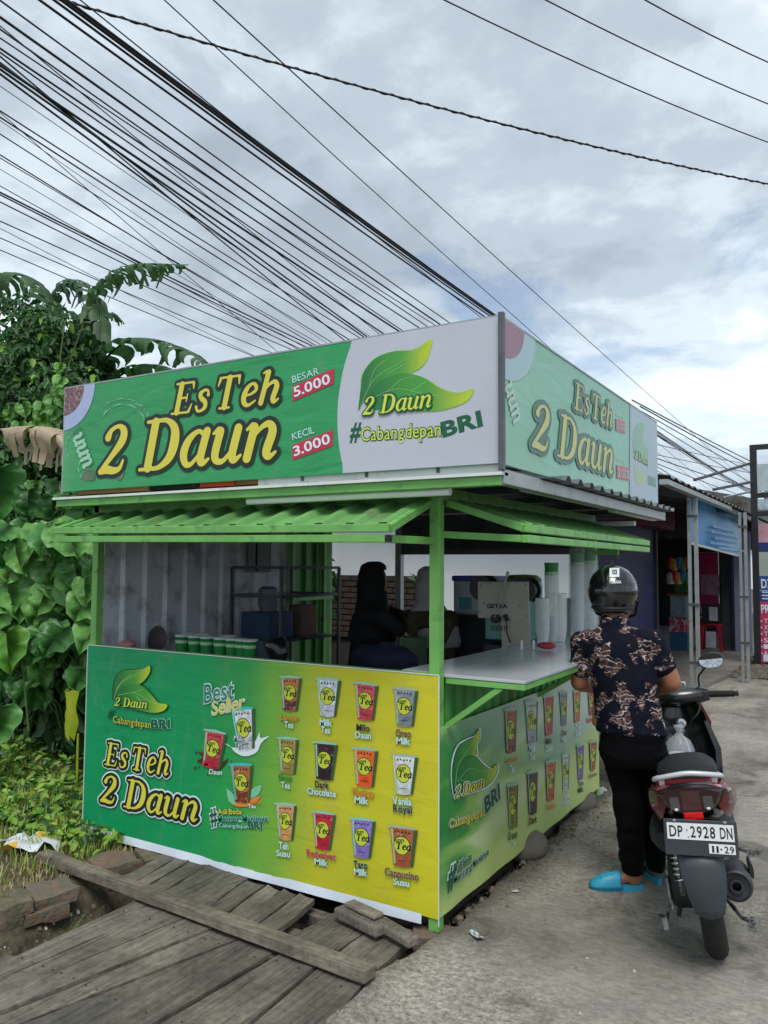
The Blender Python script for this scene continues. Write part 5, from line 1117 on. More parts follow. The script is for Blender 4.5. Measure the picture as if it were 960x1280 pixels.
banana_leaf(bp_, Pq([(120, 500, 0), (130, 452, -.1), (165, 425, -.2), (215, 430, -.35), (268, 462, -.5)]), .42, seed=4, torn=.8, strip=.11, droop=1.0)
banana_leaf(bp_, Pq([(115, 520, 0), (150, 470, -.05), (195, 456, -.1), (250, 478, -.2)]), .36, seed=5, torn=.3, strip=.11, droop=1.1, mats=LF_MID)
banana_leaf(bp_, Pq([(120, 440, 0), (130, 400, .1), (142, 392, .2), (156, 405, .3)]), .2, seed=6, torn=1, droop=1.3)
banana_leaf(bp_, Pq([(112, 470, 0), (95, 440, .1), (80, 432, .2), (58, 446, .3)]), .3, seed=7, torn=.6, droop=1.1, mats=LF_DK)
banana_leaf(bp_, Pq([(112, 490, 0), (85, 490, .0), (60, 515, .0)]), .25, seed=8, torn=.4, droop=1.2, mats=LF_DK)
bp2 = thing('banana_plant', 'second banana plant with a broad folded leaf at the upper left edge', 'banana plant', (-5.6, 3.0, 0)); y = 3.0
MB().tube([(-5.6, 3.0, -.1), (-5.5, 3.0, 1.8), tuple(ony(58, 450, y))], [.12, .1, .06], 10).build('trunk', MC['banana_stem'], bp2, smooth=True)
banana_leaf(bp2, Pq([(62, 430, 0), (60, 380, 0), (40, 348, -.05), (8, 348, -.1), (-30, 385, -.15)], y), .46, seed=11, torn=.25, strip=.07, droop=1.0)
banana_leaf(bp2, Pq([(62, 425, 0), (52, 395, .1), (20, 375, .15), (-25, 380, .2)], y), .3, seed=12, torn=.5, droop=1.2)
banana_leaf(bp2, Pq([(64, 430, 0), (74, 400, .1), (92, 390, .2), (104, 412, .2)], y), .22, seed=13, torn=1, droop=1.2)
banana_leaf(bp2, Pq([(60, 440, 0), (40, 420, -.1), (22, 408, -.2), (0, 430, -.3)], y), .2, seed=14, torn=.2, droop=.9, mats=LF_BR)
banana_leaf(bp2, Pq([(60, 700, -.6), (30, 620, -.9), (5, 590, -1.1), (-30, 600, -1.2)], y), .3, seed=15, torn=.1, droop=.8)
y = 1.5
banana_leaf(bp2, Pq([(108, 600, 0), (90, 548, 0), (55, 534, -.05), (2, 536, -.1)], y), .36, seed=21, torn=.5, strip=.06, droop=1.5, mats=LF_DEAD, name='dead_leaf')
banana_leaf(bp2, Pq([(76, 560, 0), (82, 590, 0), (70, 640, 0)], y), .1, seed=22, torn=1, strip=.08, droop=1.4, mats=LF_DEAD, name='dead_leaf')

# ground cover and grass on the bank
n = 7500; X_ = rng.uniform(-5.6, -1.98, n); Y_ = rng.uniform(-1.6, 1.5, n); keep = (X_ < -2.0-.0*Y_) & ~((X_ > -2.7) & (Y_ < -.35))
X_, Y_ = X_[keep], Y_[keep]; Z_ = np.array([gh(a, b_) for a, b_ in zip(X_, Y_)]); hgt = .03+.16*np.clip((Y_+.1)/1.0, 0, 1)*rng.random(len(X_))+.05*rng.random(len(X_))
C3 = np.stack([X_, Y_, Z_+hgt], 1); leaf = leaf_soup('ground_cover', C3, np.stack([rng.normal(0, .5, len(X_)), rng.normal(-.3, .5, len(X_)), np.ones(len(X_))], 1), rng.uniform(.03, .085, len(X_)), [LF_MID, LF_BR, GRASSM, LF_DK], kind='stuff', mi=rng.choice([0, 1, 1, 1, 2, 3], len(X_)), droop=.1)
tagit(leaf, 'low leafy weeds covering the bank left of the stall', 'weeds')
def grass(name, n, fx, fy, h, label, dens=None, mats=GRASSM):
    X_ = fx(n); Y_ = fy(n)
    if dens is not None: k = dens(X_, Y_); X_, Y_ = X_[k], Y_[k]
    n = len(X_); Z_ = np.array([gh(a, b_) for a, b_ in zip(X_, Y_)]); hh = h*rng.uniform(.4, 1.2, n); a = rng.uniform(0, 2*PI, n); lean = rng.uniform(.1, .8, n)*hh; w = .0035
    dx_, dy_ = np.cos(a), np.sin(a); V = np.stack([np.stack([X_-dy_*w, Y_+dx_*w, Z_-.01], 1), np.stack([X_+dy_*w, Y_-dx_*w, Z_-.01], 1), np.stack([X_+dx_*lean*.35+dy_*w*.8, Y_+dy_*lean*.35-dx_*w*.8, Z_+hh*.6], 1), np.stack([X_+dx_*lean*.35-dy_*w*.8, Y_+dy_*lean*.35+dx_*w*.8, Z_+hh*.6], 1), np.stack([X_+dx_*lean, Y_+dy_*lean, Z_+hh*.9], 1)], 1).reshape(-1, 3)
    b0 = (np.arange(n)*5)[:, None, None]; F = (b0+np.array([[0, 1, 2], [0, 2, 3], [3, 2, 4]])[None]).reshape(-1, 3)
    return tagit(soup(name, V, F, mats, kind='stuff'), label, 'grass')
grass('grass', 26000, lambda n: rng.uniform(-5.2, -2.0, n), lambda n: rng.uniform(-1.0, 1.2, n), .1, 'short green grass on the bank between the bricks and the shrubs', lambda x, y: (rng.random(len(x)) < np.clip((y+.75)*1.2, .06, 1)))
grass('dry_grass', 5000, lambda n: rng.uniform(-3.2, -1.9, n), lambda n: rng.uniform(-1.9, .1, n), .05, 'dry flattened grass and straw on the bare soil at the left edge', None, leafmat('dry_grass', '8a7f50', 'b5a878', trans=.1))
gt = lambda cx, cy, r, n, h, lb: grass('grass_tuft', n, lambda n: rng.normal(cx, r, n), lambda n: rng.normal(cy, r, n), h, lb)
q = onz(112, 1135, 0); gt(-1.55, -.62, .07, 160, .16, 'tuft of long grass growing in the ditch beside the long loose beam')
q = onz(425, 1250, 0); V = []; grass('grass_tuft', 200, lambda n: rng.normal(q.x, .03, n), lambda n: rng.uniform(-1.25, -.6, n)*1.0, .05, 'thin grass growing along the seam between the deck and the road')
q = onz(60, 1060); 
# plank and litter on the bank
P = onz(88, 965, .1)
tagit(MB().bar((P.x-.33, P.y-.05, .12), (P.x+.3, P.y+.1, .12), .1, .06).build('old_board', WOOD_L, bevel=.006), 'short dark board half buried in the weeds left of the stall', 'board')
def scrap(name, px, py, w, h, label, cat, mats, seed, z=.03, fold=.02, ppy=8):
    c = onz(px, py, z); r = random.Random(seed); mb = MB(); n = ppy; a = r.uniform(0, PI); zg = max(gh(c.x, c.y), 0 if c.x > 0 else -9)
    for i in range(n+1):
        for j in range(n+1):
            u = (i/n-.5)*w; v = (j/n-.5)*h; x = c.x+u*math.cos(a)-v*math.sin(a); yy_ = c.y+u*math.sin(a)+v*math.cos(a)
            mb.v.append((x, yy_, zg+.012+fold*(.5+noise.noise(Vector((x*16+seed, yy_*16, 0))))+fold*.5*abs(math.sin(u*26+v*9))))
    mb.f = [(i*(n+1)+j, (i+1)*(n+1)+j, (i+1)*(n+1)+j+1, i*(n+1)+j+1) for i in range(n) for j in range(n)]
    mb.m = [((i//2+j//3+(seed % 2)) % len(mats)) for i in range(n) for j in range(n)]
    return tagit(mb.build(name, mats, smooth=True), label, cat)
PW = M('plastic_white', 'c8ccd0', .35, var=.15, scale=12); PYL = M('plastic_yellow', 'cfa63a', .35, var=.2, scale=12); PGR = M('plastic_green', '5fae7c', .35, var=.2, scale=12)
scrap('plastic_packet', 42, 1063, .3, .22, 'crumpled white and yellow plastic packet lying on the grass by the bricks', 'litter', [PW, PYL, PW, PW], 3, fold=.05)
scrap('paper_scrap', 8, 1058, .16, .08, 'strip of white paper litter at the left edge beside the packet', 'litter', [PW], 4, fold=.03)
scrap('plastic_disc', 6, 1032, .15, .15, 'pale green plastic lid lying in the grass at the left edge', 'litter', [PGR], 5, fold=.02)
scrap('foil_wrapper', 595, 1173, .09, .035, 'small silver wrapper on the road near the front right leg of the stall', 'litter', [PW, GALV], 6, 0, .008)
scrap('paper_scrap', 644, 1117, .035, .02, 'tiny white paper scrap on the road beside the boulder', 'litter', [PW], 7, 0, .006)
scrap('plastic_strip', 78, 985, .05, .2, 'thin pale green plastic strip hanging over the old board', 'litter', [PGR], 8, .12, .03)
scrap('plastic_strip', 48, 972, .07, .12, 'white plastic strip lying in the weeds beside the old board', 'litter', [PW], 9, .1, .03)
scrap('leaf_scrap', 213, 1075, .04, .02, 'white fragment lying on the raised deck planks', 'litter', [PW], 10, .05, .004)
scrap('plastic_bag_scrap', 745, 985, .12, .25, 'crumpled clear plastic scrap by the far leg of the stall', 'litter', [PW], 12, .0, .06)
scrap('green_net_scrap', 405, 1148, .09, .05, 'torn dark netting with a green thread caught between the deck planks', 'litter', [BLACK, PGR, BLACK], 13, .0, .03)
c = onz(752, 1072, 0); tagit(MB().tube([c, c+Vector((.03, .06, .004)), c+Vector((.06, .1, .002))], .0025, 5).build('drinking_straw', M('straw_red', 'b05a50', .4)), 'thin reddish twig lying on the road left of the blue clog', 'litter')
# ------------------------------------------------------------------ overhead cables
CABLE = M('cable_black', '131418', .55, var=.1)
import itertools
def cable_xplane(a, b, r, z0=6.2, sag=.12, nm='overhead_cable'):
    """cable running along the street: through pixel a at height z0, then in the same upright plane through pixel b"""
    P0 = onz(a[0], a[1], z0); P1 = onx(b[0], b[1], P0.x); d = P1-P0
    s = -6/d.length; e = (44-P0.y)/d.y; pts = []
    for i in range(29):
        f = s+(e-s)*i/28; p = P0+d*f; pts.append((p.x, p.y, p.z+sag*4*(f)*(f-1)*.25*(1 if 0 <= f <= 1 else .25)))
    return MB().tube(pts, r, 5, cap=False).build(nm, CABLE, smooth=True, angle=180, recalc=False)
ends = []
spec = [  # (left/top pixel, far pixel, radius)
 ((50, 0), (600, 392), .011), ((68, 0), (608, 392), .011), ((78, 0), (613, 392), .017), ((84, 0), (618, 393), .012), ((101, 0), (598, 394), .006),
 ((0, 0), (560, 402), .008), ((0, 21), (548, 404), .012), ((0, 36), (530, 405), .008), ((0, 47), (540, 404), .007), ((0, 60), (520, 407), .01), ((0, 65), (500, 411), .008),
 ((0, 81), (496, 412), .014), ((0, 86), (478, 416), .012), ((0, 92), (450, 418), .011), ((0, 107), (462, 420), .004), ((0, 138), (448, 421), .008), ((0, 146), (436, 424), .009), ((0, 167), (415, 428), .007),
 ((0, 193), (395, 432), .008), ((0, 197), (402, 431), .006), ((0, 211), (384, 436), .004), ((0, 232), (376, 438), .006), ((0, 240), (392, 433), .012), ((0, 243), (386, 435), .01), ((0, 252), (378, 437), .009),
 ((0, 276), (370, 439), .009), ((0, 285), (300, 436), .005), ((0, 297), (345, 443), .008), ((0, 312), (322, 447), .008),
 ((206, 0), (630, 384), .006), ((267, 0), (830, 510), .007), ((0, 150), (410, 430), .004), ((0, 70), (430, 425), .009), ((0, 78), (455, 418), .012), ((0, 140), (350, 442), .005), ((0, 32), (470, 414), .006)]
names = ['thick black cable in the topmost tight bundle over the stall', 'thin black cable among the upper lines at the left', 'black cable in the middle of the fan of lines over the stall', 'black cable in the lowest group of lines crossing above the banana leaves']
def oval_(P, a, b_, z): return [(P.x+a*math.cos(t_), P.y+b_*math.sin(t_), P.z+z) for t_ in [2*PI*i/10 for i in range(10)]]
ORD = 'first second third fourth fifth sixth seventh eighth ninth tenth eleventh twelfth thirteenth fourteenth fifteenth sixteenth seventeenth eighteenth nineteenth twentieth twenty-first twenty-second twenty-third twenty-fourth twenty-fifth twenty-sixth twenty-seventh twenty-eighth twenty-ninth thirtieth'.split()
ORDT = {(a, b): k for k, (a, b, r) in enumerate(sorted([q for q in spec if q[0][1] == 0 and 0 < q[0][0] < 150]))}
ORDL = {(a, b): k for k, (a, b, r) in enumerate(sorted([q for q in spec if q[0][0] == 0], key=lambda q: q[0][1]))}
for i, (a, b, r) in enumerate(spec):
    lab = names[0] if i < 5 else names[1] if i < 11 else names[2] if i < 22 else names[3]
    if i == 29: lab = 'thin lone cable left of the longest diagonal, ending behind the top corner of the sign'
    if i == 30: lab = 'thin lone cable running the full diagonal from the top edge to past the sign'
    c = cable_xplane(a, b, r*1.05, 6.0+.02*i)
    if i not in (29, 30): rk_ = ORDT[(a, b)] if a[1] == 0 and a[0] > 0 else ORDL[(a, b)]; lab = (ORD[rk_]+' dark cable from the left among those crossing the top edge at upper left') if a[1] == 0 and a[0] > 0 else ORD[rk_]+' dark cable from the top among those entering at the left edge'
    tagit(c, lab, 'cable', 'overhead cables along the street')
def cable_two(a, b, z0, z1, r, label, sag=.0, n=30, ext=.15, lash=0):
    P0 = onz(*a, z0); P1 = onz(*b, z1); pts = [P0.lerp(P1, f)+Vector((0, 0, sag*4*f*(f-1))) for f in [(-ext+(1+2*ext)*i/n) for i in range(n+1)]]
    mb = MB().tube(pts, r, 5, cap=False)
    if lash:
        k = 520; q = [P0.lerp(P1, f)+Vector((0, 0, sag*4*f*(f-1)))+Vector((0, math.cos(i*1.1), math.sin(i*1.1)))*r*1.6 for i, f in enumerate([(-ext+(1+2*ext)*j/k) for j in range(k+1)])]; mb.tube(q, r*.55, 4, cap=False)
    return tagit(mb.build('overhead_cable', CABLE, smooth=True, angle=180, recalc=False), label, 'cable', 'overhead cables along the street')
cable_two((78, 0), (960, 230), 7.2, 7.2, .011, 'twisted cable crossing the sky from upper left to right', .12, lash=1, ext=.6)
cable_two((555, 0), (960, 178), 7.5, 7.5, .008, 'lowest of the three parallel lines in the upper right corner', .06, ext=1.5)
cable_two((682, 0), (960, 130), 7.6, 7.6, .008, 'middle one of the three parallel lines in the upper right corner', .04, ext=2)
cable_two((806, 0), (960, 78), 7.7, 7.7, .008, 'highest of the three parallel lines in the upper right corner', .02, ext=4)
BN = iter('first second third fourth fifth sixth seventh eighth ninth'.split())
def cable_pp(a, b, ya, yb, r, label):
    P0 = ony(*a, ya); P1 = ony(*b, yb); pts = [P0.lerp(P1, f)+Vector((0, 0, .25*4*f*(f-1)*.2)) for f in [i/16 for i in range(17)]]
    tagit(MB().tube(pts, r, 5).build('overhead_cable', CABLE, smooth=True, recalc=False), label, 'cable', 'overhead cables along the street')
for a, b, ya, yb, r in [((790, 500), (1000, 605), 10, 26, .012), ((800, 508), (1000, 612), 10, 26, .012), ((800, 513), (1000, 622), 10, 26, .009), ((790, 512), (990, 632), 10, 24, .008), ((815, 540), (990, 640), 12, 20, .01), ((810, 553), (1000, 592), 14, 30, .008), ((810, 566), (1000, 600), 14, 30, .008), ((810, 569), (990, 625), 12, 24, .01), ((810, 575), (990, 640), 12, 24, .008)]:
    cable_pp(a, b, ya, yb, r, next(BN)+' dark cable counted down in the sagging bunch beyond the right end of the sign')
cable_pp((-20, 489), (100, 487), 1.7, 1.7, .005, 'thin horizontal line touching the upper left corner of the roof sign'); cable_pp((-20, 555), (84, 555), 1.6, 1.6, .004, 'thin horizontal line in front of the dead brown leaf')

# ------------------------------------------------------------------ white walled building behind the stall
WALLW = M('limewash_wall', 'f0f2f4', .85, var=.05, scale=1.5, col2='a5a6a4', mask=(.64, .74), bump=.1)
bw = thing('white_walled_building', 'white plastered wall with bare brick foot seen through the stall', 'building', (-3, 5.5, 0))
xr = ony(727, 700, 5.5).x
MB().box(-6.2, xr, 5.5, 5.7, 1.5, 2.75).build('wall', WALLW, bw)
MB().box(xr-1.9, xr, 5.49, 5.69, 0, 1.5).build('wall', WALLW, bw)
# brick foot: courses of real bricks over a mortar core
core = MB().box(-6.2, xr-1.9, 5.53, 5.7, 0, 1.5).build('brick_foot', M('mortar', '3a3835', .95, var=.15), bw)
proto = MB().box(-.1, .1, -.05, .045, -.03, .03).build('brick', M('dark_brick', '3f342e', .9, var=.3, scale=5), core, local=True, bevel=.005)
k = 0; proto.location = (0, 0, 0); first = True
for r in range(14):
    for i in range(11):
        x = -4.45+i*.215+(.107 if r % 2 else 0); z = 1.46-r*.074
        if z < .7 or x > xr-2.02: continue
        o = proto if first else bpy.data.objects.new('brick', proto.data)
        if not first: COL.objects.link(o); o.parent = core
        first = False
        o.matrix_local = Matrix.Translation(Vector((x+3, 5.53-5.5+.006*math.sin(k*7), z)))@Matrix.Rotation(.01*math.sin(k*3), 4, 'Y'); k += 1
MB().box(xr-.06, xr+.1, 5.46, 5.5, .3, 2.7).build('corner_post', M('pale_blue_paint', '8fa6c8', .5, var=.1), bw)
pp = thing('spiky_plant', 'small spiky leaved plant behind the woman in the grey headscarf', 'plant', tuple(ony(530, 760, 4.0)))
mb = MB()
for i in range(26):
    a = i*2.4; e = .5+.5*((i*7) % 10)/10; L_ = .22+.06*((i*3) % 5)/5; b0 = ony(528, 735, 4.0); d = Vector((math.cos(a)*math.cos(e), math.sin(a)*math.cos(e), math.sin(e))); s_ = d.orthogonal().normalized()*.012
    mb.add([b0-s_, b0+s_, b0+d*L_*.6+s_*.8, b0+d*L_*.6-s_*.8, b0+d*L_-Vector((0, 0, .03))], [(0, 1, 2, 3), (3, 2, 4)])
mb.build('leaves', LF_DK, pp); b0 = ony(528, 735, 4.0); MB().tube([b0-Vector((0, 0, 1.1)), b0], .02, 6).build('stem', BARK, pp)

# ------------------------------------------------------------------ things inside the stall
CUPG = M('cup_green', '2c8a45', .4, var=.1); CLEAR = M('clear_plastic', 'dfe6e8', .2, var=.04, alpha=.55); CLEARW = M('milky_plastic', 'e4eaea', .2, var=.08, alpha=.62, scale=20)
def cup(c, s=1):
    t = thing('paper_cup', '', 'cup', c); c = Vector(c)
    MB().lathe([(.036*s, 0), (.044*s, .1*s), (.046*s, .102*s), (.041*s, .1*s)], c, 14).build('cup_body', CUPG, t, smooth=True)
    MB().lathe([(.047*s, .099*s), (.047*s, .108*s), (.04*s, .112*s), (.0005, .112*s)], c, 14).build('lid', M('cup_lid_white', 'c8d2d0', .4), t, smooth=True)
    MB().lathe([(.0425*s, .06*s), (.0437*s, .078*s)], c, 14, cap=False).build('print_band', M('print_band', 'a8cfa0', .5), t)
    return t
cps = []
for i, (px, py) in enumerate([(228, 800), (244, 800), (259, 804), (276, 804), (291, 800), (303, 802), (313, 804), (252, 797), (285, 797), (236, 797)]):
    P = ony(px, py+4, .3 if i < 7 else .42); P.z = 1.051+.045; cps.append(P)
# a box holding them up to the sill
P0 = ony(220, 815, .25); P1 = ony(322, 815, .25)
tagit(MB().box(P0.x, P1.x, .18, .5, 1.051, 1.094).build('tray', M('tray_grey', '5c6064', .5)), 'shallow grey tray carrying the green cups on the shelf inside the front', 'tray')
c0 = cup(cps[0]); c0['group'] = 'green lidded cups on the front shelf'
where = ['leftmost green lidded cup on the shelf behind the front banner', 'second green lidded cup from the left behind the front banner', 'third green lidded cup from the left behind the front banner', 'fourth green lidded cup from the left in the front row on the shelf', 'green lidded cup near the right end of the shelf row', 'green lidded cup second from the right end of the shelf row', 'rightmost green lidded cup on the front shelf', 'green lidded cup standing behind the third cup of the row', 'green lidded cup standing behind the fifth cup of the row', 'green lidded cup standing behind the first two cups of the row']
c0['label'] = where[0]
for p, lb in zip(cps[1:], where[1:]): dup(c0, p, None, lb)
for ch in c0.children: pass
# plastic bag with pink packets, dark dish, black bin bag
P = ony(165, 800, .25)
tagit(MB().lathe([(.0, 0), (.08, .005), (.085, .012), (.0, .02)], (P.x+.13, .35, 1.16), 20, ax=(0, -1, .15)).build('lid_disc', M('dark_disc', '3a3136', .5)), 'dark round lid leaning on the shelf behind the left of the front banner', 'lid')
def bagblob(name, c, rx, ry, rz, mat, label, cat, seed, n=16, amp=.25):
    mb = MB(); mb.ell(c, rx, ry, rz, n, 10); c = Vector(c)
    mb.v = [tuple(c+(Vector(p)-c)*(1+amp*noise.noise(Vector(p)*14+Vector((seed, 0, 0))))) for p in mb.v]; return tagit(mb.build(name, mat, smooth=True, angle=50), label, cat)
bagblob('pink_packet', (P.x-.0, .2, 1.13), .08, .05, .035, M('pink_wrap', 'c88a94', .4, var=.4, scale=25), 'crumpled pink wrapped packet on the shelf behind the left of the front banner', 'packet', 4)
P = ony(345, 795, .35); bagblob('black_plastic_bag', (P.x, .35, 1.15), .06, .06, .09, M('bin_bag', '15181a', .2), 'small shiny black plastic bag knotted on the shelf right of the green cups', 'bag', 6, amp=.5)
P = ony(325, 795, .3); tagit(MB().box(P.x-.03, P.x+.1, .3, .42, 1.051, 1.2).build('blue_carton', M('navy_carton', '1e2c3c', .6)), 'dark blue carton on the shelf beside the black plastic bag', 'carton')
tagit(MB().box(-2.15, -1.9, 1.1, 1.38, 1.116, 1.3).build('dark_blue_crate', M('crate_blue', '2c4866', .5)), 'dark blue crate standing on the tube rack', 'crate')
tagit(MB().lathe([(.06, 0), (.075, .05), (.07, .16), (.04, .18)], (-2.03, 1.25, 1.302), 14).build('plastic_jar', M('dull_jar', '6e7480', .3, alpha=.8), smooth=True), 'cloudy plastic jar on top of the dark blue crate in the rack', 'jar')
tagit(MB().box(-2.02, -1.9, 1.48, 1.66, 1.116, 1.34).build('brown_box', M('brown_box', '6a564c', .7)), 'brown carton on the tube rack beside the dark blue crate', 'box')
tagit(MB().box(-2.318, -2.312, 1.35, 1.62, 1.58, 1.95).build('wall_notice', M('notice', '85898c', .6, var=.2, scale=30)), 'faded paper notice taped to the grey inner wall', 'notice')

# sealing machine
sm_ = thing('cup_sealing_machine', 'cream cup sealing machine with two black film reels, lever and round knob', 'machine', (-.5, 1.62, .9)); y = 1.62
CREAM = M('enamel_cream', 'b9b6a8', .4, var=.08, col2='8e8a7c', mask=(.62, .72))
A = [ony(597, 727, y), ony(660, 727, y), ony(661, 812, y), ony(627, 812, y), ony(626, 775, y), ony(597, 772, y)]
mb = MB(); mb.prism([(p.x, p.z) for p in A], (0, y, 0), (1, 0, 0), (0, 0, 1), (0, .04, 0)).build('side_plate', CREAM, sm_, bevel=.004)
xa, xb, zt = A[0].x, A[1].x, A[0].z
MB().box(xa+.03, xb-.02, y+.05, y+.3, 1.15, zt-.04).build('machine_body', M('teal_body', '6aa39a', .35, var=.1), sm_, bevel=.01)
MB().box(xa+.02, xb-.0, y+.04, y+.3, .9, 1.12).build('base', M('machine_dark', '2a2f33', .5), sm_, bevel=.01)
for px, py in ((604, 735), (656, 738)):
    P = ony(px, py, y+.06); MB().lathe([(.0, 0), (.085, 0), (.085, .02), (.035, .022), (.035, .1), (.085, .102), (.085, .12), (0, .121)], (P.x, y+.02, P.z), 22, ax=(0, 1, 0)).build('film_reel', BLACK, sm_, smooth=True)
    MB().lathe([(.06, .03), (.06, .1)], (P.x, y+.02, P.z), 18, ax=(0, 1, 0)).build('film_roll', M('film_teal', '7ab8ae', .2), sm_, smooth=True)
P = ony(621, 773, y); MB().lathe([(.0, 0), (.028, .0), (.032, .015), (.03, .04), (0, .042)], (P.x, y, P.z), 16, ax=(0, -1, 0)).build('knob', BLACK, sm_, smooth=True)
Q = ony(634, 719, y-.03); MB().tube([(P.x, y-.035, P.z), tuple(Q)], .007, 8).tube([tuple(Q), tuple(Q+(Q-Vector((P.x, y-.03, P.z)))*.08)], .011, 8).build('lever', GALV, sm_, smooth=True)
mb = MB()
for i in range(7): x = xa+.1+.018*i; mb.bar((x, y-.002, 1.215), (x+.008, y-.002, 1.25), .007, .004)
mb.build('vent_slots', BLACK, sm_)
mb = MB()
for px, py in ((601, 732), (613, 729), (600, 765), (657, 731), (605, 754), (650, 757), (657, 808), (658, 770)): p_ = ony(px, py, y); mb.ell((p_.x, y-.002, p_.z), .005, .003, .005, 6, 4)
mb.build('screw', BLACK, sm_)
PMm = Plane((0, y-.003, 0), (1, 0, 0), (0, 0, 1), (0, -1, 0))
text(PMm, 'GETRA', (609, 762-2), (634, 761-1), (609, 755), [BLACK], [(.05, 0)], sm_, name='lettering')
P = ony(634, 772, y); MB().bar((P.x-.01, y-.02, P.z+.02), (P.x+.01, y-.02, P.z-.02), .03, .02).tube([(P.x, y-.02, P.z), (P.x+.01, y-.03, P.z-.1), (P.x+.03, y-.02, P.z-.16)], .005, 6).build('switch_cable', BLACK, sm_)
# storage box with blue lid, green lidded tub, steel jug rail
y = 2.1; a = ony(565, 722, y); b = ony(617, 770, y)
t = thing('storage_box', 'translucent storage box with a blue lid behind the sealing machine', 'box', ((a.x+b.x)/2, y+.15, b.z))
MB().box(a.x+.01, b.x-.01, y, y+.3, b.z, a.z-.02).build('box_body', M('tub_clear', 'a8b4b8', .3, var=.1), t, bevel=.01); MB().box(a.x, b.x, y-.01, y+.31, a.z-.025, a.z+.015).build('lid', M('lid_blue', '2c3a8c', .4), t, bevel=.008)
MB().box(a.x+.06, a.x+.16, y-.004, y+.01, b.z+.04, b.z+.13).build('contents_label', M('teal_label', '3c8f98', .5), t)
tagit(MB().box(a.x-.1, b.x+.35, y-.05, y+.35, .9, b.z-.005).build('back_counter', M('dark_counter', '24282c', .6)), 'dark cupboard carrying the storage boxes at the back of the stall', 'cupboard')
a = ony(627, 724, y); b = ony(664, 772, y)
t = thing('plastic_tub', 'pale plastic tub with an olive green lid beside the blue lidded box', 'tub', ((a.x+b.x)/2, y+.15, b.z))
MB().box(a.x+.01, b.x-.01, y, y+.28, b.z, a.z-.02).build('tub_body', M('tub_teal', '8fb0a8', .35, var=.1), t, bevel=.015); MB().lathe([(.13, 0), (.135, .02), (.1, .05), (0.001, .055)], ((a.x+b.x)/2, y+.14, a.z-.02), 20).build('lid', M('lid_olive', '6f8a50', .5), t, smooth=True)
P = ony(672, 770, 1.9); tagit(MB().tube([(P.x-.03, 1.9, 1.145), (P.x-.03, 1.9, 1.38), (P.x-.01, 1.9, 1.42), (P.x+.03, 1.9, 1.42), (P.x+.045, 1.9, 1.38), (P.x+.045, 1.9, 1.145)], .012, 8).tube([(P.x+.01, 1.88, 1.145), (P.x+.01, 1.88, 1.3)], .008, 8).build('steel_tap_rail', M('chrome', 'b8bcbe', .15, .9), smooth=True), 'bent shiny steel tube stand between the sealing machine and the stacked cups', 'stand')
P = ony(655, 800, 1.3)
for px in (652, 667): 
    P = onz(px, 817, 1.146); 
# stacks of clear cups on the counter
def stack(c, h, label, lean=0, top=True, bag=False):
    t = thing('cup_stack', label, 'cups', c, group='stacks of plastic cups on the counter'); c = Vector(c); n = int(h/.013); prof = []
    for i in range(n):
        z = .085+i*.013 if i else 0; prof += [(.0455, z+.006), (.047, z+.011), (.0445, z+.013)]
    k = int(n*.8); pr = [(.032, 0), (.044, .085)]+[p for p in prof[3:3*k]]; zk = .085+(k-1)*.013
    MB().lathe(pr, c, 14).build('clear_cups', CLEARW, t, smooth=True)
    if top:
        MB().lathe([(.0445, 0), (.046, .03), (.0435, .031), (.0455, .06), (.047, .075), (.0475, .085), (.04, .084)], c+Vector((0, 0, zk)), 14).build('green_cups', CUPG, t, smooth=True)
        MB().lathe([(.0468, .012), (.0474, .024)], c+Vector((0, 0, zk)), 14, cap=False).build('rim_band', M('print_band', 'a8cfa0', .5), t)
    if bag:
        mb = MB(); mb.lathe([(.055, 0), (.062, .1), (.058, h*.5), (.06, h*.8), (.056, h+.06), (.02, h+.1), (.035, h+.14)], c, 16)
        mb.v = [tuple(Vector(p)+noise.noise_vector(Vector(p)*22)*.008) for p in mb.v]; mb.build('wrapping', M('cling_film', 'dfe8ea', .12, alpha=.25, var=.05), t, smooth=True, angle=180)
    return t
b0 = onz(690, 802, 1.145); stack((b0.x, b0.y, 1.145), .46, 'tall stack of clear cups topped with green ones, nearest the sealing machine')
b1 = onz(680, 806, 1.145); stack((b1.x-.02, b1.y+.03, 1.145), .27, 'shorter stack of clear cups leaning beside the tall stack', top=False)
b1 = onz(699, 802, 1.145); stack((b1.x, b1.y+.02, 1.145), .3, 'half high stack of clear cups between the two tall stacks', top=False)
b1 = onz(722, 798, 1.145); stack((b1.x, b1.y, 1.145), .55, 'wrapped stack of cups in cling film nearest the man in the helmet', bag=True)
b1 = onz(738, 797, 1.145); stack((b1.x, b1.y, 1.145), .56, 'wrapped stack of cups beside the far right leg of the stall', bag=True)
b1 = onz(708, 797, 1.145); tagit(MB().box(b1.x-.01, b1.x+.03, b1.y, b1.y+.02, 1.145, 1.42).build('white_card', WHITE_P), 'white card strip standing between the cup stacks', 'card')
b1 = onz(683, 812, 1.145); bagblob('red_straw_packet', (b1.x, b1.y, 1.17), .06, .03, .02, M('red_wrap', 'b83a44', .4, var=.4, scale=30), 'small red packet lying on the counter before the clear cups', 'packet', 9)
for i, px in enumerate((652, 667)):
    P = onz(px, 812, 1.145); tagit(MB().lathe([(.008, 0), (.008, .055), (0.001, .056)], (P.x, P.y, 1.145), 10).build('white_straw', WHITE_P, smooth=True), ['left', 'right'][i]+' one of two short white tubes standing on the counter edge', 'straw')

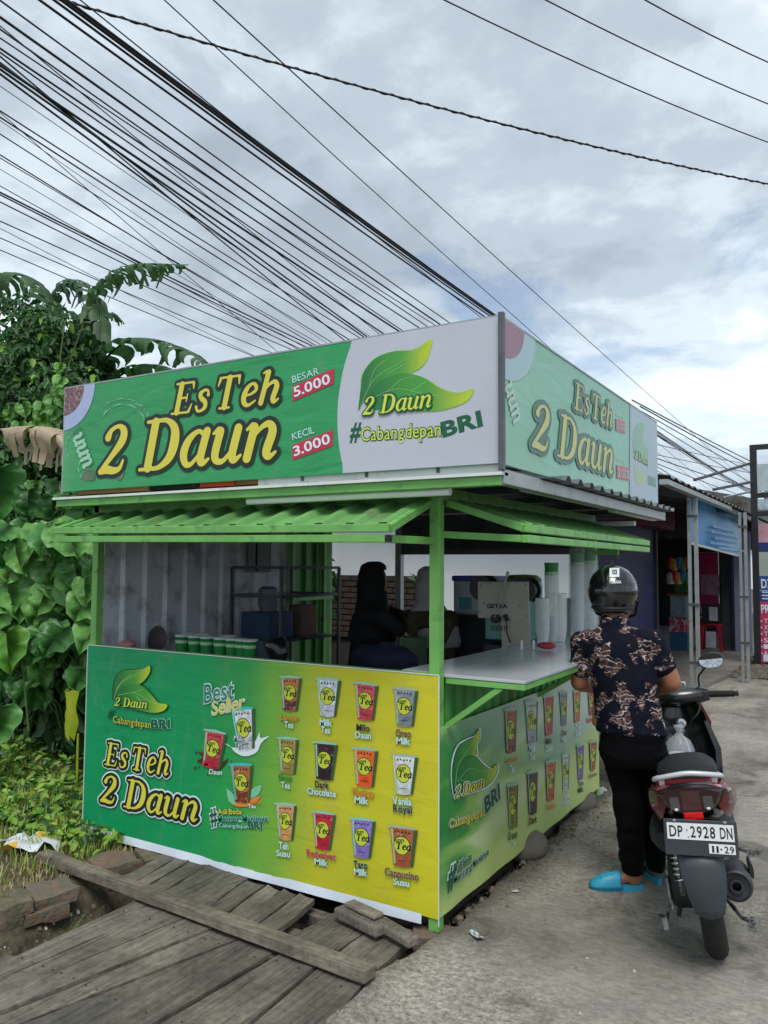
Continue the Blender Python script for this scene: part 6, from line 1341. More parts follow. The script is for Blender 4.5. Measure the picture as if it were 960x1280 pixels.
# ------------------------------------------------------------------ row of shops beyond the stall
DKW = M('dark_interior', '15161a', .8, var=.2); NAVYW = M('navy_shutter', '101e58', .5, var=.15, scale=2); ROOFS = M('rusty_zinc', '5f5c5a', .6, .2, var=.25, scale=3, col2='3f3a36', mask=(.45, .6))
sh = thing('shop_row', 'low row of open fronted shops with a navy painted wall and zinc canopy', 'building', (-1.6, 9, 0))
MB().box(-1.75, -1.6, 6.55, 11.6, .05, 2.75).build('navy_wall', NAVYW, sh)
MB().box(-3.6, -1.65, 6.45, 6.6, .05, 2.9).build('side_wall', M('dark_side_wall', '23262e', .7, var=.2), sh)
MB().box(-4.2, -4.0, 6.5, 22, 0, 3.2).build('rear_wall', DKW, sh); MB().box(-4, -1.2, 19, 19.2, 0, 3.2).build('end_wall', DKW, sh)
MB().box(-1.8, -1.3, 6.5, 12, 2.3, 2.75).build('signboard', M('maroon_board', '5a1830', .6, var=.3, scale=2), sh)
MB().box(-4, -1.55, 11.6, 11.7, .05, 2.7).build('partition', M('partition_grey', '4a4c50', .7), sh)
mb = MB(); n = 200
for i in range(n+1):
    y = 4.6+(18-4.6)*i/n; h = .03*(.5+.5*math.sin(i*1.256)); mb.v += [(.1, y, 2.5+h), (-4.2, y, 3.25+h)]
mb.f = [(2*i, 2*i+1, 2*i+3, 2*i+2) for i in range(n)]; mb.m = [0]*n
c_ = mb.build('canopy_roof', ROOFS, sh); md = c_.modifiers.new('t', 'SOLIDIFY'); md.thickness = .006
MB().box(.02, .1, 4.6, 8.8, 2.43, 2.48).build('canopy_edge_beam', GALV, sh); MB().box(0, .06, 8.8, 18, 2.42, 2.48).build('canopy_edge_beam', STEEL, sh)
for y in (4.7, 6.3, 9.4, 12.5): MB().bar((0, y, 2.45), (-4, y, 3.17), .05, .07).build('rafter', STEEL, sh)
def pole(x, y, zt, lab, dx=.0):
    t = thing('canopy_post', lab, 'post', (x, y, 0)); 
    MB().box(x-.045, x-.01, y-.02, y+.02, .0, zt).build('tube', GALV, t); MB().box(x+.02, x+.06, y+.0, y+.04, .0, zt-.0).build('tube', GALV, t)
    for z in (.55, 1.2, 2.2): MB().box(x-.05, x+.065, y-.024, y+.045, z, z+.03).build('clamp', STEEL, t)
P = onz(869, 892, 0); pole(P.x, P.y, 2.44, 'pair of clamped galvanised posts holding the near end of the shop canopy')
P = onz(930, 851, .03); pole(P.x+.02, P.y, 2.42, 'second pair of galvanised posts along the shop canopy, by the black sign frame')
# blue banner hanging from the canopy
BLUB = gradmat('blue_banner', 2, [(1.85, '4fa0d8'), (2.2, '2f86cc'), (2.38, '6fb4dc'), (2.4, 'a9c4d4'), (2.6, 'b9c8d0')], wob=.1, wscale=3, bump=0)
hb = thing('hanging_banner', 'faded light blue cloth banner hanging under the shop canopy behind the first posts', 'banner', (-.2, 10, 2.2)); xb = -.2
P = [onx(863, 622, xb), onx(924, 640, xb), onx(925, 694, xb), onx(862, 677, xb)]
mb = MB(); n = 14
for i in range(n+1):
    f = i/n; a = P[0].lerp(P[1], f); b = P[3].lerp(P[2], f); mb.v += [(a.x, a.y, a.z), (a.x+.02*math.sin(i*1.3), (a.y+b.y)/2, (a.z+b.z)/2), (b.x+.03*math.sin(i), b.y, b.z)]
mb.f = [(3*i+j, 3*i+j+1, 3*i+3+j+1, 3*i+3+j) for i in range(n) for j in (0, 1)]; mb.m = [0]*len(mb.f)
ob = mb.build('banner_cloth', BLUB, hb, smooth=True)
PB = Plane((xb+.045, 0, 0), (0, 1, 0), (0, 0, 1), (1, 0, 0)); FW = M('print_fw', '9fc8e4', .6, var=.05)
mb = MB()                                   # illegible printed lines
for i, (u0, u1, v) in enumerate(((8.9, 11.2, 2.2), (8.7, 11.8, 2.12), (9, 11.5, 2.04), (8.6, 10.8, 1.96), (9.3, 12, 1.9))):
    u = u0
    while u < u1: w = .08+.14*((i*7+int(u*10)) % 5)/5; mb.add([PB.P(u, v, 0), PB.P(u+w, v, 0), PB.P(u+w, v+.035, 0), PB.P(u, v+.035, 0)], [(0, 1, 2, 3)]); u += w+.05
mb.build('printed_lines', FW, hb)
MB().bar((xb+.01, P[3].y, P[3].z-.02), (xb+.01, P[2].y, P[2].z-.02), .03, .03).build('bottom_rod', WHITE_P, hb)
# magenta poster panel with a pale foot, red stool, display case
MAG = M('magenta_print', 'a81850', .5, var=.12); yq = 13.6; a = ony(869, 690, yq); b = ony(901, 850, yq); c = ony(901, 792, yq); PLq = Plane((0, yq-.012, 0), (1, 0, 0), (0, 0, 1), (0, -1, 0))
ps = thing('advertising_poster', 'magenta poster reading 50 percent on a white board inside the shop', 'poster', ((a.x+b.x)/2, yq, .05))
MB().box(a.x, b.x, yq, yq+.05, .05, a.z).build('poster_board', M('board_white', '8f9298', .5), ps)
MB().box(a.x+.01, b.x-.01, yq-.006, yq, c.z, a.z-.01).build('poster_print', MAG, ps)
MB().box(a.x+.1, a.x+.6, yq-.01, yq-.006, c.z+.75, c.z+1.15).build('poster_picture', M('pic_grey', 'a07a88', .5, var=.3, scale=8), ps)
text(PLq, '50%', (876, 773), (899, 773), (876, 759), [WHT], [(.05, 0)], ps); MB().box(a.x+.05, b.x-.05, yq-.01, yq-.006, c.z+.06, c.z+.12).build('poster_strip', NAVYW, ps)
STR = M('red_plastic', 'a01828', .35, var=.1); sx_, sy_2 = ony(890, 800, 13.0).x, 13.0
st = thing('plastic_stool', 'red plastic stool standing before the magenta poster', 'stool', (sx_, sy_2, .05))
MB().box(sx_-.17, sx_+.17, sy_2-.17, sy_2+.17, .52, .56).build('seat', STR, st, bevel=.02)
for i, (u, v) in enumerate(((-1, -1), (1, -1), (1, 1), (-1, 1))): MB().bar((sx_+u*.19, sy_2+v*.19, .05), (sx_+u*.14, sy_2+v*.14, .54), .06, .04, (0, 1, 0)).build('leg', STR, st)
MB().box(sx_-.08, sx_+.1, sy_2-.185, sy_2-.18, .12, .42).build('paper_tag', PW, st)
tagit(MB().box(sx_-.15, sx_+.15, sy_2-.14, sy_2+.14, .565, .93).box(sx_-.02, sx_+.13, sy_2-.15, sy_2-.141, .62, .88, 1).build('black_box', [BLACK, PW], bevel=0), 'black carton with a white label standing on the red stool', 'box')
yq = 12.6; a = ony(836, 742, yq); b = ony(859, 802, yq)
dc = thing('display_case', 'glass snack display case with a red printed front in the dark shop', 'display case', ((a.x+b.x)/2, yq, .05))
MB().box(a.x, b.x, yq, yq+.5, .4, a.z-.45).build('case_front', M('case_print', 'a0304a', .5, var=.6, scale=6, col2='b9b4b4', mask=(.5, .56)), dc); MB().box(a.x+.02, b.x-.02, yq+.02, yq+.48, a.z-.44, a.z-.04).build('glass_case', M('case_glass', '7f98a0', .1, var=.3, scale=6), dc)
MB().box(a.x-.02, b.x+.02, yq-.02, yq+.52, a.z-.04, a.z).build('case_top', M('case_orange', '8a4a2c', .5), dc); MB().box(a.x, b.x, yq+.02, yq+.4, .05, .4).build('case_foot', M('foot_blue', '2c5a80', .6), dc)
yq = 12.2; a = ony(836, 728, yq); tagit(MB().box(a.x, a.x+.4, 12.7, 13.0, dc_z := ony(845, 741, 12.6).z, dc_z+.22).build('green_basket', M('basket_green', '2c5a30', .7, var=.5, scale=20)), 'dark green basket on top of the display case', 'basket')
cu = MB()
for i in range(10):
    P = ony(903+i*1.4, 700, 13.2); cu.lathe([(.07, .05), (.06, 1.2), (.07, 2.2)], (P.x, 13.2+.05*(i % 2), 0), 8)
tagit(cu.build('curtain', M('grey_curtain', '3a4248', .8, var=.25), smooth=True), 'dark grey curtain gathered beside the magenta poster', 'curtain')
P = ony(917, 700, 13.0); Q = ony(941, 830, 13.0); tagit(MB().box(P.x, Q.x, 13.0, 13.05, .05, 2.3).build('pale_partition', M('panel_bluegrey', '8088a0', .6, var=.15, scale=2)), 'pale blue grey panel behind the second pair of posts', 'panel')
PLp = Plane((0, 12.99, 0), (1, 0, 0), (0, 0, 1), (0, -1, 0))
# posters on the navy wall
mb = MB()
for y, z, w, h in ((8.6, 1.95, .3, .12), (9.0, 1.75, .3, .16), (8.7, 1.6, .25, .12)): mb.box(-1.6, -1.594, y, y+w, z, z+h)
tagit(mb.build('paper_stickers', M('sticker_grey', '5d6678', .6, var=.4, scale=20)), 'dull paper stickers pasted on the navy wall above the helmet', 'stickers')
tagit(MB().box(-1.6, -1.592, 9.2, 10.2, 1.18, 1.4).build('yellow_sticker', M('sticker_olive', '5a5a30', .6, var=.7, scale=12)), 'dark yellow and green sticker on the navy wall beside the helmet', 'sticker')
# roofs further off above the canopy
fr = thing('far_roof', 'grey zinc roof of a farther shop rising above the canopy', 'roof', (-1, 20, 3)); MB().add([(-.2, 14, 3.0), (-.1, 26, 3.1), (-6, 26, 4.4), (-6, 14, 4.3), (-.2, 14, 2.2), (-.1, 26, 2.2), (-6, 26, 2.2), (-6, 14, 2.2)], [(0, 1, 2, 3), (4, 5, 1, 0), (7, 4, 0, 3), (5, 6, 2, 1)]).build('roof', ROOFS, fr)
MB().box(-.6, .1, 20, 26, 3.0, 3.9).build('gable_sheet', M('pale_sheet', '7f8688', .5, .2, var=.15), fr)
MB().bar((-1.3, 9.6, 3.1), (.15, 11.0, 3.15), .04, .04).bar((-1.2, 11, 2.8), (.15, 11.2, 2.95), .04, .04)
col_ = ['b8303c', 'd8a83c', '3c7ab0', '4c8c4c', 'c86a2c', 'b8b4ac']
for i in range(10):
    P = ony(838+(i % 5)*5.2, 703+(i//5)*17+2*(i % 2), 12.3); w_ = .1+.02*(i % 3)
    pk = MB(); pk.rings([oval_(P, w_*.5, .02, -.12), oval_(P, w_*.55, .04, -.05), oval_(P, w_*.5, .03, .06), oval_(P, w_*.3, .008, .1)])
    tagit(pk.build('snack_packet', M('packet_'+col_[i % 6], col_[i % 6], .35, var=.4, scale=18), smooth=True), ['first', 'second', 'third', 'fourth', 'fifth'][i % 5]+' hanging snack packet in the '+('upper' if i < 5 else 'lower')+' row inside the dark shop', 'packet', 'snack packets hanging in the shop')
tagit(MB().bar(ony(868, 600, 9.5), ony(942, 578, 11), .04, .04).build('stay_bar', STEEL), 'upper slanting steel stay running from the canopy to the black sign frame', 'bar')
tagit(MB().bar(ony(892, 612, 9.5), ony(942, 602, 11), .04, .04).build('stay_bar', STEEL), 'lower slanting steel stay running from the canopy to the black sign frame', 'bar')
tagit(MB().tube([ony(905, 622, 12), ony(940, 614, 12)], .02, 6).build('roof_pipe', GALV), 'short pipe lying over the far end of the canopy', 'pipe')
# black sign frame with the banner that runs out of the picture
P = onz(948, 836, .0); fx, fy = P.x, P.y; zt = ony(946, 556, fy).z
FRB = M('frame_black', '1b1d22', .5, var=.15); sf = thing('framed_street_sign', 'tall black steel frame holding printed shop signs at the right edge', 'sign', (fx, fy, 0))
MB().box(fx-.05, fx+.05, fy-.05, fy+.05, 0, zt).build('frame_post', FRB, sf, bevel=.005); MB().box(fx+1.9, fx+2.0, fy-.05, fy+.05, 0, zt).build('frame_post', FRB, sf)
MB().box(fx+.05, fx+1.9, fy-.04, fy+.04, zt-.08, zt).build('frame_rail', FRB, sf)
for py in (619, 642): z = ony(955, py, fy).z; MB().box(fx+.05, fx+1.9, fy-.03, fy+.03, z-.04, z+.04).build('frame_rail', FRB, sf)
zz_ = lambda py: ony(955, py, fy).z
def pnl(p0, p1, mat, nm='sign_panel', d=0): return MB().box(fx+.05+.003*d, fx+1.9-.003*d, fy-.015-d*.003, fy+.015, zz_(p1), zz_(p0)).build(nm, mat, sf)
pnl(580, 614, M('sign_pale', 'a9b6bc', .5, var=.2, scale=6)); pnl(624, 637, M('sign_pale2', '9fb0b8', .5, var=.3, scale=9))
pnl(655, 678, M('sign_rose', 'b98a94', .5, var=.2)); pnl(678, 690, M('sign_navy', '20306a', .5)); pnl(690, 720, M('sign_greygreen', '98a39a', .5, var=.06)); pnl(720, 752, M('sign_blue', '1c3f86', .5)); pnl(752, 828, M('sign_pink', 'b02c58', .5))
PL6 = Plane((0, fy-.018, 0), (1, 0, 0), (0, 0, 1), (0, -1, 0)); WS = M('sign_white', 'c9d2dc', .5)
text(PL6, 'DZ', (952, 735), (966, 735), (952, 724), [WS], [(.04, 0)], sf); text(PL6, 'PRO', (952, 766), (970, 766), (952, 756), [WS], [(.04, 0)], sf, gap=.1)
mb = MB()
for i in range(3): z = zz_(741+i*4); mb.box(fx+.08, fx+.5, fy-.02, fy-.0155, z, z+.02)
z = zz_(738.5); mb.box(fx+.05, fx+.6, fy-.02, fy-.0155, z, z+.008)
for i in range(6): z = zz_(777+i*8); mb.box(fx+.05, fx+.075, fy-.02, fy-.0155, z, z+.015)
mb.build('sign_lines', WS, sf)
for i, ch in enumerate('TXTSIA'): text(PL6, ch, (955.5, 779+i*8), (960, 779+i*8), (955.5, 773.5+i*8), [WS], [(.02, 0)], sf)
MB().box(fx+.08, fx+.4, fy-.02, fy-.0155, zz_(828)+.02, zz_(818)).build('sign_badge', WS, sf)
tagit(MB().box(ony(940, 600, 11.5).x, ony(942, 600, 11.5).x, 11.5, 11.53, 0, zz_(575)).build('thin_mast', GALV), 'thin pale mast standing just left of the black sign frame', 'post')
# street side opposite and the far end of the road, seen only in reflections and from the side
hz_ = thing('far_house', 'plain low house at the far end of the street', 'house', (2, 60, 0)); MB().box(-6, 9, 60, 66, 0, 3.2).build('wall', WALLW, hz_); MB().prism([(-6.5, 3.2), (9.5, 3.2), (1.5, 5.4)], (0, 59.5, 0), (1, 0, 0), (0, 0, 1), (0, 7, 0)).build('roof', ROOFS, hz_)
# strips added in the gap under the sign, reflections put in as colour
def strip(x0, x1, mat, lab, nm, z1=2.07): return tagit(MB().box(x0, x1, -.19, -.12, 2.04, z1+.03).build(nm, mat), lab, 'painted reflection')
X1 = lambda px: PG.px(px, 605)[0]
strip(X1(88), X1(175), M('tan_strip', 'b08a58', .9, var=.2), 'tan strip of painted reflection under the left end of the roof sign', 'tan_reflection'); strip(X1(178), X1(238), M('dark_strip', '26321e', .9, var=.5, scale=20), 'dark strip of painted reflection under the roof sign left of the orange strip', 'dark_reflection')
strip(X1(240), X1(283), M('orange_strip', 'e0592a', .6), 'orange strip of painted reflection under the roof sign', 'orange_reflection'); strip(X1(285), X1(330), M('tan_strip2', 'a87c4c', .9, var=.2), 'tan strip of painted reflection right of the orange strip under the roof sign', 'tan_reflection'); strip(X1(332), X1(420), M('grey_strip', '6f6a64', .9, var=.4, scale=8), 'grey strip of painted reflection under the middle of the roof sign', 'grey_reflection')
# ------------------------------------------------------------------ motor scooter (local axes: +y forward, origin under the rear axle)
BKB = M('scooter_black', '101114', .28, var=.15, coat=.5); BKM = M('scooter_matt', '1e2022', .6, var=.2, scale=20, bump=.1, bscale=200); BKR = M('scooter_red', '640c14', .35, var=.15, coat=.3); BKG = M('fender_grey', '3c4248', .5, var=.1)
TYR = M('tyre_rubber', '161616', .8, var=.25, scale=14, bump=.3, bscale=60, col2='2c2a27', mask=(.55, .7)); ALU = M('cast_alloy', '9a9c9c', .45, .6, var=.2, scale=14, col2='4a463f', mask=(.5, .62)); CHR = M('chrome', 'b8bcbe', .15, .9)
SEATM = M('seat_vinyl', '0e0f11', .6, var=.15, bump=.15, bscale=120); SMOKE = M('smoked_lens', '26080c', .22, var=.1, coat=.25)
mo = thing('motor_scooter', 'black and dark red motor scooter parked beside the man, number plate towards the viewer', 'motorcycle', (1.125, .45, 0), (0, R_(-8.5), R_(12)))
RW = .27
def sec(cx, y, cz, rx, rz, n=16, p=2.6, tilt=0):
    out = []
    for i in range(n):
        a = 2*PI*i/n; c, s = math.cos(a), math.sin(a); x = rx*abs(c)**(2/p)*(1 if c >= 0 else -1); z = rz*abs(s)**(2/p)*(1 if s >= 0 else -1)
        out.append((cx+x, y+tilt*z, cz+z))
    return out
def wheel(yc, w, nm='wheel'):
    prof = []; k = 64; n = 14; mb = MB(); rs = []
    for i in range(k):
        a = 2*PI*i/k; ring = []
        for j in range(n):
            b = 2*PI*j/n; bump = .007*(1 if ((i+j//2) % 2) else 0) if math.cos(b) > .2 else 0
            r = RW-.045+(.045+bump)*math.cos(b); x = w/2*math.sin(b)*1.0; ring.append((x, yc+r*math.cos(a), RW+r*math.sin(a)))
        rs.append(ring)
    rs.append(rs[0]); mb.rings(rs, cap=False); wh = mb.build(nm, TYR, mo, local=True, smooth=True, angle=50)
    mb = MB(); 
    for x in (-.03, .03): mb.rings([[(x, yc+.19*math.cos(a), RW+.19*math.sin(a)) for a in [2*PI*i/28 for i in range(28)]], [(x*.6, yc+.175*math.cos(a), RW+.175*math.sin(a)) for a in [2*PI*i/28 for i in range(28)]]], cap=False)
    mb.rings([[(x, yc+.18*math.cos(a), RW+.18*math.sin(a)) for a in [2*PI*i/28 for i in range(28)]] for x in (-.03, .03)], cap=False)
    for i in range(5):
        a = 2*PI*i/5+.3; mb.bar((0, yc+.03*math.cos(a), RW+.03*math.sin(a)), (0, yc+.18*math.cos(a+.15), RW+.18*math.sin(a+.15)), .022, .03, (1, 0, 0))
    mb.lathe([(.0, -.055), (.035, -.055), (.045, 0), (.035, .055), (0, .055)], (0, yc, RW), 16, ax=(1, 0, 0)); mb.build('rim', BKB if nm == 'wheel' and yc < .5 else ALU, wh, local=True, smooth=True); return wh
wheel(0, .095); wheel(1.24, .085)
# tail: black core, dark red shells, seat
mb = MB(); mb.rings([sec(0, -.34, .73, .08, .04), sec(0, -.30, .715, .1, .065), sec(0, -.15, .67, .12, .085), sec(0, .1, .62, .15, .11), sec(0, .4, .56, .16, .13), sec(0, .56, .5, .13, .1)]).build('tail_body', BKB, mo, local=True, smooth=True)
for s in (-1, 1):
    mb = MB(); rs = []
    for y, x, z, h in ((-.345, .112, .73, .026), (-.3, .132, .71, .056), (-.15, .154, .675, .075), (.05, .17, .63, .07), (.25, .175, .59, .06), (.42, .165, .565, .03)):
        rs.append([(s*x*.93, y, z+h), (s*(x+.012), y+.01, z+h*.6), (s*(x+.014), y+.01, z-h*.3), (s*x*.9, y, z-h), (s*(x-.03), y, z)])
    mb.rings(rs).build('side_panel', BKR, mo, local=True, smooth=True)
    MB().rings([[(s*.168, -.1, .69), (s*.172, -.1, .685), (s*.172, -.1, .675), (s*.168, -.1, .67)], [(s*.179, .2, .635), (s*.183, .2, .63), (s*.183, .2, .615), (s*.179, .2, .61)]]).build('stripe', M('silver_decal', 'a8acb0', .4), mo, local=True)
MB().rings([sec(0, -.345, .762, .13, .008), sec(0, -.335, .775, .125, .012), sec(0, -.2, .78, .13, .02)]).build('tail_cowl', BKR, mo, local=True, smooth=True)
mb = MB(); mb.rings([sec(0, -.27, .79, .085, .02), sec(0, -.22, .80, .115, .035), sec(0, 0, .775, .125, .045), sec(0, .2, .74, .125, .045), sec(0, .38, .72, .105, .04), sec(0, .5, .70, .06, .03)]).build('seat', SEATM, mo, local=True, smooth=True)
RAILM = M('grab_rail_silver', 'c4c6c8', .35, .2, var=.06)
mb = MB(); pts = [(-.12, -.1, .765), (-.13, -.22, .785), (-.12, -.30, .808), (-.06, -.335, .825), (0, -.342, .832), (.06, -.335, .825), (.12, -.30, .808), (.13, -.22, .785), (.12, -.1, .765)]
pts = [tuple(p) for p in catmull(pts, 5)]; mb.tube(pts, .0105, 10).build('grab_rail', RAILM, mo, local=True, smooth=True)
for s in (-1, 1): MB().bar((s*.1, -.3, .76), (s*.1, -.31, .805), .02, .015, (0, 1, 0)).build('rail_stay', RAILM, mo, local=True)
# tail light with inner cells, red reflector
def lens(s=1, y=-.352, d=.05): return [[(x*s*.97, y, .735+(z-.705)*s) for x, z in ((-.125, .735), (-.06, .753), (0, .758), (.06, .753), (.125, .735), (.105, .69), (.06, .655), (0, .647), (-.06, .655), (-.105, .69))]]
tl = MB().rings([lens(1.04, -.32)[0], lens(1.02, -.355)[0], lens(.9, -.372)[0]]).build('tail_light', SMOKE, mo, local=True, smooth=True, angle=30)
MB().rings([lens(1.1, -.315)[0], lens(1.1, -.345)[0], lens(1.05, -.349)[0]]).build('light_surround', BKB, tl, local=True, smooth=True)
MB().box(-.035, .035, -.376, -.371, .698, .772).build('brake_cell', M('brake_lens', '3a1216', .15, coat=1), tl, local=True)
for s in (-1, 1): MB().box(s*.045, s*.08, -.374, -.368, .702, .75).build('indicator_cell', M('indicator_cell', '4a4648', .1, .3, coat=1), tl, local=True); MB().ell((s*.06, -.374, .702), .008, .004, .006, 8, 5).build('bulb_glint', M('lens_clear', 'c8c8cc', .1), tl, local=True)
rf = MB().box(-.036, .036, -.375, -.365, .662, .69).build('reflector', M('reflector_red', 'c8101c', .2, var=.1, scale=60), mo, local=True, bevel=.003)
MB().rings([sec(0, -.33, .64, .1, .02), sec(0, -.36, .63, .12, .03), sec(0, -.25, .6, .11, .04)]).build('under_tail', BKM, mo, local=True, smooth=True)
# number plate
pl_y = -.40; ang = .12
pt = MB().box(-.145, .145, -.006, .006, -.0725, .0725).build('number_plate', M('plate_frame', '303438', .45), mo, local=True, bevel=.003)
pt.matrix_local = Matrix.Translation((0.012, pl_y, .60))@Matrix.Scale(.92, 4)@Matrix.Rotation(-ang, 4, 'X')@Matrix.Rotation(R_(5), 4, 'Y')
PW2 = M('plate_white', 'd9dcdc', .4, var=.04)
MB().box(-.132, .132, -.009, -.006, -.008, .058).box(.03, .132, -.009, -.006, -.058, -.02).build('plate_field', PW2, pt, local=True)
PLP = Plane((0, -.0095, 0), (1, 0, 0), (0, 0, 1), (0, -1, 0)); PBK = M('plate_ink', '16181a', .5)
for s_, a, b, h, z in (('DP', -.122, -.07, .044, .003), ('2928', -.038, .058, .044, .003), ('DN', .078, .125, .044, .003), ('11', .042, .066, .026, -.053), ('29', .09, .126, .026, -.053)):
    mb = MB(); text_uv(mb, PLP, s_, (a, z), (b, z), h, 'b', [(.02, 0)], base=.0005, gap=.22); mb.build('lettering', PBK, pt, local=True, recalc=False)
mb = MB(); mb.box(.074, .08, -.011, -.0095, -.042, -.036).box(-.054, -.05, -.011, -.0095, .028, .034).box(-.05, -.046, -.011, -.0095, .001, .005); mb.build('plate_dots', PBK, pt, local=True)
# small fittings: plate bolts, cables, seam strips, tail fasteners
for s in (-1, 1): MB().lathe([(.0, 0), (.006, 0), (.006, .004), (0, .005)], (s*.1, -.0095, .068), 8, ax=(0, -1, 0)).build('bolt', CHR, pt, local=True)
MB().tube([tuple(p) for p in catmull([(-.13, 1.0, .93), (-.12, .93, .86), (-.07, .9, .8), (-.04, .95, .7)], 5)], .004, 6).build('brake_cable', BKM, mo, local=True, smooth=True)
MB().tube([tuple(p) for p in catmull([(.13, 1.0, .93), (.1, .92, .85), (.05, .92, .8), (.03, .96, .7)], 5)], .004, 6).build('throttle_cable', BKM, mo, local=True, smooth=True)
MB().tube([tuple(p) for p in catmull([(-.12, .3, .2), (-.15, .1, .22), (-.13, -.02, .3), (-.1, .05, .45)], 5)], .005, 6).build('rear_brake_cable', BKM, mo, local=True, smooth=True)
for s in (-1, 1):
    MB().lathe([(.0, 0), (.012, 0), (.01, .004), (0, .005)], (s*.165, .1, .6), 10, ax=(s, 0, 0)).build('panel_screw', CHR, mo, local=True)
    MB().rings([[(s*.128, -.3, .69), (s*.134, -.3, .685), (s*.128, -.3, .68)], [(s*.163, 0, .625), (s*.169, 0, .62), (s*.163, 0, .615)], [(s*.175, .35, .565), (s*.18, .35, .56), (s*.175, .35, .555)]]).build('trim_strip', BKM, mo, local=True)
    MB().rings([sec(s*.125, -.33, .74, .018, .03), sec(s*.14, -.3, .73, .02, .035), sec(s*.15, -.22, .72, .012, .02)]).build('turn_indicator', M('indicator_lens', '4a2420', .1, var=.1, coat=1), mo, local=True, smooth=True)
# rear mudguard
mb = MB(); rs = []
for f in np.linspace(0, 1, 7):
    w = .085-.032*f*f; z = .53-.235*f; y = -.385+.02*math.sin(f*PI)*-1+.03*f; rs.append([(-w, y+.05, z), (-w, y+.006, z), (-w*.55, y-.014, z-.008*f), (0, y-.02, z-.012*f), (w*.55, y-.014, z-.008*f), (w, y+.006, z), (w, y+.05, z)])
mb.rings(rs, closed=False, cap=False); o = mb.build('rear_mudguard', BKG, mo, local=True, smooth=True); md = o.modifiers.new('t', 'SOLIDIFY'); md.thickness = .004
MB().rings([sec(0, -.38, .5, .085, .02), sec(0, -.2, .52, .09, .03), sec(0, .0, .56, .08, .03)]).build('inner_fender', BKM, mo, local=True, smooth=True)
# drive case and engine, left of the wheel
mb = MB(); mb.rings([[(x, y0+r*math.cos(a)*1.0, z0+r*math.sin(a)) for a in [2*PI*i/18 for i in range(18)]] for x, r, y0, z0 in ((-.07, .1, 0, .29), (-.13, .1, 0, .29), (-.145, .085, 0, .29))]).rings([sec(-.11, -.02, .29, .035, .09), sec(-.115, .2, .3, .04, .085), sec(-.115, .42, .31, .04, .1), sec(-.11, .5, .31, .03, .08)]).build('drive_case', BKM, mo, local=True, smooth=True)
mb = MB(); mb.rings([sec(-.02, .2, .33, .1, .1), sec(0, .4, .33, .12, .12), sec(0, .55, .36, .1, .1)]).build('engine', ALU, mo, local=True, smooth=True)
mb = MB(); mb.rings([sec(-.13, -.12, .5, .04, .04), sec(-.14, .0, .5, .06, .06), sec(-.14, .2, .48, .06, .06), sec(-.12, .3, .47, .03, .04)]).build('air_box', BKM, mo, local=True, smooth=True)
for i in range(6): pass
mb = MB()
for i in range(6): y = -.06+i*.035; mb.bar((-.152, y, .2), (-.152, y+.02, .36), .01, .008, (1, 0, 0))
mb.box(-.16, -.15, -.09, -.02, .24, .34); mb.build('case_ribs', ALU, mo, local=True, bevel=.002)
hx = [(-.1+.022*math.cos(a), -.11+.022*math.sin(a), .33+.16*i/60) for i, a in enumerate(np.linspace(0, 14*PI, 61))]
MB().tube(hx, .0045, 6).build('shock_spring', CHR, mo, local=True, smooth=True); MB().tube([(-.1, -.11, .28), (-.1, -.1, .55)], .011, 8).build('shock_absorber', ALU, mo, local=True, smooth=True)
MB().tube([(-.13, .1, .22), (-.17, .06, .17), (-.19, -.08, .15)], .008, 8).bar((-.19, -.1, .16), (-.21, -.04, .15), .02, .05).build('kick_lever', ALU, mo, local=True, smooth=True)
MB().tube([(-.1, .35, .2), (-.15, .3, .03)], .011, 8).bar((-.155, .28, .008), (-.155, .34, .008), .03, .014).build('side_stand', BKM, mo, local=True, smooth=True)
MB().tube([(.05, .2, .18), (.12, .06, .12), (.16, -.02, .13)], .01, 8).bar((.15, -.05, .115), (.17, .02, .125), .035, .025).build('centre_stand', ALU, mo, local=True, smooth=True)
mb = MB(); mb.lathe([(.02, 0), (.05, .06), (.062, .12), (.064, .44), (.06, .475), (.052, .48), (.05, .47), (.026, .465), (.026, .49), (.018, .49), (.018, .4), (.0005, .4)], (.125, .27, .25), 22, ax=(-.02, -1, .2)); mb.build('muffler', M('muffler_dark', '34353a', .5, .4, var=.3, scale=14, col2='5a5048', mask=(.58, .7)), mo, local=True, smooth=True)
mb = MB(); mb.rings([sec(.19, .2, .3, .008, .03), sec(.187, -.05, .35, .008, .032)]).build('heat_shield', BKM, mo, local=True, smooth=True); MB().tube([(.15, .27, .26), (.1, .45, .22), (.04, .52, .28)], .016, 8).build('exhaust_pipe', ALU, mo, local=True, smooth=True)
MB().tube([(.12, .25, .36), (.2, .2, .35)], .01, 8).bar((.19, .17, .35), (.26, .17, .35), .02, .03).build('foot_peg', ALU, mo, local=True, smooth=True)
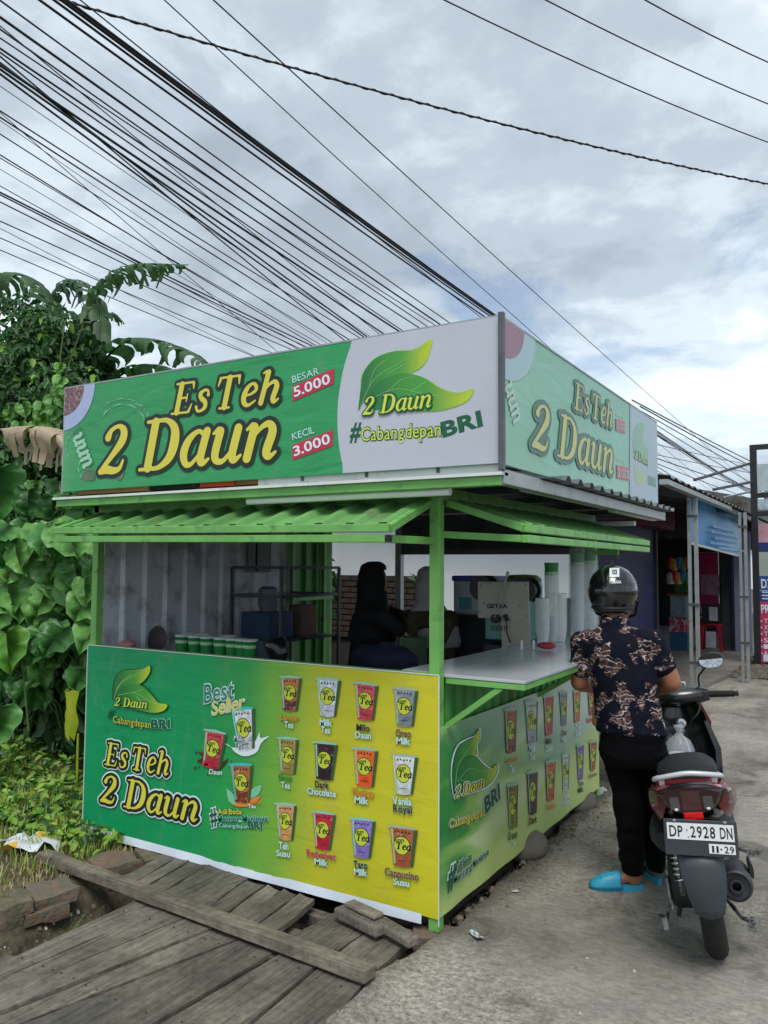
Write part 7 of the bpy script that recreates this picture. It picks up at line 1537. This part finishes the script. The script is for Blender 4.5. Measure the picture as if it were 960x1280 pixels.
# floor, leg shield, front
mb = MB(); mb.rings([sec(0, .45, .34, .15, .06), sec(0, .6, .31, .17, .045), sec(0, .8, .31, .18, .04), sec(0, .92, .36, .18, .06)]).build('footboard', BKM, mo, local=True, smooth=True)
mb = MB(); rs = []
for y, z, w, b_ in ((.9, .33, .16, .02), (.93, .45, .17, .03), (.97, .58, .165, .035), (1.0, .72, .15, .04), (1.02, .84, .13, .04), (1.03, .9, .1, .035)):
    rs.append([(w*math.sin(t), y+.09*(1-math.cos(t*1.15))*-1+.0, z) for t in np.linspace(-1.35, 1.35, 15)]+[(w*.9*math.sin(t), y+.06-.07*(1-math.cos(t*1.15)), z) for t in np.linspace(1.35, -1.35, 15)])
mb.rings(rs).build('leg_shield', BKB, mo, local=True, smooth=True)
mb = MB(); rs = []
for y, z, w, b_ in ((1.15, .5, .05, .03), (1.14, .62, .13, .06), (1.1, .76, .16, .07), (1.06, .88, .12, .06)): rs.append(sec(0, y, z, w, .05))
mb.rings(rs).build('front_cowl', BKR, mo, local=True, smooth=True)
for s in (-1, 1): MB().rings([[(s*.13, .86, .48), (s*.165, .9, .48), (s*.155, .98, .48)], [(s*.15, .84, .66), (s*.18, .88, .66), (s*.165, .97, .66)], [(s*.12, .9, .80), (s*.14, .94, .8), (s*.12, 1.0, .8)]]).build('shield_wing', BKM, mo, local=True, smooth=True)
MB().lathe([(.026, 0), (.03, .006), (.026, .012), (.015, .014), (.0, .012)], (0, .965, .79), 16, ax=(0, -1, .1)).build('key_switch', CHR, mo, local=True, smooth=True)
MB().tube([(0, .95, .755), (0, .915, .745), (0, .91, .765)], .006, 6).build('bag_hook', CHR, mo, local=True, smooth=True)
mb = MB(); mb.rings([sec(-.2, 1.02, .955, .02, .025), sec(-.12, 1.01, .97, .06, .045), sec(0, 1.0, .98, .1, .05), sec(.12, 1.01, .97, .06, .045), sec(.2, 1.02, .955, .02, .025)])
mb = MB(); rs = []
for x, ry, rz in ((-.17, .03, .025), (-.13, .05, .04), (-.06, .075, .055), (0, .085, .06), (.06, .075, .055), (.13, .05, .045), (.17, .03, .03)): rs.append([(x, 1.0+ry*math.cos(a), .93+rz*math.sin(a)) for a in [2*PI*i/16 for i in range(16)]])
mb.rings(rs).build('handlebar_cover', BKB, mo, local=True, smooth=True)
MB().add([(-.06, .945, .975), (.06, .945, .975), (.05, 1.03, 1.0), (-.05, 1.03, 1.0), (-.06, .945, .96), (.06, .945, .96), (.05, 1.03, .965), (-.05, 1.03, .965)], [(0, 1, 2, 3), (4, 5, 1, 0), (5, 6, 2, 1), (7, 4, 0, 3), (6, 7, 3, 2)]).build('instrument_glass', M('dial_glass', '6a7076', .08, .3, coat=1), mo, local=True)
MB().box(-.06, .06, 1.07, 1.09, .93, 1.0).build('headlight', M('headlight', 'c8ccd0', .1, .3), mo, local=True, bevel=.01)
GRIPM = M('rubber_grip', '121212', .75, bump=.4, bscale=150)
for s in (-1, 1):
    MB().tube([(s*.16, 1.0, .93), (s*.295, .975, .925), (s*.302, .974, .925)], [.018, .017, .012], 12).build('grip', GRIPM, mo, local=True, smooth=True)
    MB().lathe([(.0, 0), (.014, .0), (.014, .015), (0, .016)], (s*.304, .973, .925), 10, ax=(s, -.15, 0)).build('bar_end', BKM, mo, local=True, smooth=True)
    MB().tube([(s*.15, 1.02, .925), (s*.18, 1.045, .925), (s*.29, 1.035, .92)], .006, 6).build('brake_lever', BKM if s > 0 else ALU, mo, local=True, smooth=True)
    MB().box(min(s*.13, s*.17), max(s*.13, s*.17), .955, 1.02, .9, .955).build('switch_box', BKM, mo, local=True, bevel=.008)
    mm = MB(); mm.tube([tuple(p) for p in catmull([(s*.13, 1.02, .94), (s*.132, 1.02, 1.02), (s*.16, 1.0, 1.06), (s*.18, 1.0, 1.08)], 5)], .006, 8).build('mirror_stem', BKM, mo, local=True, smooth=True)
    mi_ = MB(); mi_.rings([[(s*.21+.068*kk*(abs(math.cos(a))**.8)*(1 if math.cos(a) > 0 else -1)*1.0, 1.0+dy_, 1.11+.042*kk*math.sin(a)+.006*math.cos(a)*s) for a in [2*PI*i/24 for i in range(24)]] for kk, dy_ in ((.3, .045), (.75, .035), (.96, .012), (1.0, 0), (.95, -.006))]); mr = mi_.build('mirror', BKB, mo, local=True, smooth=True)
    MB().rings([[(s*.21+.062*kk*(abs(math.cos(a))**.8)*(1 if math.cos(a) > 0 else -1), .9915+.012*kk*math.sin(a), 1.11+.037*kk*math.sin(a)) for a in [2*PI*i/24 for i in range(24)]] for kk in (1, .5)]).build('mirror_glass', M('mirror_silver', 'e8ecee', .02, 1, var=0), mr, local=True)
MB().tube([(-.02, 1.12, .5), (-.05, 1.24, .27)], .014, 8).tube([(.05, 1.12, .5), (.06, 1.24, .27)], .014, 8).build('front_fork', ALU, mo, local=True, smooth=True)
mb = MB(); rs = []
for a in np.linspace(.2, 2.9, 12): r = RW+.025; rs.append([(-.055, 1.24+(r-.03)*math.cos(a), RW+(r-.03)*math.sin(a)), (-.045, 1.24+r*math.cos(a), RW+r*math.sin(a)), (.045, 1.24+r*math.cos(a), RW+r*math.sin(a)), (.055, 1.24+(r-.03)*math.cos(a), RW+(r-.03)*math.sin(a))])
mb.rings(rs, closed=False, cap=False).build('front_mudguard', BKB, mo, local=True, smooth=True)
# drink bag hanging on the hook, resting on the seat
mwm = MW[mo.name]; hp = mwm @ Vector((0, .915, .75)); 
hk = thing('plastic_bag', 'clear plastic bag with a white cup hanging before the scooter seat', 'bag', tuple(mwm @ Vector((0, .8, .6)))); bp0 = mwm @ Vector((.0, .80, .0))
cx, cy, cz = ony(849, 935, (mwm @ Vector((0, .82, .6))).y); bz = ony(849, 950, cy).z; tz = ony(847, 912, cy).z; 
mb = MB(); mb.lathe([(.03, bz-.05), (.062, bz-.03), (.068, bz+.01), (.064, bz+.06), (.045, bz+.11), (.02, tz-.03), (.01, tz-.01), (.022, tz+.015), (.026, tz+.025)], (cx, cy, 0), 20)
mb.v = [tuple(Vector(p)+Vector(((p[0]-cx)*.25*math.sin(9*math.atan2(p[1]-cy, p[0]-cx)), (p[1]-cy)*.25*math.sin(9*math.atan2(p[1]-cy, p[0]-cx)), 0))*(1 if p[2] > bz+.04 else .15)) for p in mb.v]
mb.build('bag_film', M('bag_film', 'e4e8f0', .15, var=.05, alpha=.28, coat=.5), hk, smooth=True, angle=180)
MB().lathe([(.04, bz-.045), (.055, bz+.03), (.056, bz+.035), (.0005, bz+.036)], (cx, cy, 0), 18).build('cup', M('cup_white', 'd4dae2', .4), hk, smooth=True)
for s in (-1, 1): MB().tube([tuple(p) for p in catmull([(cx+s*.01, cy, tz-.01), (cx+s*.016, cy, tz+.02), tuple(hp+Vector((s*.012, -.0, .01))), tuple(hp+Vector((0, .01, .01)))], 4)], .003, 5).build('handle', MC['bag_film'], hk)
# ------------------------------------------------------------------ people
SKIN = M('skin', '9a6648', .5, var=.08, scale=8, sss=.06); SKIN_F = M('skin_light', 'a87a5c', .5, var=.06, sss=.06)
def chain(mb, pts, rs, n=14, sub=4):
    P = [p for p in catmull([(*p, r) for p, r in zip(pts, rs)], sub)]
    mb.tube([tuple(p[:3]) for p in P], [float(max(.003, p[3])) for p in P], n); mb.ell(tuple(P[0][:3]), *(P[0][3],)*3, n=12, k=8); mb.ell(tuple(P[-1][:3]), *(P[-1][3],)*3, n=12, k=8)
def oval(c, u, v, rx, ry, n=20): return [tuple(Vector(c)+Vector(u)*rx*math.cos(a)+Vector(v)*ry*math.sin(a)) for a in [2*PI*i/n for i in range(n)]]
def hand(mb, w, d, up, s=1, curl=.5, side=1):
    """wrist w, hand direction d, back-of-hand normal up: palm, four bent fingers of unequal length and a thumb from the palm's side"""
    w = Vector(w); d = Vector(d).normalized(); up = Vector(up); up = (up-d*up.dot(d)).normalized(); x = d.cross(up)*side
    mb.rings([oval(w+d*t*s, x, up, a*s, b*s, 12) for t, a, b in ((-.01, .026, .02), (.02, .032, .017), (.055, .041, .015), (.085, .04, .013), (.092, .034, .009))])
    for i, (o, L_) in enumerate(((-.03, .066), (-.01, .077), (.011, .072), (.03, .056))):
        b = w+d*.085*s+x*o*s; a = curl*(.7+.12*i); p1 = b+(d*math.cos(a)-up*math.sin(a))*L_*.45*s; a2 = a*2.2; p2 = p1+(d*math.cos(a2)-up*math.sin(a2))*L_*.32*s; a3 = a*3; p3 = p2+(d*math.cos(a3)-up*math.sin(a3))*L_*.25*s
        chain(mb, [b, p1, p2, p3], [.009*s, .0085*s, .0078*s, .0068*s], 8, 3)
    b = w+d*.025*s-x*.03*s; p1 = b+(d*.7-x*.75-up*.2).normalized()*.035*s; p2 = p1+(d*.9-x*.25-up*.5).normalized()*.028*s; chain(mb, [b, p1, p2], [.012*s, .0105*s, .009*s], 8, 3)
# --- man in the helmet
A_ = lambda px, py, y: Vector(ony(px, py, y))
man = thing('person', 'man seen from behind in black helmet and dark floral shirt at the counter', 'person', (.66, .95, 0))
hd = A_(768, 752, .9); nk = A_(768, 776, .83); sL = A_(730, 799, .82); sR = A_(814, 797, .84); ch = A_(773, 815, .82); wa = A_(782, 870, .8); hp_ = A_(790, 912, .82)
eL = A_(724, 853, .84); eR = A_(840, 853, .88); hL = A_(748, 860, 1.1); hR = A_(800, 868, 1.12)
lK = A_(786, 1010, .86); lA = A_(792, 1098, .93); rH = hp_+Vector((.1, .04, 0)); rK = A_(812, 1000, .98); rA = A_(820, 1085, 1.1)
mb = MB()                                   # body: head, neck, arms, hands, lower legs, feet in one skin
mb.ell(hd+Vector((0, .01, -.02)), .078, .098, .115, 20, 14)
mb.ell(hd+Vector((0, .07, -.07)), .05, .045, .055, 14, 9)      # jaw
mb.ell(hd+Vector((0, .115, -.03)), .013, .02, .022, 8, 6)
for s in (-1, 1): mb.ell(hd+Vector((s*.08, .01, -.03)), .012, .02, .032, 10, 8)
chain(mb, [hd+Vector((0, -.01, -.07)), nk, nk+Vector((0, 0, -.08))], [.055, .056, .065]); mb.rings([oval(ch+Vector((0, 0, z)), (1, 0, 0), (0, 1, 0), a, b) for z, a, b in ((.06, .13, .08), (-.02, .15, .09), (-.2, .13, .085), (-.38, .14, .09))])
for s, sh_, e, h in ((-1, sL, eL, hL), (1, sR, eR, hR)):
    chain(mb, [sh_.lerp(ch, .25), sh_.lerp(e, .3), e], [.05, .05, .046]); chain(mb, [e, e.lerp(h, .35), h], [.046, .043, .028])
    hand(mb, h, (h-e).normalized()*.6+Vector((-s*.5, .2, .1)), (0, -.2, 1), 1, .45, s)
chain(mb, [lK, lK.lerp(lA, .4), lA], [.055, .055, .036]); chain(mb, [rK, rK.lerp(rA, .4), rA], [.055, .055, .036])
heelL = Vector((lA.x+.0, lA.y+.01, .05)); toeL = onz(755, 1103, .03); dL = (toeL-heelL); dL.z = 0; dL.normalize()
chain(mb, [lA, heelL+Vector((0, 0, .03))], [.036, .034]); mb.ell(heelL+Vector((0, 0, .0)), .034, .034, .034)
chain(mb, [heelL+dL*.02+Vector((0, 0, .02)), heelL+dL*.1+Vector((0, 0, -.005)), heelL+dL*.17+Vector((0, 0, -.02))], [.034, .029, .018])
heelR = Vector((rA.x, rA.y, .05)); dR = Vector((-.5, .8, 0)).normalized(); chain(mb, [rA, heelR+Vector((0, 0, .02)), heelR+dR*.1+Vector((0, 0, -.01)), heelR+dR*.17+Vector((0, 0, -.02))], [.036, .034, .028, .018])
body = remesh(mb.build('body', SKIN, man), .009, 5)
mb = MB(); mb.rings([oval(hd+Vector((0, -.012, z)), (1, 0, 0), (0, 1, 0), a, b) for z, a, b in ((-.085, .05, .035), (-.06, .074, .075), (-.02, .083, .1), (.04, .085, .105), (.09, .06, .08))]); remesh(mb.build('hair', M('hair_black', '0c0b0c', .7, var=.3, scale=40, bump=.5, bscale=90), man), .01, 3)
# shirt, open at sleeves and hem
mt, t, b = new_mat('floral_shirt'); co = N(t, 'ShaderNodeTexCoord'); d1 = N(t, 'ShaderNodeTexNoise'); d1.inputs['Scale'].default_value = 13; d1.inputs['Detail'].default_value = 5; t.links.new(co.outputs['Object'], d1.inputs['Vector'])
vs = N(t, 'ShaderNodeMix', data_type='VECTOR'); vs.inputs[0].default_value = .16; t.links.new(co.outputs['Object'], vs.inputs[4]); t.links.new(d1.outputs['Color'], vs.inputs[5])
vo = N(t, 'ShaderNodeTexVoronoi'); vo.inputs['Scale'].default_value = 12; t.links.new(vs.outputs[1], vo.inputs['Vector'])
blob = ramp(t, vo.outputs['Distance'], [(.46, (1, 1, 1)), (.5, (0, 0, 0))])
wv = N(t, 'ShaderNodeTexWave'); wv.wave_type = 'RINGS'; wv.inputs['Scale'].default_value = 12; wv.inputs['Distortion'].default_value = 14; wv.inputs['Detail'].default_value = 2; wv.inputs['Detail Scale'].default_value = 1.6; t.links.new(co.outputs['Object'], wv.inputs['Vector'])
fil = ramp(t, wv.outputs['Fac'], [(.0, '0c0a16'), (.4, '2c1c1e'), (.6, '553a36'), (.8, '6f5853'), (.95, 'c0babc')])
f2 = N(t, 'ShaderNodeTexNoise'); f2.inputs['Scale'].default_value = 34; f2.inputs['Detail'].default_value = 5; f2.inputs['Roughness'].default_value = .7; f2.inputs['Distortion'].default_value = 1.2; t.links.new(co.outputs['Object'], f2.inputs['Vector'])
browns = ramp(t, f2.outputs[0], [(.3, '0c0a14'), (.45, '2e1d20'), (.55, '5c423e'), (.66, '8a716c')])
crest = ramp(t, wv.outputs['Fac'], [(.9, (0, 0, 0)), (.98, (1, 1, 1))]); cm = N(t, 'ShaderNodeMix', data_type='RGBA'); t.links.new(crest, cm.inputs[0]); t.links.new(browns, cm.inputs[6]); cm.inputs[7].default_value = (*lin('b4aeb0'), 1); patt = cm.outputs[2]
gate = N(t, 'ShaderNodeTexNoise'); gate.inputs['Scale'].default_value = 5.5; t.links.new(co.outputs['Object'], gate.inputs['Vector'])
gg = ramp(t, gate.outputs[0], [(.4, (0, 0, 0)), (.44, (1, 1, 1))]); bm2 = N(t, 'ShaderNodeMix', data_type='RGBA', blend_type='MULTIPLY'); bm2.inputs[0].default_value = 1; t.links.new(blob, bm2.inputs[6]); t.links.new(gg, bm2.inputs[7])
mx = N(t, 'ShaderNodeMix', data_type='RGBA'); t.links.new(bm2.outputs[2], mx.inputs[0]); mx.inputs[6].default_value = (*lin('080b1c'), 1); t.links.new(patt, mx.inputs[7]); t.links.new(mx.outputs[2], b.inputs['Base Color']); b.inputs['Roughness'].default_value = .85; b.inputs['Specular IOR Level'].default_value = .2
nb = N(t, 'ShaderNodeTexNoise'); nb.inputs['Scale'].default_value = 9; nb.inputs['Detail'].default_value = 3; t.links.new(co.outputs['Object'], nb.inputs['Vector']); bp = N(t, 'ShaderNodeBump'); bp.inputs['Strength'].default_value = .5; bp.inputs['Distance'].default_value = .03; t.links.new(nb.outputs[0], bp.inputs['Height']); t.links.new(bp.outputs[0], b.inputs['Normal'])
SHIRT = mt; mb = MB(); ctr = lambda f: nk.lerp(hp_, f)
rowz = [(0, .06, .055, 0), (.1, .115, .08, 0), (.2, .16, .1, 0), (.35, .168, .11, 0), (.55, .162, .108, 0), (.75, .162, .106, 0), (.92, .17, .112, 0), (1.03, .175, .116, 0)]
mb.rings([oval(ctr(f)+Vector((.0, -.01, 0)), (1, .1, 0), (-.1, 1, 0), a, b_, 26) for f, a, b_, _ in rowz])
for sh_, e in ((sL, eL), (sR, eR)):
    chain(mb, [sh_.lerp(ch, .4), sh_+Vector((0, 0, -.01)), sh_.lerp(e, .4), sh_.lerp(e, .64)], [.066, .066, .062, .064])
mb.rings([oval(nk+Vector((0, -.005, z)), (1, 0, 0), (0, 1, 0), r, r*.95) for z, r in ((-.03, .082), (.012, .07), (.03, .066))])
sh_o = remesh(mb.build('shirt', SHIRT, man), .01, 5)
for v in sh_o.data.vertices:               # cloth folds
    p = v.co; v.co += v.normal*(.014*noise.noise(Vector((p.x*7+p.z*4, p.y*7, p.z*9)))-.010*abs(noise.noise(Vector((p.x*12-p.z*9, p.y*12, p.z*7))))+.003*noise.noise(Vector((p.x*20, p.y*20, p.z*28))))
TR = M('black_trousers', '060609', .95, var=.3, bump=.3, bscale=20, spec=.15); mb = MB()
hc = hp_+Vector((0, 0, -.02)); mb.rings([oval(hc+Vector((0, 0, z)), (1, .1, 0), (-.1, 1, 0), a, b_, 22) for z, a, b_ in ((.1, .145, .1), (.03, .155, .11), (-.06, .158, .118), (-.16, .14, .11))])
chain(mb, [hc+Vector((-.075, 0, -.08)), hc.lerp(lK, .5)+Vector((-.03, 0, 0)), lK, lK.lerp(lA, .5), lA+Vector((0, 0, .06))], [.092, .085, .072, .066, .056]); chain(mb, [hc+Vector((.075, .02, -.08)), hc.lerp(rK, .5)+Vector((.03, .03, 0)), rK, rK.lerp(rA, .5), rA+Vector((0, 0, .03))], [.092, .085, .072, .066, .056])
tr_o = remesh(mb.build('trousers', TR, man), .011, 4)
for v in tr_o.data.vertices:
    p = v.co; v.co += v.normal*(.012*noise.noise(Vector((p.x*6, p.y*6, p.z*14)))+.008*abs(noise.noise(Vector((p.x*9+p.z*6, p.y*9, p.z*22))))*(1.5 if p.z < .35 or .9 > p.z > .7 else .8))
# helmet
HB = M('helmet_black', '0e0f12', .18, var=.1, coat=.6, col2='2a2b2e', mask=(.62, .72)); R1 = .135; hc_ = A_(766, 739, .88)
mb = MB(); rs = []; n = 28
for i in range(15):
    ph = PI/2-i*(PI/2+.9)/14+(-.02 if i == 0 else 0); ring = []
    for j in range(n):
        a = 2*PI*j/n; face = max(0, math.sin(a)) ; phh = ph
        if ph < .25 and face > .35: phh = .25+(ph-.25)*.15      # face opening towards +y
        if ph < -.3 and math.sin(a) < 0: phh = max(ph, -.66)
        ring.append((hc_.x+R1*.93*math.cos(phh)*math.cos(a), hc_.y+R1*1.08*math.cos(phh)*math.sin(a), hc_.z+R1*1.02*math.sin(phh)))
    rs.append(ring)
hl = MB().rings(rs, cap=False).build('helmet', HB, man, smooth=True, angle=180); md = hl.modifiers.new('t', 'SOLIDIFY'); md.thickness = .022; md.offset = -1
MB().tube([(hc_.x+R1*.94*math.cos(a)*.8, hc_.y+R1*1.08*math.sin(a)*.8, hc_.z-R1*.62+.05*max(0, math.sin(a))) for a in np.linspace(PI*1.02, PI*1.98, 16)], .009, 8).build('helmet_trim', M('trim_rubber', '1a1a1a', .6), hl, smooth=True)
def onhel(px, py, k=0):
    d = ray(px, py).normalized(); o = CAM-hc_; s = Vector((1/(R1*.93), 1/(R1*1.08), 1/(R1*1.02))); D_ = Vector([d[i]*s[i] for i in range(3)]); O_ = Vector([o[i]*s[i] for i in range(3)])
    a = D_.dot(D_); b = 2*D_.dot(O_); c = O_.dot(O_)-1; dd = b*b-4*a*c; tt = (-b-math.sqrt(max(0, dd)))/(2*a); p = CAM+d*tt; return p+(p-hc_).normalized()*(k+.001)
mb = MB(); G = [[onhel(762+12*u, 710.5+11*v, .002) for u in np.linspace(0, 1, 6)] for v in np.linspace(0, 1, 6)]; mb.v = [p for r in G for p in r]; mb.f = [(i*6+j, (i+1)*6+j, (i+1)*6+j+1, i*6+j+1) for i in range(5) for j in range(5)]; mb.m = [0]*25
mb.build('sticker', M('sticker_white', 'd0d4d8', .35), hl, smooth=True, recalc=False)
mb = MB(); 
for a0, b0, a1, b1 in ((765.5, 713, 771, 714.2), (765.5, 717.3, 771, 718.5), (765.5, 713, 766.7, 718.5), (769.8, 713, 771, 718.5), (767.5, 715, 769, 716.6)): mb.add([onhel(a0, b0, .0035), onhel(a1, b0, .0035), onhel(a1, b1, .0035), onhel(a0, b1, .0035)], [(0, 1, 2, 3)])
mb.build('sticker_mark', INK, hl, recalc=False)
mb = MB(); x = 0; Ls = []
for chh in 'YAMAHA': vs_, fs_ = glyph('b', chh, .05); x0 = min(v.x for v in vs_); x1 = max(v.x for v in vs_); Ls.append((vs_, fs_, x-x0)); x += x1-x0+.12
for vs_, fs_, ox in Ls: mb.add([onhel(761.5+15*(v.x+ox)/x, 729.5-3.6*v.y, .0025) for v in vs_], fs_)
mb.build('lettering', M('sticker_white', 'd0d4d8'), hl, recalc=False)
MB().tube([hc_+Vector((-R1*.9, .02, -.05)), hc_+Vector((-R1*.75, .05, -.12)), hc_+Vector((0, .09, -.16)), hc_+Vector((R1*.75, .05, -.12)), hc_+Vector((R1*.9, .02, -.05))], .008, 6).build('chin_strap', BLACKF, hl)
# clogs
CLOG = M('clog_blue', '2a94b4', .5, var=.08)
CW = lambda f: (.034+.012*f)*max(.04, 1-abs(2*f-1)**3.2)**.5
def clog(heel, d, nm='clog'):
    d = Vector(d).normalized(); x = d.cross(Vector((0, 0, 1))); h = Vector((heel.x, heel.y, 0)); mb = MB()
    mb.rings([oval(h+d*t+Vector((0, 0, .004)), x, d, .0, .0) if 0 else [tuple(h+d*(t0*.27-.045)+x*w*s+Vector((0, 0, z))) for t0, w, s in [(f, CW(f), sg) for sg in (1,) for f in np.linspace(0, 1, 12)]+[(f, CW(f), -1) for f in np.linspace(1, 0, 12)]] for z in (0.0, .014, .03) for t in (0,)])
    mb2 = MB(); rs = []
    for f in np.linspace(.42, 1.0, 12):
        c = h+d*(f*.27-.045); w = CW(f)*1.03; hh = .068*(1-((f-.42)/.6)**2.5)+.004
        rs.append([tuple(c+x*w*math.cos(a)+Vector((0, 0, .012+hh*math.sin(a)))) for a in np.linspace(0, PI, 12)])
    sole = mb.build(nm, CLOG, man, smooth=True, angle=50); mb2.rings(rs, closed=False, cap=False); up = mb2.build('clog_upper', CLOG, sole, smooth=True); md = up.modifiers.new('t', 'SOLIDIFY'); md.thickness = .006; md.offset = 1
    MB().tube([tuple(h+d*(.075)+x*.045*math.cos(a)+Vector((0, 0, .035+.04*math.sin(a)))) for a in np.linspace(0, PI, 10)], .0045, 6).build('clog_strap', M('strap_maroon', '5a2434', .6), sole, smooth=True)
    mb = MB()
    for f in (.6, .7, .8):
        for a in (1.1, 1.57, 2.04): c = h+d*(f*.27-.045); hh = .068*(1-((f-.42)/.6)**2.5)+.006; mb.ell(c+x*.045*math.cos(a)+Vector((0, 0, .014+hh*math.sin(a))), .005, .005, .003, 6, 4)
    mb.build('clog_hole', M('clog_hole', '0e4a5a', .8), sole)
clog(heelL, dL); clog(heelR, dR)

# --- woman in black headscarf, in profile to the right
DKCL = M('black_dress', '141318', .85, var=.3, bump=.3, bscale=14); GRCL = M('grey_scarf', 'b0adb0', .8, var=.15, bump=.3, bscale=16); BLUEC = M('dark_blue_skirt', '1a2440', .85, var=.3)
def woman(label, hx, hy, hz, faced, scarf, dress, arms, sc=1, hips=.9):
    w = thing('person', label, 'person', (hx-.05, hy, .125)); H_ = Vector((hx, hy, hz-.12)); f = Vector(faced).normalized(); s_ = f.cross(Vector((0, 0, 1)))
    mb = MB(); mb.ell(H_+f*.01, .075, .075, .105, 16, 10); mb.ell(H_+f*.075+Vector((0, 0, -.015)), .014, .012, .018, 8, 6); mb.ell(H_+f*.05+Vector((0, 0, -.06)), .04, .035, .04)
    for q in (-1, 1): mb.ell(H_+f*.068+s_*q*.028+Vector((0, 0, .018)), .012, .01, .008, 8, 6)
    chain(mb, [H_-Vector((0, 0, .05)), H_+Vector((0, 0, -.2))-f*.03], [.05, .07]); mb.rings([oval(H_+Vector((0, 0, z))-f*.04, s_, f, a, b_) for z, a, b_ in ((-.2, .14, .08), (-.5, .13, .09), (-.7, .15, .11))])
    for q, e, h in arms:
        shd = H_+Vector((0, 0, -.26))+s_*q*.17-f*.03; e = Vector(e); h = Vector(h); chain(mb, [shd, e], [.05, .038]); chain(mb, [e, h], [.038, .025]); hand(mb, h, (h-e).normalized(), (0, 0, 1), .9, .5, q)
    for q in (-1, 1): chain(mb, [H_+s_*q*.08+Vector((0, 0, -.72)), H_+s_*q*.08+Vector((0, 0, -1.1)), Vector((H_.x+s_.x*q*.08, H_.y+s_.y*q*.08, .2))], [.08, .06, .035]); chain(mb, [Vector((H_.x+s_.x*q*.08, H_.y+s_.y*q*.08, .16)), Vector((H_.x+s_.x*q*.08+f.x*.14, H_.y+s_.y*q*.08+f.y*.14, .15))], [.035, .025])
    remesh(mb.build('body', SKIN_F, w), .012, 4)
    mb = MB(); mb.rings([oval(H_+Vector((0, 0, z))-f*o, s_, f, a, b_, 22) for z, a, b_, o in ((.13, .04, .05, .01), (.1, .085, .095, .012), (.02, .105, .115, .018), (-.07, .105, .115, .02), (-.14, .1, .11, .02), (-.22, .16, .13, .02), (-.32, .22, .16, .02), (-.42, .235, .18, .02), (-.46, .225, .175, .02))])
    o = mb.build('headscarf', scarf, w); remesh(o, .012, 5)
    # open the scarf at the face
    bm = bmesh.new(); bm.from_mesh(o.data); loc = Vector(w.location)
    kill = [v for v in bm.verts if ((v.co+loc-H_).dot(f) > .045 and abs((v.co+loc-H_).dot(s_)) < .058 and -.09 < (v.co+loc-H_).z < .06)]; bmesh.ops.delete(bm, geom=kill, context='VERTS')
    for v in bm.verts: v.co += v.normal*.008*noise.noise(v.co*14)
    bm.to_mesh(o.data); bm.free()
    mb = MB(); mb.rings([oval(Vector((H_.x, H_.y, 0))+Vector((0, 0, z))-f*.04, s_, f, a, b_, 20) for z, a, b_ in ((H_.z-.24, .14, .1), (H_.z-.35, .19, .13), (H_.z-.55, .2, .15), (H_.z-.75, .22, .17), (H_.z-1.0, .23, .18), (.2, .26, .2))])
    for q, e, h in arms:
        shd = H_+Vector((0, 0, -.27))+s_*q*.15-f*.03; e = Vector(e); h = Vector(h); chain(mb, [shd, e], [.08, .065]); chain(mb, [e, e.lerp(h, .85)], [.065, .05])
    remesh(mb.build('dress', dress, w), .014, 5); return w
Y1_ = 1.75; h1 = ony(469, 703, Y1_)
woman('woman in a black headscarf and black dress in profile inside the stall', h1.x, Y1_, h1.z, (.85, .5, 0), DKCL, DKCL, [(1, ony(478, 772, Y1_-.3), ony(503, 790, Y1_-.2)), (-1, ony(480, 765, Y1_+.2), ony(508, 772, Y1_+.1))])
Y2_ = 1.95; h2 = ony(537, 709, Y2_)
woman('woman in a grey headscarf standing behind the green corner post inside the stall', h2.x, Y2_, h2.z, (-.35, .9, 0), GRCL, M('brown_check_dress', '4a4034', .85, var=.6, scale=12), [(1, ony(515, 775, Y2_-.2), ony(512, 800, Y2_-.35)), (-1, ony(560, 775, Y2_-.15), ony(548, 805, Y2_-.35))])
tagit(MB().box(ony(500, 812, 1.35).x, ony(520, 812, 1.35).x, 1.35, 1.5, .93, ony(505, 797, 1.35).z).build('green_carton', M('dull_green', '4a6a50', .6)), 'small dull green box on the table between the two women', 'box')
bagblob('dark_bundle', tuple(ony(480, 825, 1.0)), .22, .12, .1, BLUEC, 'dark blue bundle lying on the work table before the woman in black', 'bundle', 11, amp=.4)
